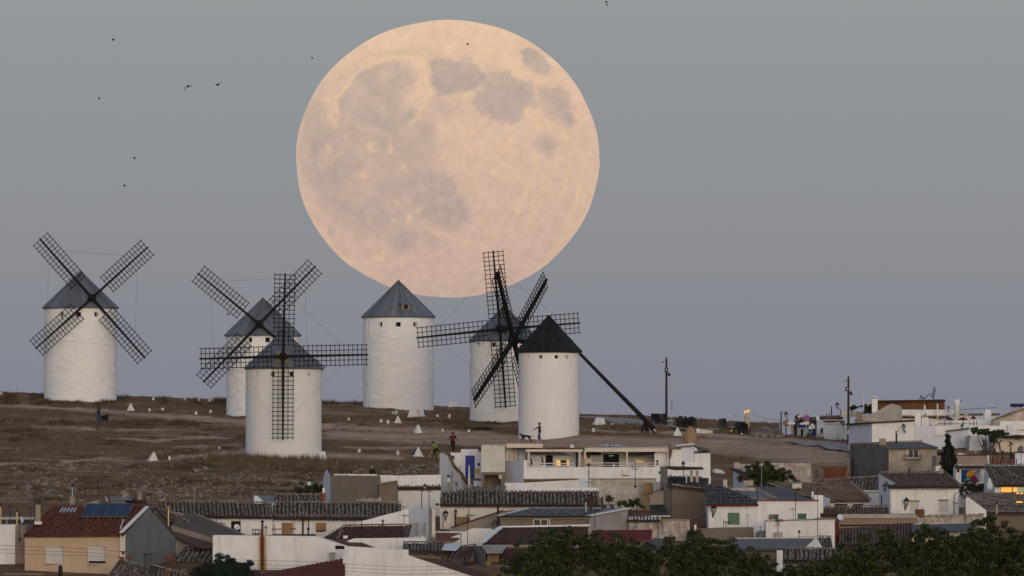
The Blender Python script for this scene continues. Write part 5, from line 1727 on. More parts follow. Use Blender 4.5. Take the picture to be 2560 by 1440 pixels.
antenna(735, 1292, 1342, 580.5, 'aerial with a fan of rods right of the reed blind window', [('yagi', 30, 16, 170)])
antenna(771, 1262, 1342, 581.5, 'tall bare mast before the long tiled roof', [('box', 60, 3, 0)])
# ---- front right white gable and red roofs at the bottom
h = house('white gabled house at the bottom edge with a red roof falling to the right', 980, 568)
body(h, [(863, None), (863, 1367), (1020, 1376), (1020, 1390), (1180, 1442), (1240, 1462), (1240, None)], 568, 5, WHITE)
MB().bar(at(1020, 1389, 568.1), at(1240, 1461, 568.1), 0.35, 0.05).build('coping', WHITEP, h)
MB().bar(at(863, 1366, 568.1), at(1020, 1375.4, 568.1), 0.28, 0.04).build('coping', WHITEP, h)
sheet(h, [(1178, 1444, 568.2), (1262, 1452, 572), (1120, 1400, 572.5), (1030, 1392, 568.2)], 14, BRSHEET)
h = house('low house whose plain red brown roof fills the bottom edge', 735, 564)
body(h, [(590, None), (596, 1446), (859, 1398), (859, None)], 566.5, 4, WHITE)
sheet(h, [(560, 1470, 563.5), (861, 1470, 563.5), (861, 1395, 566.6), (598, 1444, 566.6)], 22, REDSHEET if 'REDSHEET' in globals() else mat('red_sheet', (0.12, 0.036, 0.026), (0.09, 0.028, 0.022), 1.2, rough=0.8, fine=0.1), 0.025)
MB().pbox(857.5, 1388, 862.5, 1410, 563.2, 0.2).build('gable_post', WHITEP, h)
# ---- long tiled row
h = house('left half of the long tiled row, a small dish in its dark window', 560, 605)
body(h, rect(392, 1290, 681), 604.4, 6, WHITE, [(577, 1302, 602, 1332)])
win(h, 577, 1302, 602, 1332, 604.4, BEIGE, DARK, 'plain', sill=False)
tiles(h, [(392, 1291, 603.9), (683, 1294, 603.9), (678, 1259, 608.2), (398, 1254, 608.2)], 29, 9, OLDTILE, lean='right')
dish(592, 1318, 603.9, 7.5, 'round white dish in front of the dark window of the tiled row', 20, WHITEP, 1330)
antenna(542, 1252, 1322, 602.5, 'mast crossing the left half of the long tiled roof', [('bar', 4, 6, 0)])
antenna(486, 1217, 1256, 606.5, 'thin pale aerial with a long boom on the tiled ridge', [('flat', 1, 26, 0)], m=STEEL)
antenna(552, 1303, 1330, 602.7, 'small bushy aerial on the brown roof edge', [('yagi', 6, 16, 15)])
h = house('right half of the long tiled row with two reed blind windows', 850, 606)
body(h, [(683, None), (683, 1296), (1003, 1299), (1003, None)], 605.2, 6, WHITE, [(704, 1307, 732, 1335), (789, 1307, 816, 1331)])
win(h, 704, 1307, 732, 1335, 605.2, STRAW, STRAW, 'blind', cover=0.95)
win(h, 789, 1307, 816, 1331, 605.2, STRAW, DARK, 'blind', cover=0.8)
tiles(h, [(683, 1296, 604.6), (1003, 1298, 604.6), (1003, 1258, 609), (681, 1258, 609)], 32, 8, OLDTILE, lean='mid')
MB().tube([at(690, 1287, 605.5), at(850, 1288.5, 605.5), at(1000, 1291, 605.5)], 0.03, 5).build('cable', LGREY, h)
MB().obox(at(686, 1262, 608.6), (0.16, 0, 0), (0, 0.1, 0), (0, 0, 0.12)).build('ridge_stone', WSTONE, h)
antenna(772, 1262, 1330, 603.0, 'mast with a cable in front of the right half of the tiled row', [('bar', 3, 5, 0)])
h = house('small house whose dark tile roof shows above the long row', 718, 614)
body(h, [(635, None), (635, 1239), (642, 1240), (662, 1256), (800, 1258), (800, None)], 613.6, 5, SKYB)
slab(h, [(655, 1254, 613.4), (690, 1258, 613.4), (690, 1239, 617), (640, 1239, 617)], GREYSHEET, name='flat_roof')
tiles(h, [(689, 1259, 613), (806, 1260, 613), (800, 1238, 616.4), (688, 1238, 616.4)], 13, 5, OLDTILE)
chim(h, 805, 1232, 813, 1258, 615, BRICK)
MB().pbox(806, 1220, 812, 1232, 615.1, 0.2).build('chimney_pot', WHITEP, h)
antenna(777, 1230, 1256, 613.4, 'short pale rod aerial on the small dark roof', [('bar', 1, 2, 0)], m=STEEL)
antenna(791, 1233, 1256, 613.4, 'shorter pale rod beside the dark bush', [('bar', 1, 2, 0)], m=STEEL)
# ---- grey building and its white neighbour
h = house('grey rendered building with a crumbling white parapet', 885, 622, 'building', 'building')
body(h, [(826, None), (826, 1190), (840, 1188), (948, 1190), (950, None)], 621, 6, DGREY2 if 'DGREY2' in globals() else mat('grey_brown_render', (0.155, 0.135, 0.12), (0.12, 0.105, 0.095), 0.9, streak=0.3, bump=0.2, fine=0.08))
body(h, [(948, None), (948, 1210), (992, 1202), (994, 1262), (994, None)], 620.4, 4, BROWN, name='annex_wall')
MB().bar(at(946, 1209, 620.3), at(994, 1201, 620.3), 0.5, 0.06).build('annex_roof', BEIGE, h)
body(h, [(808, None), (808, 1196), (812, 1180), (818, 1174), (826, 1190), (826, None)], (808, 625, 826, 621), 0.4, SKYB, name='side_wall')
mb = MB()
for k in range(34):
 x = 836 + k * 3.2 + random.uniform(-1, 1)
 mb.obox(at(x, 1187.5 + random.uniform(-1, 1), 621.2), (random.uniform(.05, .1), 0, 0), (0, random.uniform(0.083, 0.195), 0), (0, 0, random.uniform(.04, .1)))
mb.build('parapet_rubble', WSTONE, h, kind='stuff')
mb = MB()
for k in range(46):
 mb.obox(at(random.uniform(893, 950), 1255 - abs(random.gauss(0, 4)), 619.6 + random.uniform(0, .4)), (random.uniform(.05, .14), 0, 0), (0, random.uniform(0.083, 0.195), 0), (0, 0, random.uniform(.04, .1)))
mb.build('rubble_coping', LGREY, h, kind='stuff')
h = house('white two stage house with a tile cornice beside the grey building', 1045, 625)
body(h, rect(948, 1188, 981), 626, 3, WHITE, name='box_wall')
body(h, [(981, None), (981, 1189), (1102, 1187), (1102, None)], 626.5, 5, WHITE, name='upper_wall')
body(h, rect(994, 1222, 1102), 624.5, 2.2, WHITE)
tiles(h, [(992, 1222, 624.2), (1103, 1221, 624.2), (1103, 1215, 626.3), (992, 1216, 626.3)], 13, 2, BRTILE, ridge=False)
body(h, rect(1086, 1300, 1101), 623.9, 0.5, BLUE, name='blue_skirting')
lantern(1062, 1218, 619, 16, 'black lantern on a post in front of the white two stage house', foot=1285, wall_dx=-8)
antenna(1073, 1223, 1284, 618, 'thin mast with cross rods beside the lantern post', [('flat', 5, 16, 0), ('bar', 40, 3, 0)])
MB().tube([at(1009, 1262, 618), at(1009, 1276, 618)], 0.03, 5)
antenna(1008, 1264, 1290, 612, 'short dark aerial above the end of the tiled row', [('flat', 3, 14, 10)])
# ---- white gable, its front coloured pale blue for shade
h = house('white house with pale blue shaded front and two tall windows', 1010, 597)
body(h, [(760, None), (762, 1352), (805, 1331), (900, 1304), (1023, 1272), (1023, None)], 597.5, 3, WHITE)
BY = (1022, 597.4, 1072, 595.2)
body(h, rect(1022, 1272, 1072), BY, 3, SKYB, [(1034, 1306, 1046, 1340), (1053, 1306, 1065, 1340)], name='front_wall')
win(h, 1034, 1306, 1046, 1340, BY, PLAST, GREYSHEET, 'bars', fw=0.8, barm=STEEL)
win(h, 1053, 1306, 1065, 1340, BY, PLAST, GREYSHEET, 'bars', fw=0.8, barm=STEEL)
body(h, rect(1072, 1271, 1080), 595.0, 1, GREY, name='pillar_side')
body(h, rect(1080, 1271, 1088), 595.0, 1, CREAM, name='pillar')
MB().bar(at(790, 1337, 597.4), at(900, 1303.2, 597.4), 0.4, 0.05).build('coping', WHITEP, h)
antenna(1010, 1283, 1362, 592.5, 'pale mast with a comb aerial before the pale blue house', [('yagi', 6, 18, 0)], m=STEEL)
# ---- red hut roofs in front
h = house('low white house with a red tiled hip roof and a thin black flue', 930, 592)
body(h, rect(812, 1344, 1064), 590.6, 4, WHITE)
tiles(h, [(806, 1345, 590), (1020, 1346, 590), (1018, 1314, 594.5), (858, 1316, 594.5)], 34, 8, REDTILE, lean='right', rise=0.6)
body(h, [(868, None), (868, 1352), (885, 1346), (1064, 1344), (1064, None)], 588, 1.2, WHITE, name='front_wall')
slab(h, [(872, 1366, 586), (935, 1368, 586), (884, 1348, 589.5), (800, 1345, 589.5)], REDTILE, name='lower_roof')
flue(h, 957, 1306, 1344, 591, 1.9, RUST)
chim(h, 858, 1339, 869, 1346, 589.8, WHITEP, 0.4)
MB().bar(at(845, 1345, 590.2), at(856, 1322, 593.6), 0.25, 0.08).build('roof_flashing', LGREY, h)
tiles(h, [(1008, 1344, 589.8), (1020, 1345, 589.8), (1031, 1312, 592.5), (1016, 1312, 592.5)], 2, 6, OLDTILE, ridge=False)
antenna(904, 1297, 1344, 590, 'thin mast on the red hip roof', [('bar', 2, 4, 0)])
antenna(870, 1344, 1368, 584, 'short bare rod in front of the low red roof', [('bar', 2, 5, 0)])
# ---- old mossy roofs right of the bottom gable
h = house('tumbledown shed with mossy tile roofs and a glass hatch', 1110, 581)
body(h, [(1020, None), (1020, 1380), (1130, 1388), (1130, None)], 582.6, 4, BEIGE)
tiles(h, [(1006, 1377, 581.6), (1130, 1384, 581.6), (1128, 1358, 585), (1008, 1358, 585)], 14, 6, OLDTILE)
tiles(h, [(1092, 1412, 580), (1156, 1424, 580), (1190, 1364, 584.5), (1130, 1372, 584.5)], 8, 8, OLDTILE, lean='right')
slab(h, [(1104, 1379, 580.9), (1140, 1381, 580.9), (1156, 1364, 583.5), (1112, 1364, 583.5)], SKYB, name='glass_hatch', thick=0.05, lift=0.16)
body(h, [(1150, None), (1156, 1424), (1190, 1366), (1192, None)], 584.6, 2, BEIGE, name='gable_wall')
MB().pbox(1022, 1378, 1044, 1383.5, 582.2, 0.5).build('beam_end', CREAM, h)
MB().pbox(1070, 1383, 1085, 1388, 582.2, 0.5).build('beam_end', CREAM, h)
body(h, [(1184, None), (1184, 1358), (1214, 1384), (1214, None)], (1184, 584, 1214, 580), 0.4, GREY, name='side_wall')
flue(h, 1162, 1402, 1424, 579.5, 2.2, IRON)
# ================================================================== village, middle
# ---- cream house with the long dark tile roof
h = house('cream walled house with a lantern under a long dark tile roof', 1300, 612)
body(h, [(1100, None), (1100, 1263), (1498, 1264), (1498, None)], 611.4, 6, CREAM2 if 'CREAM2' in globals() else mat('warm_whitewash', (0.74, 0.675, 0.60), (0.67, 0.61, 0.54), 0.7, streak=0.2, bump=0.2, fine=0.03), [(1142, 1292, 1175, 1318)])
win(h, 1142, 1292, 1175, 1318, 611.4, STRAW, STRAW, 'blind', sill=False)
tiles(h, [(1100, 1263, 610.8), (1501, 1264, 610.8), (1496, 1228, 615), (1102, 1230, 615)], 41, 7, OLDTILE, lean='mid', ridge=False)
MB().tube([at(1100, 1264.5, 611.2), at(1300, 1265, 611.2), at(1500, 1265.5, 611.2)], 0.04, 5).build('eave_strip', BRICK, h)
body(h, [(1262, None), (1263, 1226), (1340, 1220), (1490, 1219), (1497, 1223), (1497, None)], 615.1, 1.0, WHITE, name='rear_parapet')
tiles(h, [(1262, 1231, 614.9), (1497, 1229, 614.9), (1497, 1224, 616), (1262, 1227, 616)], 24, 1, WSTONE, ridge=False)
tiles(h, [(1140, 1231, 615), (1262, 1231, 615), (1262, 1217, 617.4), (1186, 1217, 617.4)], 14, 3, OLDTILE, ridge=False)
chim(h, 1496, 1246, 1508, 1275, 611.0, BROWN, 0.5)
flue(h, 1139, 1281, 1320, 610.6, 2.4, RUST)
lantern(1115, 1286, 611.4, 19, 'black wall lantern on the cream house with the long dark roof', wall_dx=-2)
antenna(1172, 1262, 1322, 608.5, 'tall comb aerial before the reed blind of the cream house', [('flat', 4, 36, 0), ('yagi', 26, 22, -10)])
antenna(1108, 1278, 1330, 610.8, 'thin curved rod on the corner of the cream house', [('bar', 1, 4, 0)])
MB().tube([at(1349, 1260, 610.9), at(1349, 1280, 610.9)], 0.02, 4).build('cable', IRON, h)
lamp = thing('spotlight', 'small black spotlight on the corner above the lantern', 'lamp', at(1093, 1261, 611), None)
MB().pbox(1089, 1258, 1097, 1264, 610.9, 0.25).build('housing', IRON, lamp)
MB().bar(at(1097, 1261, 611.1), at(1101, 1262, 611.4), 0.04).build('bracket', IRON, lamp)
# ---- low beige building with a grey roof
h = house('low beige building with a pale edged grey roof and a small white window', 1370, 602)
body(h, [(1252, None), (1252, 1296), (1472, 1294), (1472, None)], 601.4, 5, BROWN2 if 'BROWN2' in globals() else mat('umber_render', (0.215, 0.165, 0.125), (0.18, 0.14, 0.105), 0.7, streak=0.12, fine=0.04), [(1333, 1298, 1370, 1315)])
win(h, 1333, 1298, 1370, 1315, 601.4, PLAST, GLASS, 'sash', fw=2.2, sill=False, deep=0.08)
MB().pbox(1249, 1291, 1474, 1296.5, 601.0, 0.5).build('fascia', CREAM, h)
MB().tube([at(1374, 1296, 601.2), at(1374, 1317, 601.2)], 0.05, 6).build('downpipe', PLAST, h)
GR = [(1248, 1291, 600.8), (1476, 1291, 600.8), (1500, 1271, 606.5), (1320, 1271, 606.5)]
rf = tiles(h, GR, 30, 7, GREYSHEET, lean='mid', ridge=False, rise=0.6)
MB().bar(hit(1249, 1290.5, GR, .06), hit(1321, 1272, GR, .06), 0.35, 0.06).build('verge', SKYB, h)
MB().bar(at(1320, 1271, 606.6), at(1502, 1270.5, 606.6), 0.4, 0.08).build('ridge_strip', SKYB, h)
body(h, [(1472, None), (1472, 1290), (1569, 1272), (1571, None)], (1472, 601, 1571, 606.5), 0.4, LGREY, name='side_wall')
MB().bar(at(1472, 1289, 600.9), at(1570, 1270.5, 606.4), 0.5, 0.06).build('coping', WHITEP, h)
slab(h, [(1476, 1286, 601.5), (1566, 1272, 606.3), (1500, 1270, 608), (1476, 1278, 606)], GREYSHEET, name='rear_roof')
flue(h, 1464.5, 1255, 1284, 603.5, 2.6, STEEL)
flue(h, 1477, 1241, 1281, 604, 2.8, RUST)
flue(h, 1505, 1249, 1274, 606, 2.0, IRON)
antenna(1487, 1240, 1318, 600.3, 'thin black mast on the corner of the low beige building', [('flat', 2, 12, 10)])
# ---- beige gable with a dark sheet roof
h = house('plain beige gable rising to a point behind the low beige building', 1220, 605)
body(h, [(1112, None), (1127, 1320), (1190, 1297), (1259, 1276), (1312, 1290), (1320, None)], 605, 5, BEIGE)
MB().bar(at(1126, 1319.5, 604.9), at(1259, 1275.5, 604.9), 0.3, 0.08).build('verge', DWOOD, h)
slab(h, [(1262, 1277, 604.7), (1316, 1291, 604.7), (1330, 1283, 609), (1290, 1275, 609)], BRTILE, name='roof')
flue(h, 1245, 1268, 1325, 602.8, 2.8, RUST)
mb = MB()
mb.bar(at(1229, 1314, 602.5), at(1236, 1302, 602.5), 0.14)
mb.bar(at(1236, 1302, 602.5), at(1243, 1308, 602.5), 0.12)
mb.build('bent_pipe', RUST, h)
body(h, [(1226, None), (1226, 1318), (1240, 1306), (1258, 1312), (1258, None)], 602.9, 0.8, GREY, name='stack')
# ---- white stepped walls and small brown roofs before the beige gable
h = house('white plastered lump of a house with a low red roof, below the beige gable', 1180, 597)
body(h, [(1100, None), (1104, 1352), (1150, 1335), (1180, 1321), (1228, 1322), (1238, 1330), (1238, None)], 596.8, 3, WHITE)
body(h, rect(1085, 1329, 1170), 599, 2, WHITE, name='rear_wall')
slab(h, [(1088, 1352, 595.6), (1128, 1352, 595.6), (1178, 1333, 598.5), (1090, 1331, 598.5)], REDTILE)
c0 = chim(h, 1074, 1344, 1088, 1362, 595, BEIGE)
for k in range(4):
 MB().pbox(1072, 1337 + 4.2 * k, 1090, 1339 + 4.2 * k, 594.9, 0.65).build('vent_slat', LGREY, c0)
antenna(1152, 1336, 1356, 594.6, 'short rod on the low roof below the beige gable', [('bar', 1, 6, 0)])
antenna(1169, 1290, 1360, 594.0, 'thin mast beside the white plastered lump of a house', [('bar', 2, 4, 0)])
# ---- two red roofs in steps
h = house('house with two broad red brown tile roofs in steps and a pale hatch awning', 1320, 588)
body(h, [(1255, None), (1255, 1315), (1478, 1313), (1478, None)], 592.5, 3, LGREY, name='rear_wall')
body(h, rect(1215, 1362, 1480), 586.5, 1.5, BEIGE)
U = [(1207, 1359, 587.5), (1470, 1361, 587.5), (1470, 1318, 592.3), (1254, 1319, 592.3)]
tiles(h, U, 40, 12, RBTILE if 'RBTILE' in globals() else mat('worn_red_tile', (0.15, 0.068, 0.05), (0.10, 0.045, 0.035), 2.2, fine=0.25, rnd=[(0.13, 0.055, 0.04), (0.18, 0.085, 0.06), (0.10, 0.05, 0.04), (0.21, 0.12, 0.09)]), rise=0.55, ridge=False)
MB().bar(hit(1206, 1358, U, .08), hit(1254, 1319, U, .08), 0.42, 0.1).build('verge', WHITEP, h)
MB().bar(at(1252, 1317, 592.2), at(1475, 1313, 592.2), 0.4, 0.12).build('ridge_strip', WHITEP, h)
Lw = [(1250, 1412, 582.6), (1480, 1412, 582.6), (1480, 1363, 587.2), (1262, 1362, 587.2)]
tiles(h, Lw, 34, 12, REDTILE, rise=0.6, ridge=False)
AW = [(1216, 1382, 582.8), (1255, 1382, 582.8), (1268, 1363, 585.5), (1204, 1363, 585.5)]
slab(h, AW, LGREY, name='hatch_awning', thick=0.05)
body(h, [(1212, None), (1212, 1382), (1250, 1382), (1250, None)], 584.2, 1, DARK, name='hatch_recess')
MB().pbox(1218, 1384, 1248, 1406, 583.9, 0.1).build('reed_screen', STRAW, h)
MB().tube([at(1210, 1400, 582), at(1210, 1450, 582)], 0.05, 6).build('downpipe', WHITEP, h)
MB().pbox(1212, 1403, 1227, 1440, 582.2, 0.3).build('shutter_board', WOODY, h)
# ---- maroon awning and old garden walls
h = house('old streaked garden wall topped with white tiles', 1640, 606, 'wall', 'garden_wall', 'old walls')
body(h, [(1571, None), (1571, 1300), (1650, 1301), (1650, 1299), (1724, 1300), (1724, None)], 606, 0.5, PEEL)
tiles(h, [(1569, 1302, 605.7), (1651, 1302, 605.7), (1651, 1294, 606.6), (1569, 1294, 606.6)], 10, 1, WSTONE, ridge=False)
MB().bar(at(1651, 1298, 606), at(1726, 1299, 606), 0.5, 0.06).build('coping', BEIGE, h)
aw = thing('awning', 'long maroon awning stretched behind the tree tops', 'awning', at(1555, 1350, 598), None)
mb = MB()
mb.quad(at(1470, 1352, 597), at(1628, 1348, 597), at(1632, 1324, 600), at(1474, 1326, 600))
mb.quad(at(1470, 1355, 597), at(1628, 1351, 597), at(1628, 1348, 597), at(1470, 1352, 597))
mb.build('cloth', MAROON, aw)
for x in (1472, 1550, 1627):
 MB().tube([at(x, 1351, 597.1), at(x, 1420, 597.1)], 0.03, 5).build('pole', IRON, aw)
h = house('brick terrace building with striped plastic roof behind the tree tops', 1600, 599)
body(h, rect(1480, 1352, 1650), 599.2, 3, OLDW)
mb = MB()
for k in range(60):
 mb.obox(at(1530 + random.uniform(0, 95), 1350 + random.gauss(0, 1.2), 598.9), (.06, 0, 0), (0, random.uniform(0.033, 0.078), 0), (0, 0, .04))
mb.build('parapet_rubble', WSTONE, h, kind='stuff')
sheet(h, [(1612, 1368, 596.5), (1668, 1372, 596.5), (1672, 1346, 599), (1632, 1345, 599)], 9, GREYSHEET)
antenna(1592, 1262, 1320, 604.6, 'thin mast before the streaked garden wall, left of two', [('bar', 2, 6, 0)])
antenna(1645, 1270, 1345, 601.5, 'aerial mast with a dark box before the streaked garden wall', [('box', 12, 4, 0), ('flat', 5, 14, 0)])
antenna(1656, 1286, 1330, 604.4, 'short thin mast right of the boxed aerial on the garden wall', [('bar', 2, 4, 0)])
# ---- brown plastered house with the raised canopy
h = house('brown plastered house with a roof canopy on two posts', 1710, 619)
body(h, [(1679, None), (1679, 1213), (1700, 1212), (1764, 1222), (1762, None)], 618.4, 5, BROWN)
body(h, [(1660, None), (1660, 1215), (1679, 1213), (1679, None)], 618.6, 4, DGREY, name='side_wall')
body(h, [(1764, None), (1764, 1225), (1778, 1240), (1778, None)], (1764, 618.4, 1778, 621), 0.4, DGREY, name='right_wall')
body(h, rect(1651, 1166, 1669), 620, 1.2, DGREY, name='stair_tower')
tl_ = tiles(h, [(1672, 1214, 617.8), (1770, 1224, 617.8), (1772, 1194, 622.5), (1672, 1194, 622.5)], 22, 4, DARKSHEET, ridge=False, rise=0.5, single=True)
body(h, rect(1670, 1191, 1755), 622.8, 1.5, BROWN, name='rear_wall')
MB().prism([at(1666, 1168, 620), at(1759, 1171, 620), at(1759, 1174, 620), at(1690, 1176, 620), at(1666, 1172, 620)], (0, 3, 0.1)).build('canopy', DWOOD, h)
for x in (1725, 1739):
 body(h, rect(x, 1176, x + 8, 1211), 620.3, 0.35, CONC, name='post')
mb = MB()
for k in range(40):
 t = random.random()
 mb.obox(at(1681 + t * 82, 1212 + t * 9 + random.uniform(-1, 1.5), 618.2), (random.uniform(.05, .12), 0, 0), (0, random.uniform(0.055, 0.130), 0), (0, 0, random.uniform(.03, .07)))
mb.build('broken_edge', LGREY, h, kind='stuff')
body(h, [(1624, None), (1624, 1238), (1659, 1226), (1659, None)], 617.8, 3, BEIGE, name='annex_wall')
MB().bar(at(1608, 1240, 617.6), at(1655, 1222, 617.6), 0.5, 0.06).build('annex_roof', DWOOD, h)
sheet(h, [(1628, 1289, 614.5), (1675, 1290, 614.5), (1659, 1261, 617.5), (1625, 1262, 617.5)], 10, DARKSHEET, 0.04)
MB().pbox(1628, 1288.5, 1676, 1292, 614.4, 0.1).build('gutter', CREAM, h)
flue(h, 1649, 1185, 1200, 619.5, 2.0, WHITEP, GREEN)
MB().tube([at(1716, 1188, 617.7), at(1716, 1208, 617.7)], [0.05, 0.03], 6).lathe(at(1716, 1188, 617.7), [(0.02, -0.05), (0.14, 0.04), (0.15, 0.08)], 8).build('vase', PLAST, h)
body(h, [(1724, None), (1724, 1296), (1746, 1296), (1764, 1325), (1764, None)], 609, 1.5, BRSHEET, name='red_wall')
lantern(1708, 1161, 621, 15, 'black lantern rising above the wooden roof canopy', foot=1196, wall_dx=0)
wd = thing('ochre_door', 'narrow ochre door set in the rough stone wall', 'door', at(1619, 1270, 636), None)
body(wd, rect(1607, 1207, 1632, 1276), 636.2, 0.15, WOODY, name='leaf')
MB().pbox(1605, 1204, 1634, 1207, 636.1, 0.3).build('lintel', OLDW, wd)
body(wd, rect(1633, 1205, 1651, 1240), 635, 0.4, LGREY, name='side_post')
# ---- terrace restaurant
h = house('long white terrace restaurant with canopies and railings', 1520, 640, 'restaurant', 'terrace_restaurant', None)
body(h, [(1309, None), (1309, 1152), (1318, 1150), (1318, 1168), (1775, 1167), (1777, 1197), (1309, 1197)], 638, 0.4, WHITE, name='parapet')
body(h, [(1262, None), (1262, 1207), (1309, 1207), (1480, 1197), (1480, None)], 637.9, 0.5, WHITE, name='lower_wall')
body(h, [(1640, None), (1640, 1196), (1777, 1197), (1777, None)], 637.8, 0.5, WHITE, name='lower_wall')
body(h, [(1478, None), (1478, 1197), (1640, 1197), (1640, None)], 637.7, 0.5, OLDW, name='stone_wall')
MB().tube([at(1309, 1205, 637.6), at(1314, 1198.5, 637.5), at(1400, 1197, 637.5), at(1640, 1196.5, 637.5)], 0.035, 5).build('pipe', BEIGE, h)
body(h, [(1262, None), (1262, 1152), (1309, 1151), (1309, None)], (1262, 642, 1309, 638.2), 0.3, SKYB, name='left_wall')
body(h, rect(1264, 1121, 1322, 1170), 643.5, 0.3, WHITE, name='back_wall')
MB().pbox(1266, 1109, 1357, 1119.5, 641, 2.8).build('roof_slab', CREAM, h)
MB().pbox(1280, 1119, 1340, 1122, 641.3, 2).build('slab_soffit', DARK, h)
for x in (1294, 1315):
 MB().pbox(x, 1122, x + 2.5, 1152, 641.2, 0.15).build('post', IRON, h)
body(h, rect(1275, 1137, 1291, 1153), 643, 0.2, CREAM, name='menu_board')
MB().pbox(1314, 1122.5, 1457, 1129.5, 639, 0.25).build('beam', CREAM, h)
MB().prism([at(1312, 1122, 638.9), at(1395, 1118.5, 638.9), at(1460, 1120.5, 638.9), at(1460, 1122.5, 638.9), at(1312, 1122.5, 638.9)], (0, 3.4, 0)).build('canopy', DWOOD, h)
for x in (1320, 1447.5):
 MB().pbox(x, 1129, x + 4, 1168, 639.0, 0.2).build('post', CREAM, h)
body(h, [(1318, 1175), (1318, 1126), (1460, 1126), (1460, 1175)], 642.6, 0.3, WHITE, [(1364, 1138, 1382, 1168)], name='room_wall')
win(h, 1364, 1138, 1382, 1168, 642.6, DWOOD, DARK, 'plain', sill=False, name='door')
mb = MB()
mb.quad(at(1322, 1136, 641), at(1428, 1139, 641), at(1405, 1129, 642.2), at(1322, 1130, 642.2))
mb.build('sun_sail', SKYB, h)
MB().pbox(1432, 1126, 1440, 1168, 642.0, 0.3).build('pillar', SKYB, h)
MB().pbox(1440, 1130, 1445, 1168, 641.5, 0.3).build('dark_post', IRON, h)
mb = MB()
mb.tube([at(x, y, 638.1) for x, y in ((1331, 1162), (1333, 1159), (1380, 1158.5), (1434, 1158.5), (1437, 1161), (1434, 1164.5), (1380, 1165), (1334, 1165), (1331, 1162))], 0.045, 6)
mb.build('railing', PLAST, h)
MB().tube([at(1356, 1165, 638.1), at(1356, 1168, 638.1)], 0.05, 6).build('rail_foot', PLAST, h)
lt = thing('lit_bar_counter', 'glowing orange lit bar front on the left terrace', 'bar counter', at(1406, 1168, 641), None)
MB().pbox(1391, 1151, 1401, 1166, 641, 0.1).build('lit_panel', LIT2, lt)
MB().pbox(1417, 1151, 1422, 1163, 641, 0.1).build('lit_panel', LIT2, lt)
MB().pbox(1401, 1150.5, 1417, 1158, 641.05, 0.1).build('counter_top', DWOOD, lt)
MB().pbox(1401, 1158, 1422, 1168, 641.1, 0.3).build('counter_base', DGREY, lt)
for x, l_ in ((1326, 'dark chair at the left end of the lit terrace'), (1354, 'dark high backed chair in the middle of the lit terrace')):
 c_ = thing('terrace_chair', l_, 'chair', at(x, 1169, 640.4), 'chairs on the restaurant terrace')
 MB().pbox(x - 4, 1160, x + 4, 1162, 640.4, 0.45).build('seat', IRON, c_)
 MB().tube([at(x + 3, 1161, 640.7), at(x + 2, 1150, 640.8), at(x - 1, 1144, 640.9)], 0.06, 6).build('backrest', IRON, c_)
 for q in (-3.5, 3):
  MB().pbox(x + q, 1162, x + q + 1, 1170, 640.4, 0.05).build('leg', IRON, c_)
MB().pbox(1461, 1120.5, 1672, 1129.5, 639.2, 0.25).build('beam', CREAM, h)
slab(h, [(1461, 1121, 639.2), (1672, 1121, 639.2), (1665, 1117, 642.4), (1465, 1118, 642.4)], CREAM, name='canopy_roof', thick=0.06)
for x in (1461, 1565.5, 1668):
 MB().pbox(x, 1129, x + 4, 1168, 639.1, 0.2).build('post', CREAM, h)
body(h, rect(1450, 1126, 1672, 1175), 642.4, 0.3, LGREY2 if 'LGREY2' in globals() else mat('pale_grey_render', (0.50, 0.46, 0.45), (0.45, 0.42, 0.41), 0.8, streak=0.1, fine=0.03), [(1508, 1135, 1548, 1169)], name='room_wall')
win(h, 1508, 1135, 1548, 1169, 642.4, DWOOD, DARK, 'plain', sill=False, name='opening')
MB().pbox(1522, 1138.5, 1534, 1140.5, 642.3, 0.05).build('exit_light', glow('green_glow', (0.15, 0.6, 0.42), 0.3), h)
tiles(h, [(1462, 1134, 641.2), (1502, 1134, 641.2), (1502, 1129, 642.3), (1462, 1129, 642.3)], 6, 2, OLDTILE, ridge=False, name='little_roof')
MB().prism([at(1560, 1137, 640.5), at(1600, 1130, 640.5), at(1648, 1128, 640.5), at(1640, 1137, 640.5), at(1600, 1140, 640.5)], (0, 1.7, 0)).build('rolled_awning', mat('olive_cloth', (0.045, 0.05, 0.04), (0.03, 0.035, 0.03), 2.0), h)
body(h, [(1636, 1175), (1636, 1134), (1646, 1128), (1672, 1126), (1672, 1175)], 640, 2, WHITE, name='side_room')
MB().pbox(1641, 1150, 1646, 1162, 639.9, 0.15).build('wall_speaker', IRON, h)
MB().pbox(1471, 1136, 1475, 1144, 642.2, 0.15).build('wall_lamp', IRON, h)
sg = thing('sign_board', 'plain cream board at the left end of the second terrace', 'board', at(1471, 1160, 638.3), None)
MB().pbox(1462, 1147, 1480, 1160, 638.3, 0.06).build('panel', CANVAS, sg)
MB().pbox(1470, 1160, 1472, 1168, 638.32, 0.04).build('leg', IRON, sg)
mb = MB()
mb.pbox(1480, 1156.5, 1655, 1158, 638.2, 0.06)
mb.pbox(1508, 1162.5, 1655, 1164, 638.2, 0.06)
for x in (1533, 1572, 1612, 1653):
 mb.pbox(x, 1157, x + 3, 1168, 638.2, 0.06)
mb.build('railing', PLAST, h)
for x in (1570, 1578):
 MB().pbox(x, 1164, x + 5, 1167, 638.5, 0.3).build('planter', DARK, h)
MB().pbox(1590, 1152.5, 1608, 1154, 642.3, 0.05).build('light_strip', LIT2, h)
MB().pbox(1577, 1143, 1584, 1152, 642.3, 0.05).build('poster', CANVAS, h)
body(h, [(1672, None), (1672, 1128), (1690, 1119), (1705, 1116), (1740, 1120), (1746, 1128), (1776, 1129), (1777, None)], 639.5, 6, WHITE, [(1706, 1117, 1737, 1156)], name='end_room', reveal=0.3)
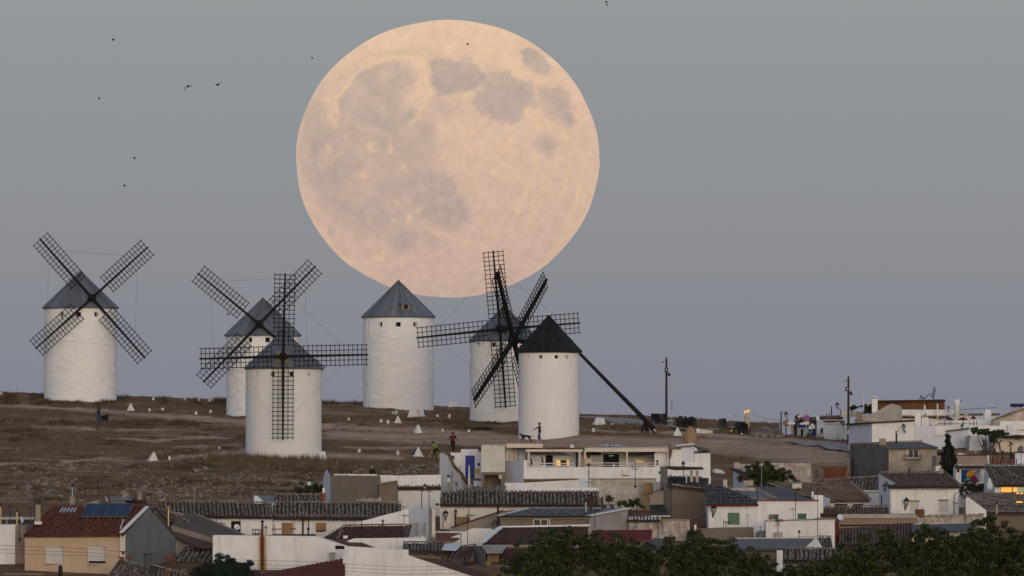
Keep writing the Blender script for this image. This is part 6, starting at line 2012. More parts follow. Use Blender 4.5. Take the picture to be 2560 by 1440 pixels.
win(h, 1706, 1117, 1737, 1156, 639.5, SKYB, SKYB, 'plain', sill=False, deep=0.28, name='blue_panel')
tiles(h, [(1738, 1129, 639.2), (1776, 1128, 639.2), (1745, 1116, 644), (1715, 1116, 644)], 7, 4, OLDTILE, ridge=False)
slab(h, [(1676, 1122, 639.2), (1706, 1116, 639.2), (1740, 1112, 643), (1690, 1117, 643)], DGREY, name='ramp_roof', thick=0.08)
MB().pbox(1688, 1119, 1703, 1123, 639.2, 0.5).build('stone_row', BRTILE, h)
MB().tube([at(1690, 1114, 643), at(1735, 1110, 643), at(1737, 1111, 643)], 0.06, 6).build('white_pipe', WHITEP, h)
tiles(h, [(1500, 1119, 643.4), (1556, 1119, 643.4), (1556, 1114.5, 644.6), (1500, 1114.5, 644.6)], 8, 1, WSTONE, ridge=False, name='white_tile_roof')
MB().lathe(at(1430, 1119, 643), [(0.20, -0.1), (0.20, 0.1), (0.10, 0.24), (0.02, 0.27)], 10).build('roof_vent', PLAST, h)
ws = thing('wall_sign', 'white sign panel with a small lit lamp on the terrace wall', 'sign', at(1564, 1188, 637.8), None)
MB().pbox(1557, 1171, 1572, 1188, 637.75, 0.04).build('panel', PLAST, ws)
MB().pbox(1556, 1187.5, 1573, 1189, 637.72, 0.06).build('frame', BRICK, ws)
MB().lathe(at(1560, 1175, 637.6), [(0.01, -0.06), (0.08, 0), (0.01, 0.06)], 8).build('lit_lamp', LIT2, ws)
fp = thing('flagpole', 'flagpole with a furled dark flag on the white terrace', 'flagpole', at(1674, 1168, 638.6), None)
MB().tube([at(1674, 1170, 638.6), at(1673, 1109, 638.6)], 0.03, 6).build('pole', POLEW, fp)
MB().tube([at(1674, 1112, 638.6), at(1677, 1128, 638.6), at(1675, 1141, 638.6), at(1673.5, 1150, 638.6)], [0.04, 0.12, 0.09, 0.02], 6).build('flag', BRTILE, fp)
antenna(1472, 1158, 1290, 626, 'tallest roof mast, standing against the white terrace wall', [('bar', 4, 14, 0), ('bar', 22, 8, 0), ('flat', 48, 16, 10), ('box', 3, 3, 0)], mast=0.03)
antenna(1588, 1152, 1218, 630, 'mast with branching aerials against the terrace parapet', [('flat', 18, 20, 0), ('bar', 22, 16, 20), ('box', 64, 4, 0)])
MB_ = body(h, rect(1446, 1196, 1472, 1222), 629, 1.0, SKYB, name='stair_head')
MB().bar(at(1440, 1221, 628.8), at(1486, 1220, 628.8), 0.5, 0.08).build('stair_head_roof', BRTILE, h)
# ---- block with a garage
h = house('white weathered block over an open brown garage', 1234, 641, 'building', 'building')
body(h, [(1203, None), (1203, 1113), (1225, 1112), (1262, 1113), (1263, 1180), (1263, None)], 640.5, 5, OLDW2 if 'OLDW2' in globals() else mat('worn_whitewash', (0.66, 0.62, 0.565), (0.57, 0.53, 0.48), 1.0, streak=0.4, bump=0.3, fine=0.06), [(1211, 1187, 1252, 1225)])
MB().pbox(1204, 1180, 1263, 1187, 640.3, 0.3).build('lintel', BROWN, h)
MB().pbox(1204, 1187, 1211, 1240, 640.3, 0.3).build('jamb', BROWN, h)
MB().pbox(1252, 1187, 1263, 1240, 640.3, 0.3).build('jamb', BROWN, h)
MB().pbox(1211, 1187, 1252, 1240, 642.5, 0.2).build('garage_back', BROWN, h)
mb = MB()
for k in range(34):
 mb.obox(at(1203 + random.uniform(0, 60), 1112.5 + random.uniform(-1, 1.5), 640.6), (random.uniform(.04, .12), 0, 0), (0, random.uniform(0.066, 0.156), 0), (0, 0, random.uniform(.03, .06)))
mb.build('parapet_rubble', LGREY, h, kind='stuff')
MB().pbox(1247, 1187, 1255, 1197, 640.0, 0.2).build('door_lamp', CANVAS, h)
# ---- yard with the blue door
h = house('white yard house with a blue door and a stepped tile topped wall', 1150, 646)
zig = []
for k in range(5):
 zig += [(1119 + k * 6.6, 1133), (1122.3 + k * 6.6, 1130)]
zig += [(1152, 1133), (1152, 1125)]
for k in range(6):
 zig += [(1153 + k * 7, 1124.5), (1156.5 + k * 7, 1121.5)]
zig += [(1195, 1124), (1196, 1130), (1204, 1131)]
body(h, [(1119, None)] + zig + [(1204, None)], 648, 0.4, WHITE, [(1163, 1139, 1187, 1196), (1126, 1139, 1136, 1149)], name='rear_wall')
dr = win(h, 1163, 1139, 1187, 1196, 648, BLUE, BLUE, 'sash', fw=1.6, sill=False, name='door', cols=2, deep=0.10)
for k in range(3):
 MB().pbox(1165, 1143 + 17 * k, 1174, 1157 + 17 * k, 648.03, 0.05).build('door_panel', BLUE, dr)
 MB().pbox(1176, 1143 + 17 * k, 1185, 1157 + 17 * k, 648.03, 0.05).build('door_panel', BLUE, dr)
win(h, 1126, 1139, 1136, 1149, 648, BLUE, BLUE, 'sash', fw=1.0, sill=False)
MB().tube([at(1197, 1161, 647.98), at(1197, 1161, 648.05)], 0.11 * 1.2, 12).build('blue_plate', BLUE, h)
SW = (1099, 641, 1168, 647)
body(h, [(1099, None), (1099, 1134), (1112, 1131), (1118, 1136), (1124, 1150), (1130, 1165), (1140, 1176), (1150, 1185), (1154, 1196), (1160, 1205), (1168, 1211), (1168, None)], SW, 0.3, SKYB, name='side_wall')
pts = [at(x, y - 0.5, yat(SW, x)) for x, y in ((1108, 1131), (1118, 1134), (1124, 1148), (1130, 1163), (1140, 1175), (1150, 1184), (1155, 1196), (1161, 1204), (1169, 1211))]
for a_, b_ in zip(pts[:-1], pts[1:]):
 MB().bar(a_, b_, 0.5, 0.1).build('coping_tile', BRTILE, h)
body(h, rect(1140, 1195, 1203), 646.8, 0.3, DARK, name='yard_shadow_wall') if False else body(h, rect(1140, 1196, 1203), 646.8, 0.3, BROWN, name='terrace_wall')
MB().tube([at(1173, 1163, 645), at(1173, 1212, 645)], [0.05, 0.10], 8).build('white_post', WHITEP, h)
MB().pbox(1167, 1211, 1183, 1221, 644.8, 0.6).build('post_base', LGREY, h)
MB().tube([at(1150, 1165, 646), at(1150, 1196, 646)], 0.03, 6).build('iron_post', RUST, h)
for x, l_ in ((1192, 'small yellow chair beside the blue door'),):
 c_ = thing('yellow_chair', l_, 'chair', at(x, 1196, 646.3), None)
 MB().pbox(x - 6, 1180, x + 6, 1183, 646.3, 0.4).build('seat', YELLOW, c_)
 MB().pbox(x - 3, 1171, x + 7, 1180, 646.65, 0.05).build('backrest', YELLOW, c_)
 for q in (-6, 4.5):
  MB().pbox(x + q, 1183, x + q + 1.3, 1196, 646.3, 0.05).build('leg', YELLOW, c_)
body(h, rect(1184, 1202, 1203), 643.5, 0.6, SKYB, name='basin')
chim(h, 1118, 1205, 1126, 1226, 639, BEIGE, 0.4)
flue(h, 1121, 1194, 1206, 639.2, 2.4, WHITEP)
antenna(1130, 1180, 1226, 638.5, 'bent rod aerial before the stepped yard wall', [('bar', 1, 6, 40), ('vee', 10, 10, 0)])
antenna(1141, 1203, 1228, 638.2, 'small branching aerial low on the stepped yard wall', [('vee', 4, 12, 0), ('vee', 10, 10, 0)])
# ---- white house with the green barred window
h = house('white house with a green barred window under a dark sheet roof', 1830, 607)
body(h, [(1771, None), (1771, 1262), (1894, 1262), (1894, None)], 606.4, 6, WHITE, [(1819, 1282, 1849, 1312)])
win(h, 1819, 1282, 1849, 1312, 606.4, LGREEN, LGREEN, 'bars', sill=True, barm=GREEN)
tiles(h, [(1766, 1262, 605.9), (1897, 1261, 605.9), (1870, 1240, 609.3), (1800, 1213, 613.5), (1762, 1209, 613.5)], 24, 6, DARKSHEET, lean='left', rise=0.5, ridge=False)
MB().pbox(1768, 1260.5, 1897, 1263.5, 605.8, 0.3).build('eave_board', MAROON, h)
lantern(1785, 1274, 606.4, 22, 'black wall lantern left of the green barred window', wall_dx=-3)
antenna(1870, 1286, 1320, 605, 'pale mast with a stub arm right of the green barred window', [('bar', 1, 9, 0)], m=STEEL)
antenna(1815, 1302, 1330, 603.5, 'tilted comb aerial under the green barred window', [('yagi', 4, 20, 30)])
antenna(1809, 1298, 1322, 603.5, 'leaning rod left of the green barred window', [('bar', 1, 3, 0)], m=RUST)
body(h, [(1740, None), (1740, 1322), (1800, 1319), (1884, 1318), (1884, None)], 602, 1.5, BROWN, name='yard_wall')
body(h, rect(1736, 1312, 1741), 602.2, 0.3, WHITEP, name='yard_post')
# ---- white flat house beside it
h = house('white flat roofed house with two small green windows', 1975, 607)
body(h, [(1894, None), (1894, 1252), (2044, 1252), (2051, 1262), (2051, None)], 606.8, 6, WHITE, [(1923, 1286, 1946, 1301), (1993, 1283, 2017, 1299)])
win(h, 1923, 1286, 1946, 1301, 606.8, GREEN, GREEN, 'plain', sill=False)
win(h, 1993, 1283, 2017, 1299, 606.8, WHITEP, GREEN, 'plain', sill=False, fw=1.0)
MB().pbox(1923, 1286, 1937, 1301, 606.4, 0.3).build('wall_box', BROWN, h)
MB().pbox(1892, 1249.5, 2047, 1252.5, 606.6, 0.4).build('eave_strip', TERRA, h)
slab(h, [(1830, 1241, 609), (1918, 1246, 609), (1900, 1228, 613), (1822, 1226, 613)], GREYSHEET, name='flat_roof')
slab(h, [(1936, 1252, 607.2), (2042, 1252, 607.2), (1998, 1238, 611), (1925, 1238, 611)], DARKSHEET, name='low_roof')
slab(h, [(1914, 1236, 611.4), (1992, 1236, 611.4), (1976, 1219, 615), (1890, 1216, 615)], DARKSHEET, name='upper_roof')
body(h, [(1888, None), (1888, 1216), (1905, 1224), (1936, 1240), (1952, 1252), (1925, 1252), (1925, None)], (1888, 614, 1952, 607), 0.3, OLDW, name='party_wall')
body(h, rect(1808, 1199, 1818, 1232), 613.6, 0.4, OLDW, name='chimney')
body(h, [(1800, None), (1800, 1222), (1818, 1216), (1840, 1222), (1870, 1215), (1892, 1222), (1892, None)], 614, 0.6, OLDW, name='rear_wall')
chim(h, 2029, 1229, 2034, 1246, 609, WHITEP, 0.3)
body(h, rect(2036, 1238, 2058), 608, 4, WHITE, name='stair_box')
body(h, [(2051, None), (2051, 1238), (2076, 1247), (2076, None)], (2051, 608.2, 2076, 613), 0.3, SKYB, name='side_wall')
MB().pbox(1859, 1201, 1883, 1214, 612.8, 0.5).build('planter', CONC, h)
antenna(1893, 1213, 1252, 606.3, 'dark rod at the joint of the two white houses', [('bar', 1, 3, 0)])
antenna(1904, 1164, 1212, 615, 'pale pole in front of the dark bush', [('bar', 1, 14, 0)], m=STEEL)
antenna(1989, 1222, 1346, 599.5, 'tall thin mast in front of the small green windows', [('bar', 42, 4, 0)])
antenna(1983, 1268, 1300, 604, 'small pale comb aerial between the green windows', [('yagi', 5, 12, 180)], m=STEEL)
antenna(2044, 1220, 1400, 597.2, 'tallest mast crossing the white terrace block', [('box', 4, 3, 0), ('flat', 76, 18, 20)], mast=0.022)
h = house('white terrace block with blank walls before the two white houses', 2002, 599)
body(h, [(1915, None), (1915, 1303), (1918, 1300), (2087, 1297), (2087, None)], 598.6, 3.5, WHITE)
MB().bar(at(1915, 1302, 598.6), at(2087, 1297, 598.6), 0.4, 0.04).build('coping', BRSHEET, h)
MB().pbox(1936, 1331, 1956, 1346, 597.9, 0.5).build('planter', CONC, h)
antenna(1945, 1296, 1332, 598.1, 'leafy shaped aerial rising from the concrete planter', [('yagi', 4, 18, 10), ('vee', 12, 14, 0)])
tk = thing('water_tank', 'grey domed water tank beside the white terrace block', 'tank', at(1904, 1345, 599.5), None)
MB().lathe(at(1904, 1345, 600), [(0.36, -0.3), (0.44, 0.1), (0.42, 0.35), (0.30, 0.5), (0.05, 0.55)], 16).build('tank_body', GREY, tk, smooth=True)
MB().tube([at(1901, 1330, 600), at(1901, 1318, 600)], 0.03, 6).lathe(at(1901, 1318, 600), [(0.02, -0.04), (0.08, 0.02), (0.02, 0.1)], 8).build('vent', STEEL, tk)
# ---- grey sheet roofs at the front
h = house('long grey corrugated shed roof with a white plaster fin', 1950, 592)
sheet(h, [(1800, 1373, 589.5), (2020, 1371, 589.5), (2044, 1345, 593), (1820, 1346, 593)], 42, GREYSHEET, 0.03)
body(h, rect(1800, 1374, 2060), 590.3, 2, BROWN)
body(h, [(2010, 1372), (2040, 1344), (2057, 1369), (2045, 1372)], 589.3, 0.3, SKYB, name='fin')
tiles(h, [(2050, 1371, 590), (2082, 1371, 590), (2078, 1344, 593), (2046, 1344, 593)], 4, 6, OLDTILE)
MB().bar(at(1830, 1346, 593), at(2040, 1344.5, 593), 0.3, 0.08).build('ridge_strip', CREAM, h)
antenna(1998, 1328, 1346, 594.5, 'short lamp topped rod before the white terrace block', [('box', 1, 4, 0), ('bar', 13, 4, 0)])
MB().tube([at(2000, 1341, 594.4), at(2056, 1340.5, 594.4)], 0.02, 5).build('rail', BEIGE, h)
h = house('front house with coarse striped tiles and a white pillar among the trees', 2010, 581)
tiles(h, [(1958, 1403, 578.5), (2082, 1403, 578.5), (2086, 1374, 582), (1954, 1372, 582)], 12, 5, OLDTILE, fill=0.36)
body(h, rect(1950, 1404, 2080), 579, 3, BEIGE)
body(h, rect(1942, 1376, 1957), 578.8, 0.6, WHITE, name='pillar')
# ================================================================== village, right part
# ---- hip roofed house
h = house('white house with a brown hip roof and two dark low windows', 2080, 620)
body(h, [(2077, None), (2077, 1252), (2173, 1252), (2173, None)], 619.4, 5, WHITE, [(2086, 1260, 2119, 1272), (2132, 1260, 2158, 1272)])
win(h, 2086, 1260, 2119, 1272, 619.4, DWOOD, DARK, 'plain', sill=False, fw=0.8)
win(h, 2132, 1260, 2158, 1272, 619.4, DWOOD, DARK, 'plain', sill=False, fw=0.8)
HP = [(2030, 1254, 618.9), (2175, 1251, 618.9), (2129, 1209, 624.5), (1930, 1211, 624.5)]
tiles(h, [(1992, 1238, 620.8), (2075, 1253, 618.9), (2175, 1251, 618.9), (2129, 1209, 624.5), (1921, 1211, 624.5)], 26, 9, BRTILE, lean='left', rise=0.6)
MB().tube([at(2129, 1208.5, 624.5, .05), at(2175, 1250, 619, .05)], 0.14, 6).build('hip_ridge', BRTILE, h)
tiles(h, [(1992, 1225, 622), (2000, 1225, 622), (2000, 1208, 625), (1992, 1208, 625)], 1, 5, OLDTILE, ridge=False)
q0 = chim(h, 1981, 1209, 2004, 1221, 622.5, CREAM, 0.6)
MB().lathe(at(1992, 1209, 622.8), [(0.36, 0), (0.30, 0.1), (0.15, 0.16), (0.02, 0.18)], 12).build('dome_cap', GREY, q0)
# ---- dark tile roof strip behind it
h = house('low house under a dark striped tile roof left of the white gable house', 2110, 629)
body(h, [(2040, None), (2040, 1212), (2155, 1226), (2199, 1228), (2199, None)], 628.4, 4, CREAM)
tiles(h, [(2030, 1226, 627.9), (2199, 1225, 627.9), (2199, 1193, 633), (2040, 1203, 633)], 21, 7, OLDTILE, lean='mid')
body(h, rect(2160, 1231, 2199), 627.8, 0.4, SKYB, name='blue_wall')
MB().pbox(2150, 1225, 2200, 1230.5, 627.6, 0.4).build('eave_band', CREAM, h)
MB().pbox(2161, 1235, 2171, 1246, 627.6, 0.2).build('window_box', DWOOD, h)
# ---- white gable house with two shuttered windows
h = house('white house with two shuttered windows and a brown tiled roof', 2310, 613)
body(h, [(2226, None), (2226, 1222), (2397, 1218), (2397, None)], 612.6, 7, WHITE, [(2275, 1251, 2297, 1281), (2347, 1249, 2371, 1281)])
win(h, 2275, 1251, 2297, 1281, 612.6, BLIND, DARK, 'blind', cover=1.0)
win(h, 2347, 1249, 2371, 1281, 612.6, BLIND, DARK, 'blind', cover=1.0)
for x0, x1, y in ((2274, 2299, 1250), (2346, 2372, 1248)):
 MB().pbox(x0, y, x1, y + 2.5, 612.3, 0.3).build('window_hood', CONC, h)
GW = (2197, 616.5, 2226, 612.7)
body(h, [(2197, None), (2197, 1184), (2240, 1209), (2226, 1213), (2226, None)], GW, 0.4, SKYB, [(2202, 1238, 2210, 1267)], name='gable_wall')
win(h, 2202, 1238, 2210, 1267, 615.6, GREYSHEET, DARK, 'plain', sill=False, fw=0.8, deep=0.2, name='door')
tiles(h, [(2222, 1218, 612.0), (2400, 1216, 612.0), (2360, 1182, 617.5), (2200, 1183, 617.5)], 30, 10, BRTILE, lean='mid', rise=0.6)
MB().pbox(2224, 1217.5, 2400, 1221, 611.9, 0.5).build('eave_board', DWOOD, h)
MB().tube([at(2360, 1182, 617.5, .06), at(2400, 1215, 612, .06)], 0.13, 6).build('hip_ridge', BRTILE, h)
mb = MB().pbox(2349, 1174, 2358, 1184, 616.5, 0.5)
for k in range(3):
 mb.pbox(2348, 1172 + 4 * k, 2359, 1173.5 + 4 * k, 616.4, 0.7)
mb.build('chimney', LGREY, h)
flue(h, 2273, 1178, 1186, 617, 1.6, IRON)
MB().tube([at(2386, 1285, 612.3), at(2386, 1240, 612.3), at(2390, 1232, 612.3), at(2398, 1232, 612.3)], 0.03, 5).build('pipe', GREY, h)
MB().tube([at(2381, 1255, 612.3), at(2396, 1259, 612.3)], 0.025, 5).build('cable', IRON, h)
lantern(2266, 1256, 612.6, 22, 'black wall lantern left of the two shuttered windows', wall_dx=-3)
lantern(2211, 1218, 614.5, 15, 'black lantern on the shaded gable of the white shuttered house', wall_dx=4)
# ---- tile topped strip and beige terrace block in front
h = house('low brown tiled lean to in front of the white shuttered house', 2150, 608)
body(h, rect(2052, 1286, 2222), 607.8, 2.5, BEIGE)
tiles(h, [(2050, 1287, 607.3), (2224, 1285, 607.3), (2220, 1267, 610.2), (2052, 1270, 610.2)], 26, 4, BRTILE, lean='right', rise=0.6)
h = house('long beige terrace block with a pinkish stained front', 2190, 603)
body(h, [(2098, None), (2096, 1296), (2112, 1287), (2290, 1284), (2296, 1300), (2296, None)], 602.6, 4, PINK if 'PINK' in globals() else mat('pinkish_render', (0.30, 0.205, 0.155), (0.25, 0.17, 0.13), 0.8, streak=0.3, bump=0.2, fine=0.05))
MB().pbox(2100, 1285, 2290, 1295.5, 602.4, 0.5).build('parapet_band', LGREY, h)
MB().tube([at(2100, 1313.5, 602.5), at(2200, 1312.5, 602.5), at(2295, 1309, 602.5)], 0.06, 5).build('cornice_pipe', DWOOD, h)
MB().tube([at(2100, 1322, 602.4), at(2200, 1319, 602.4), at(2285, 1314, 602.4)], 0.05, 5).build('lower_cornice', TERRA, h)
MB().pbox(2087.5, 1308, 2097, 1362, 601.5, 0.4).build('dark_red_post', MAROON, h)
dish(2100, 1294, 602, 8.5, 'white dish at the left corner of the long beige block', 30, WHITEP, 1304)
tiles(h, [(2096, 1366, 598.8), (2282, 1352, 598.8), (2282, 1310, 602.3), (2098, 1322, 602.3)], 24, 8, PINKT if 'PINKT' in globals() else mat('pinkish_tile', (0.20, 0.13, 0.115), (0.13, 0.085, 0.08), 3.0, fine=0.2, rnd=[(0.16, 0.10, 0.09), (0.22, 0.15, 0.135), (0.13, 0.085, 0.08), (0.25, 0.18, 0.165)]), lean='mid', ridge=False, rise=0.6)
h = house('crumbling cream topped ruin wall under the white shuttered house', 2380, 604, 'wall', 'ruin_wall', 'old walls')
body(h, [(2300, None), (2300, 1292), (2350, 1291), (2420, 1288), (2458, 1286), (2462, 1300), (2462, None)], 604, 0.6, PEEL)
mb = MB()
for k in range(70):
 t = random.random()
 mb.obox(at(2300 + t * 160, 1291 - t * 4 + random.uniform(-2, 2), 604.1), (random.uniform(.05, .16), 0, 0), (0, random.uniform(0.110, 0.260), 0), (0, 0, random.uniform(.03, .08)))
mb.build('rubble_top', BEIGE, h, kind='stuff')
bs = thing('brick_stack', 'broken brick chimney stub on the ruin wall, a hoop on top', 'brick stub', at(2300, 1290, 603.4), None)
MB().pbox(2288, 1273, 2311, 1291, 603.4, 0.5).build('core', BROWN, bs)
for r in range(6):
 for c in range(4):
  if r < 2 and c > 1:
   continue
  x = 2287.5 + c * 6 + (r % 2) * 1.5
  MB().pbox(x, 1288 - r * 2.9, x + 5.4, 1290.5 - r * 2.9, 603.3, 0.2).build('brick', BRICK, bs)
MB().tube([at(2301, 1276, 603.5), at(2304, 1268, 603.5), at(2310, 1265, 603.5), at(2311, 1276, 603.5)], 0.025, 5).build('hoop', STEEL, bs)
antenna(2413, 1240, 1308, 603.0, 'dark post with a curved top at the right end of the ruin wall', [('bar', 1, 4, 0)], mast=0.04, m=RUST)
h = house('grey corrugated shed roof half hidden by the right tree', 2355, 599)
sheet(h, [(2278, 1332, 596.5), (2430, 1326, 596.5), (2440, 1308, 599.5), (2284, 1311, 599.5)], 30, GREYSHEET, 0.035)
body(h, rect(2280, 1332, 2430), 597.2, 2, CANVAS)
MB().bar(at(2284, 1310, 599.6), at(2440, 1307, 599.6), 0.25, 0.1).build('ridge_strip', OLDW, h)
# ---- right edge: dark roofed house with skylights
h = house('house with a wide dark tile roof and four lit roof windows', 2490, 609)
body(h, [(2416, None), (2414, 1247), (2420, 1242), (2466, 1276), (2466, None)], 606.6, 2, WHITE)
body(h, rect(2466, 1280, 2640), 606.8, 3, BROWN, name='front_wall')
DRF = [(2472, 1282, 606.2), (2640, 1282, 606.2), (2640, 1233, 613), (2410, 1234, 613)]
tiles(h, [(2472, 1282, 606.2), (2640, 1282, 606.2), (2640, 1233, 613), (2428, 1233, 613), (2405, 1241, 611.6)], 26, 11, OLDTILE, lean='right', rise=0.5, ridge=False)
for x, y in ((2544, 1239), (2554, 1239), (2544, 1261), (2552, 1261)):
 c_ = hit(x, y, DRF, 0.12)
 o = MB().obox(c_, (0.13, 0, 0), (0, 0.20, 0.02), (0, 0, 0.06)).build('roof_window', IRON, h)
 MB().obox(c_ + Vector((0, -0.05, 0.06)), (0.11, 0, 0), (0, 0.16, 0.03), (0, 0, 0.03)).build('pane', LIT2, o)
MB().tube([at(2410, 1262, 607.5), at(2480, 1264, 606.9), at(2640, 1266, 606.6)], 0.02, 4).build('cable', IRON, h)
flue(h, 2492, 1262, 1285, 605.9, 1.8, CANVAS)
# ---- house with the lit window
h = house('striped tile roofed house with one glowing orange window strip', 2530, 621)
body(h, rect(2487, 1214, 2640), 620.6, 6, WHITE, [(2502, 1217, 2640, 1231)])
f = win(h, 2502, 1217, 2640, 1231, 620.6, DWOOD, LITP, 'plain', sill=False, fw=0.8)
for x0, x1 in ((2503, 2530), (2532, 2543)):
 MB().pbox(x0, 1218, x1, 1230.4, 620.6 + 0.08, 0.03).build('lit_pane', LIT, f)
MB().pbox(2530, 1217, 2532, 1231, 620.62, 0.08).build('mullion', DWOOD, f)
tiles(h, [(2487, 1214, 620.0), (2640, 1213, 620.0), (2620, 1163, 627), (2461, 1165, 627)], 22, 10, OLDTILE, lean='left', fill=0.34)
body(h, [(2461, None), (2461, 1167), (2487, 1215), (2487, None)], (2461, 626.8, 2487, 620.4), 0.3, SKYB, name='side_wall')
st_ = thing('statue', 'white figure shaped garden post by the lit house', 'statue', at(2474, 1224, 619), None)
MB().lathe(at(2474, 1224, 619), [(0.22, 0), (0.26, 0.3), (0.20, 0.55), (0.10, 0.62), (0.13, 0.72), (0.10, 0.85), (0.01, 0.9)], 12).build('body', PLAST, st_, smooth=True)
# ---- wall with the colourful mural
h = house('white garden house with a colourful abstract mural panel', 2425, 634)
body(h, [(2390, None), (2390, 1168), (2470, 1166), (2470, None)], 634, 4, WHITE, [(2403, 1174, 2449, 1206)], reveal=0.08)
mu = MB()
mu.pbox(2403, 1174, 2449, 1206, 634.07, 0.02)
mu_o = mu.build('mural', mat('mural_blue', (0.012, 0.06, 0.20), (0.01, 0.05, 0.17), 1.0), h)
for poly, c in (([(2403, 1205), (2417, 1196), (2426, 1190), (2424, 1204), (2410, 1205)], (0.10, 0.30, 0.24)),
    ([(2415, 1186), (2420, 1180), (2430, 1178), (2438, 1182), (2436, 1190), (2426, 1193), (2418, 1194)], (0.62, 0.26, 0.02)),
    ([(2427, 1191), (2437, 1187), (2446, 1202), (2441, 1205), (2429, 1200)], (0.25, 0.015, 0.04)),
    ([(2418, 1180), (2430, 1174.5), (2447, 1174.5), (2436, 1183), (2430, 1178)], (0.52, 0.36, 0.28)),
    ([(2436, 1186), (2448.5, 1176), (2448.5, 1204), (2445, 1202)], (0.30, 0.28, 0.44)),
    ([(2408, 1205.5), (2428, 1201), (2440, 1205.5)], (0.14, 0.06, 0.22))):
 m_ = mat('mural_paint', c, tuple(x * .9 for x in c), 2.0)
 MB().prism([at(x, y, 634.062) for x, y in poly], (0, 0.006, 0)).build('painted_shape', m_, mu_o)
MB().pbox(2392, 1173, 2398, 1181, 633.95, 0.1).build('wall_plaque', CRIMSON, h)
MB().pbox(2425, 1167, 2430, 1172, 633.8, 0.2).build('wall_lamp', IRON, h)
MB().tube([at(2455, 1171, 633.8), at(2457, 1200, 633.8)], [0.16, 0.12], 8).build('plaster_relief', WSTONE, h)
tiles(h, [(2388, 1168, 633.4), (2472, 1167, 633.4), (2472, 1163, 634.2), (2388, 1163, 634.2)], 16, 1, OLDW, ridge=False)
# ---- beige roof terrace with pots
h = house('flat beige roof terrace edged with pots and chains', 2430, 645)
body(h, [(2340, None), (2340, 1140), (2470, 1140), (2475, 1166), (2475, None)], 645, 6, BEIGE)
body(h, rect(2468, 1139, 2640), 646, 6, BROWN, name='side_terrace')
body(h, [(2340, None), (2340, 1165), (2395, 1164), (2395, None)], 640, 3, WHITE, name='lower_wall')
body(h, [(2475, None), (2475, 1164), (2560, 1162), (2640, 1162), (2640, None)], 642, 3.5, WHITE, name='front_parapet')
mb = MB()
for k in range(60):
 mb.obox(at(random.uniform(2390, 2475), 1164.5 + random.uniform(-1.5, 1.5), 644.7), (random.uniform(.05, .14), 0, 0), (0, random.uniform(0.083, 0.195), 0), (0, 0, random.uniform(.03, .06)))
mb.build('stone_edge', WSTONE, h, kind='stuff')
MB().bar(at(2470, 1138, 645), at(2472, 1163, 645), 0.12).build('pale_post', PLAST, h)
for x, y, hh, s, l_ in ((2487, 1162, 17, 1.0, 'terracotta pot on an iron stand at the left of the pot terrace'), (2506, 1163, 14, 0.8, 'round terracotta jar with a slender neck in the middle of the pot terrace'), (2529, 1160, 13, 0.9, 'terracotta pot with a tall spiky plant at the right of the pot terrace')):
 p_ = thing('plant_pot', l_, 'plant pot', at(x, y, 644), 'terracotta pots on the roof terrace')
 k = hh / PPM(644)
 MB().lathe(at(x, y, 644), [(0.14 * s, 0), (0.24 * s, k * .35), (0.26 * s, k * .7), (0.20 * s, k * .95), (0.22 * s, k)], 12).build('pot', TERRA, p_)
 if x == 2506:
  MB().tube([at(x, y - hh, 644), at(x, y - 30, 644)], [0.10, 0.06], 6).lathe(at(x, y - 30, 644), [(0.05, 0), (0.11, .06), (0.05, .16)], 8).build('neck', DWOOD, p_)
 elif x == 2529:
  MB().tube([at(x, y - hh, 644), at(x - 3, y - 45, 644), at(x - 3, y - 58, 644)], [0.08, 0.05, 0.02], 6).build('stem', BARK, p_)
  leaves('leaves', [(at(x, y - 22, 644), .22, .22, .3), (at(x - 3, y - 52, 644), .18, .18, .2)], 500, 0.06, LEAFG, p_, 5)
 else:
  for q in (-6, 6):
   MB().tube([at(x + q, y, 643.9), at(x + q, y - 26, 643.9)], 0.025, 5).build('stand', IRON, p_)
  MB().tube([at(x - 6, y - 26, 643.9), at(x + 6, y - 25, 643.9)], 0.025, 5).tube([at(x - 5, y - 18, 643.9), at(x, y - 25, 643.9), at(x + 6, y - 17, 643.9)], 0.02, 5).build('stand', IRON, p_)
ch = thing('chain', 'chain hanging in loops between the pots of the roof terrace', 'chain', at(2515, 1145, 644), None)
MB().tube([at(2507, 1140, 644), at(2512, 1146, 644), at(2519, 1148, 644), at(2528, 1143, 644)], 0.02, 5).tube([at(2494, 1142, 644), at(2500, 1148, 644), at(2507, 1146, 644)], 0.02, 5).build('links', IRON, ch)
dish(2552, 1123, 643.5, 9, 'grey dish on a tall stand above the pot terrace', -35, GREY, 1168)
gl = thing('globe_lamp', 'small pale globe lamp on a dark post by the right edge', 'lamp', at(2541, 1166, 643), None)
MB().tube([at(2541, 1168, 643), at(2541, 1148, 643)], 0.04, 6).build('post', IRON, gl)
MB().lathe(at(2541, 1145, 643), [(0.01, -.08), (.07, -.05), (.08, 0), (.06, .06), (.01, .09)], 10).build('globe', PLAST, gl, smooth=True)
MB().pbox(2538, 1133, 2640, 1165, 645.5, 0.3).build('pale_blue_screen', SKYB, h)
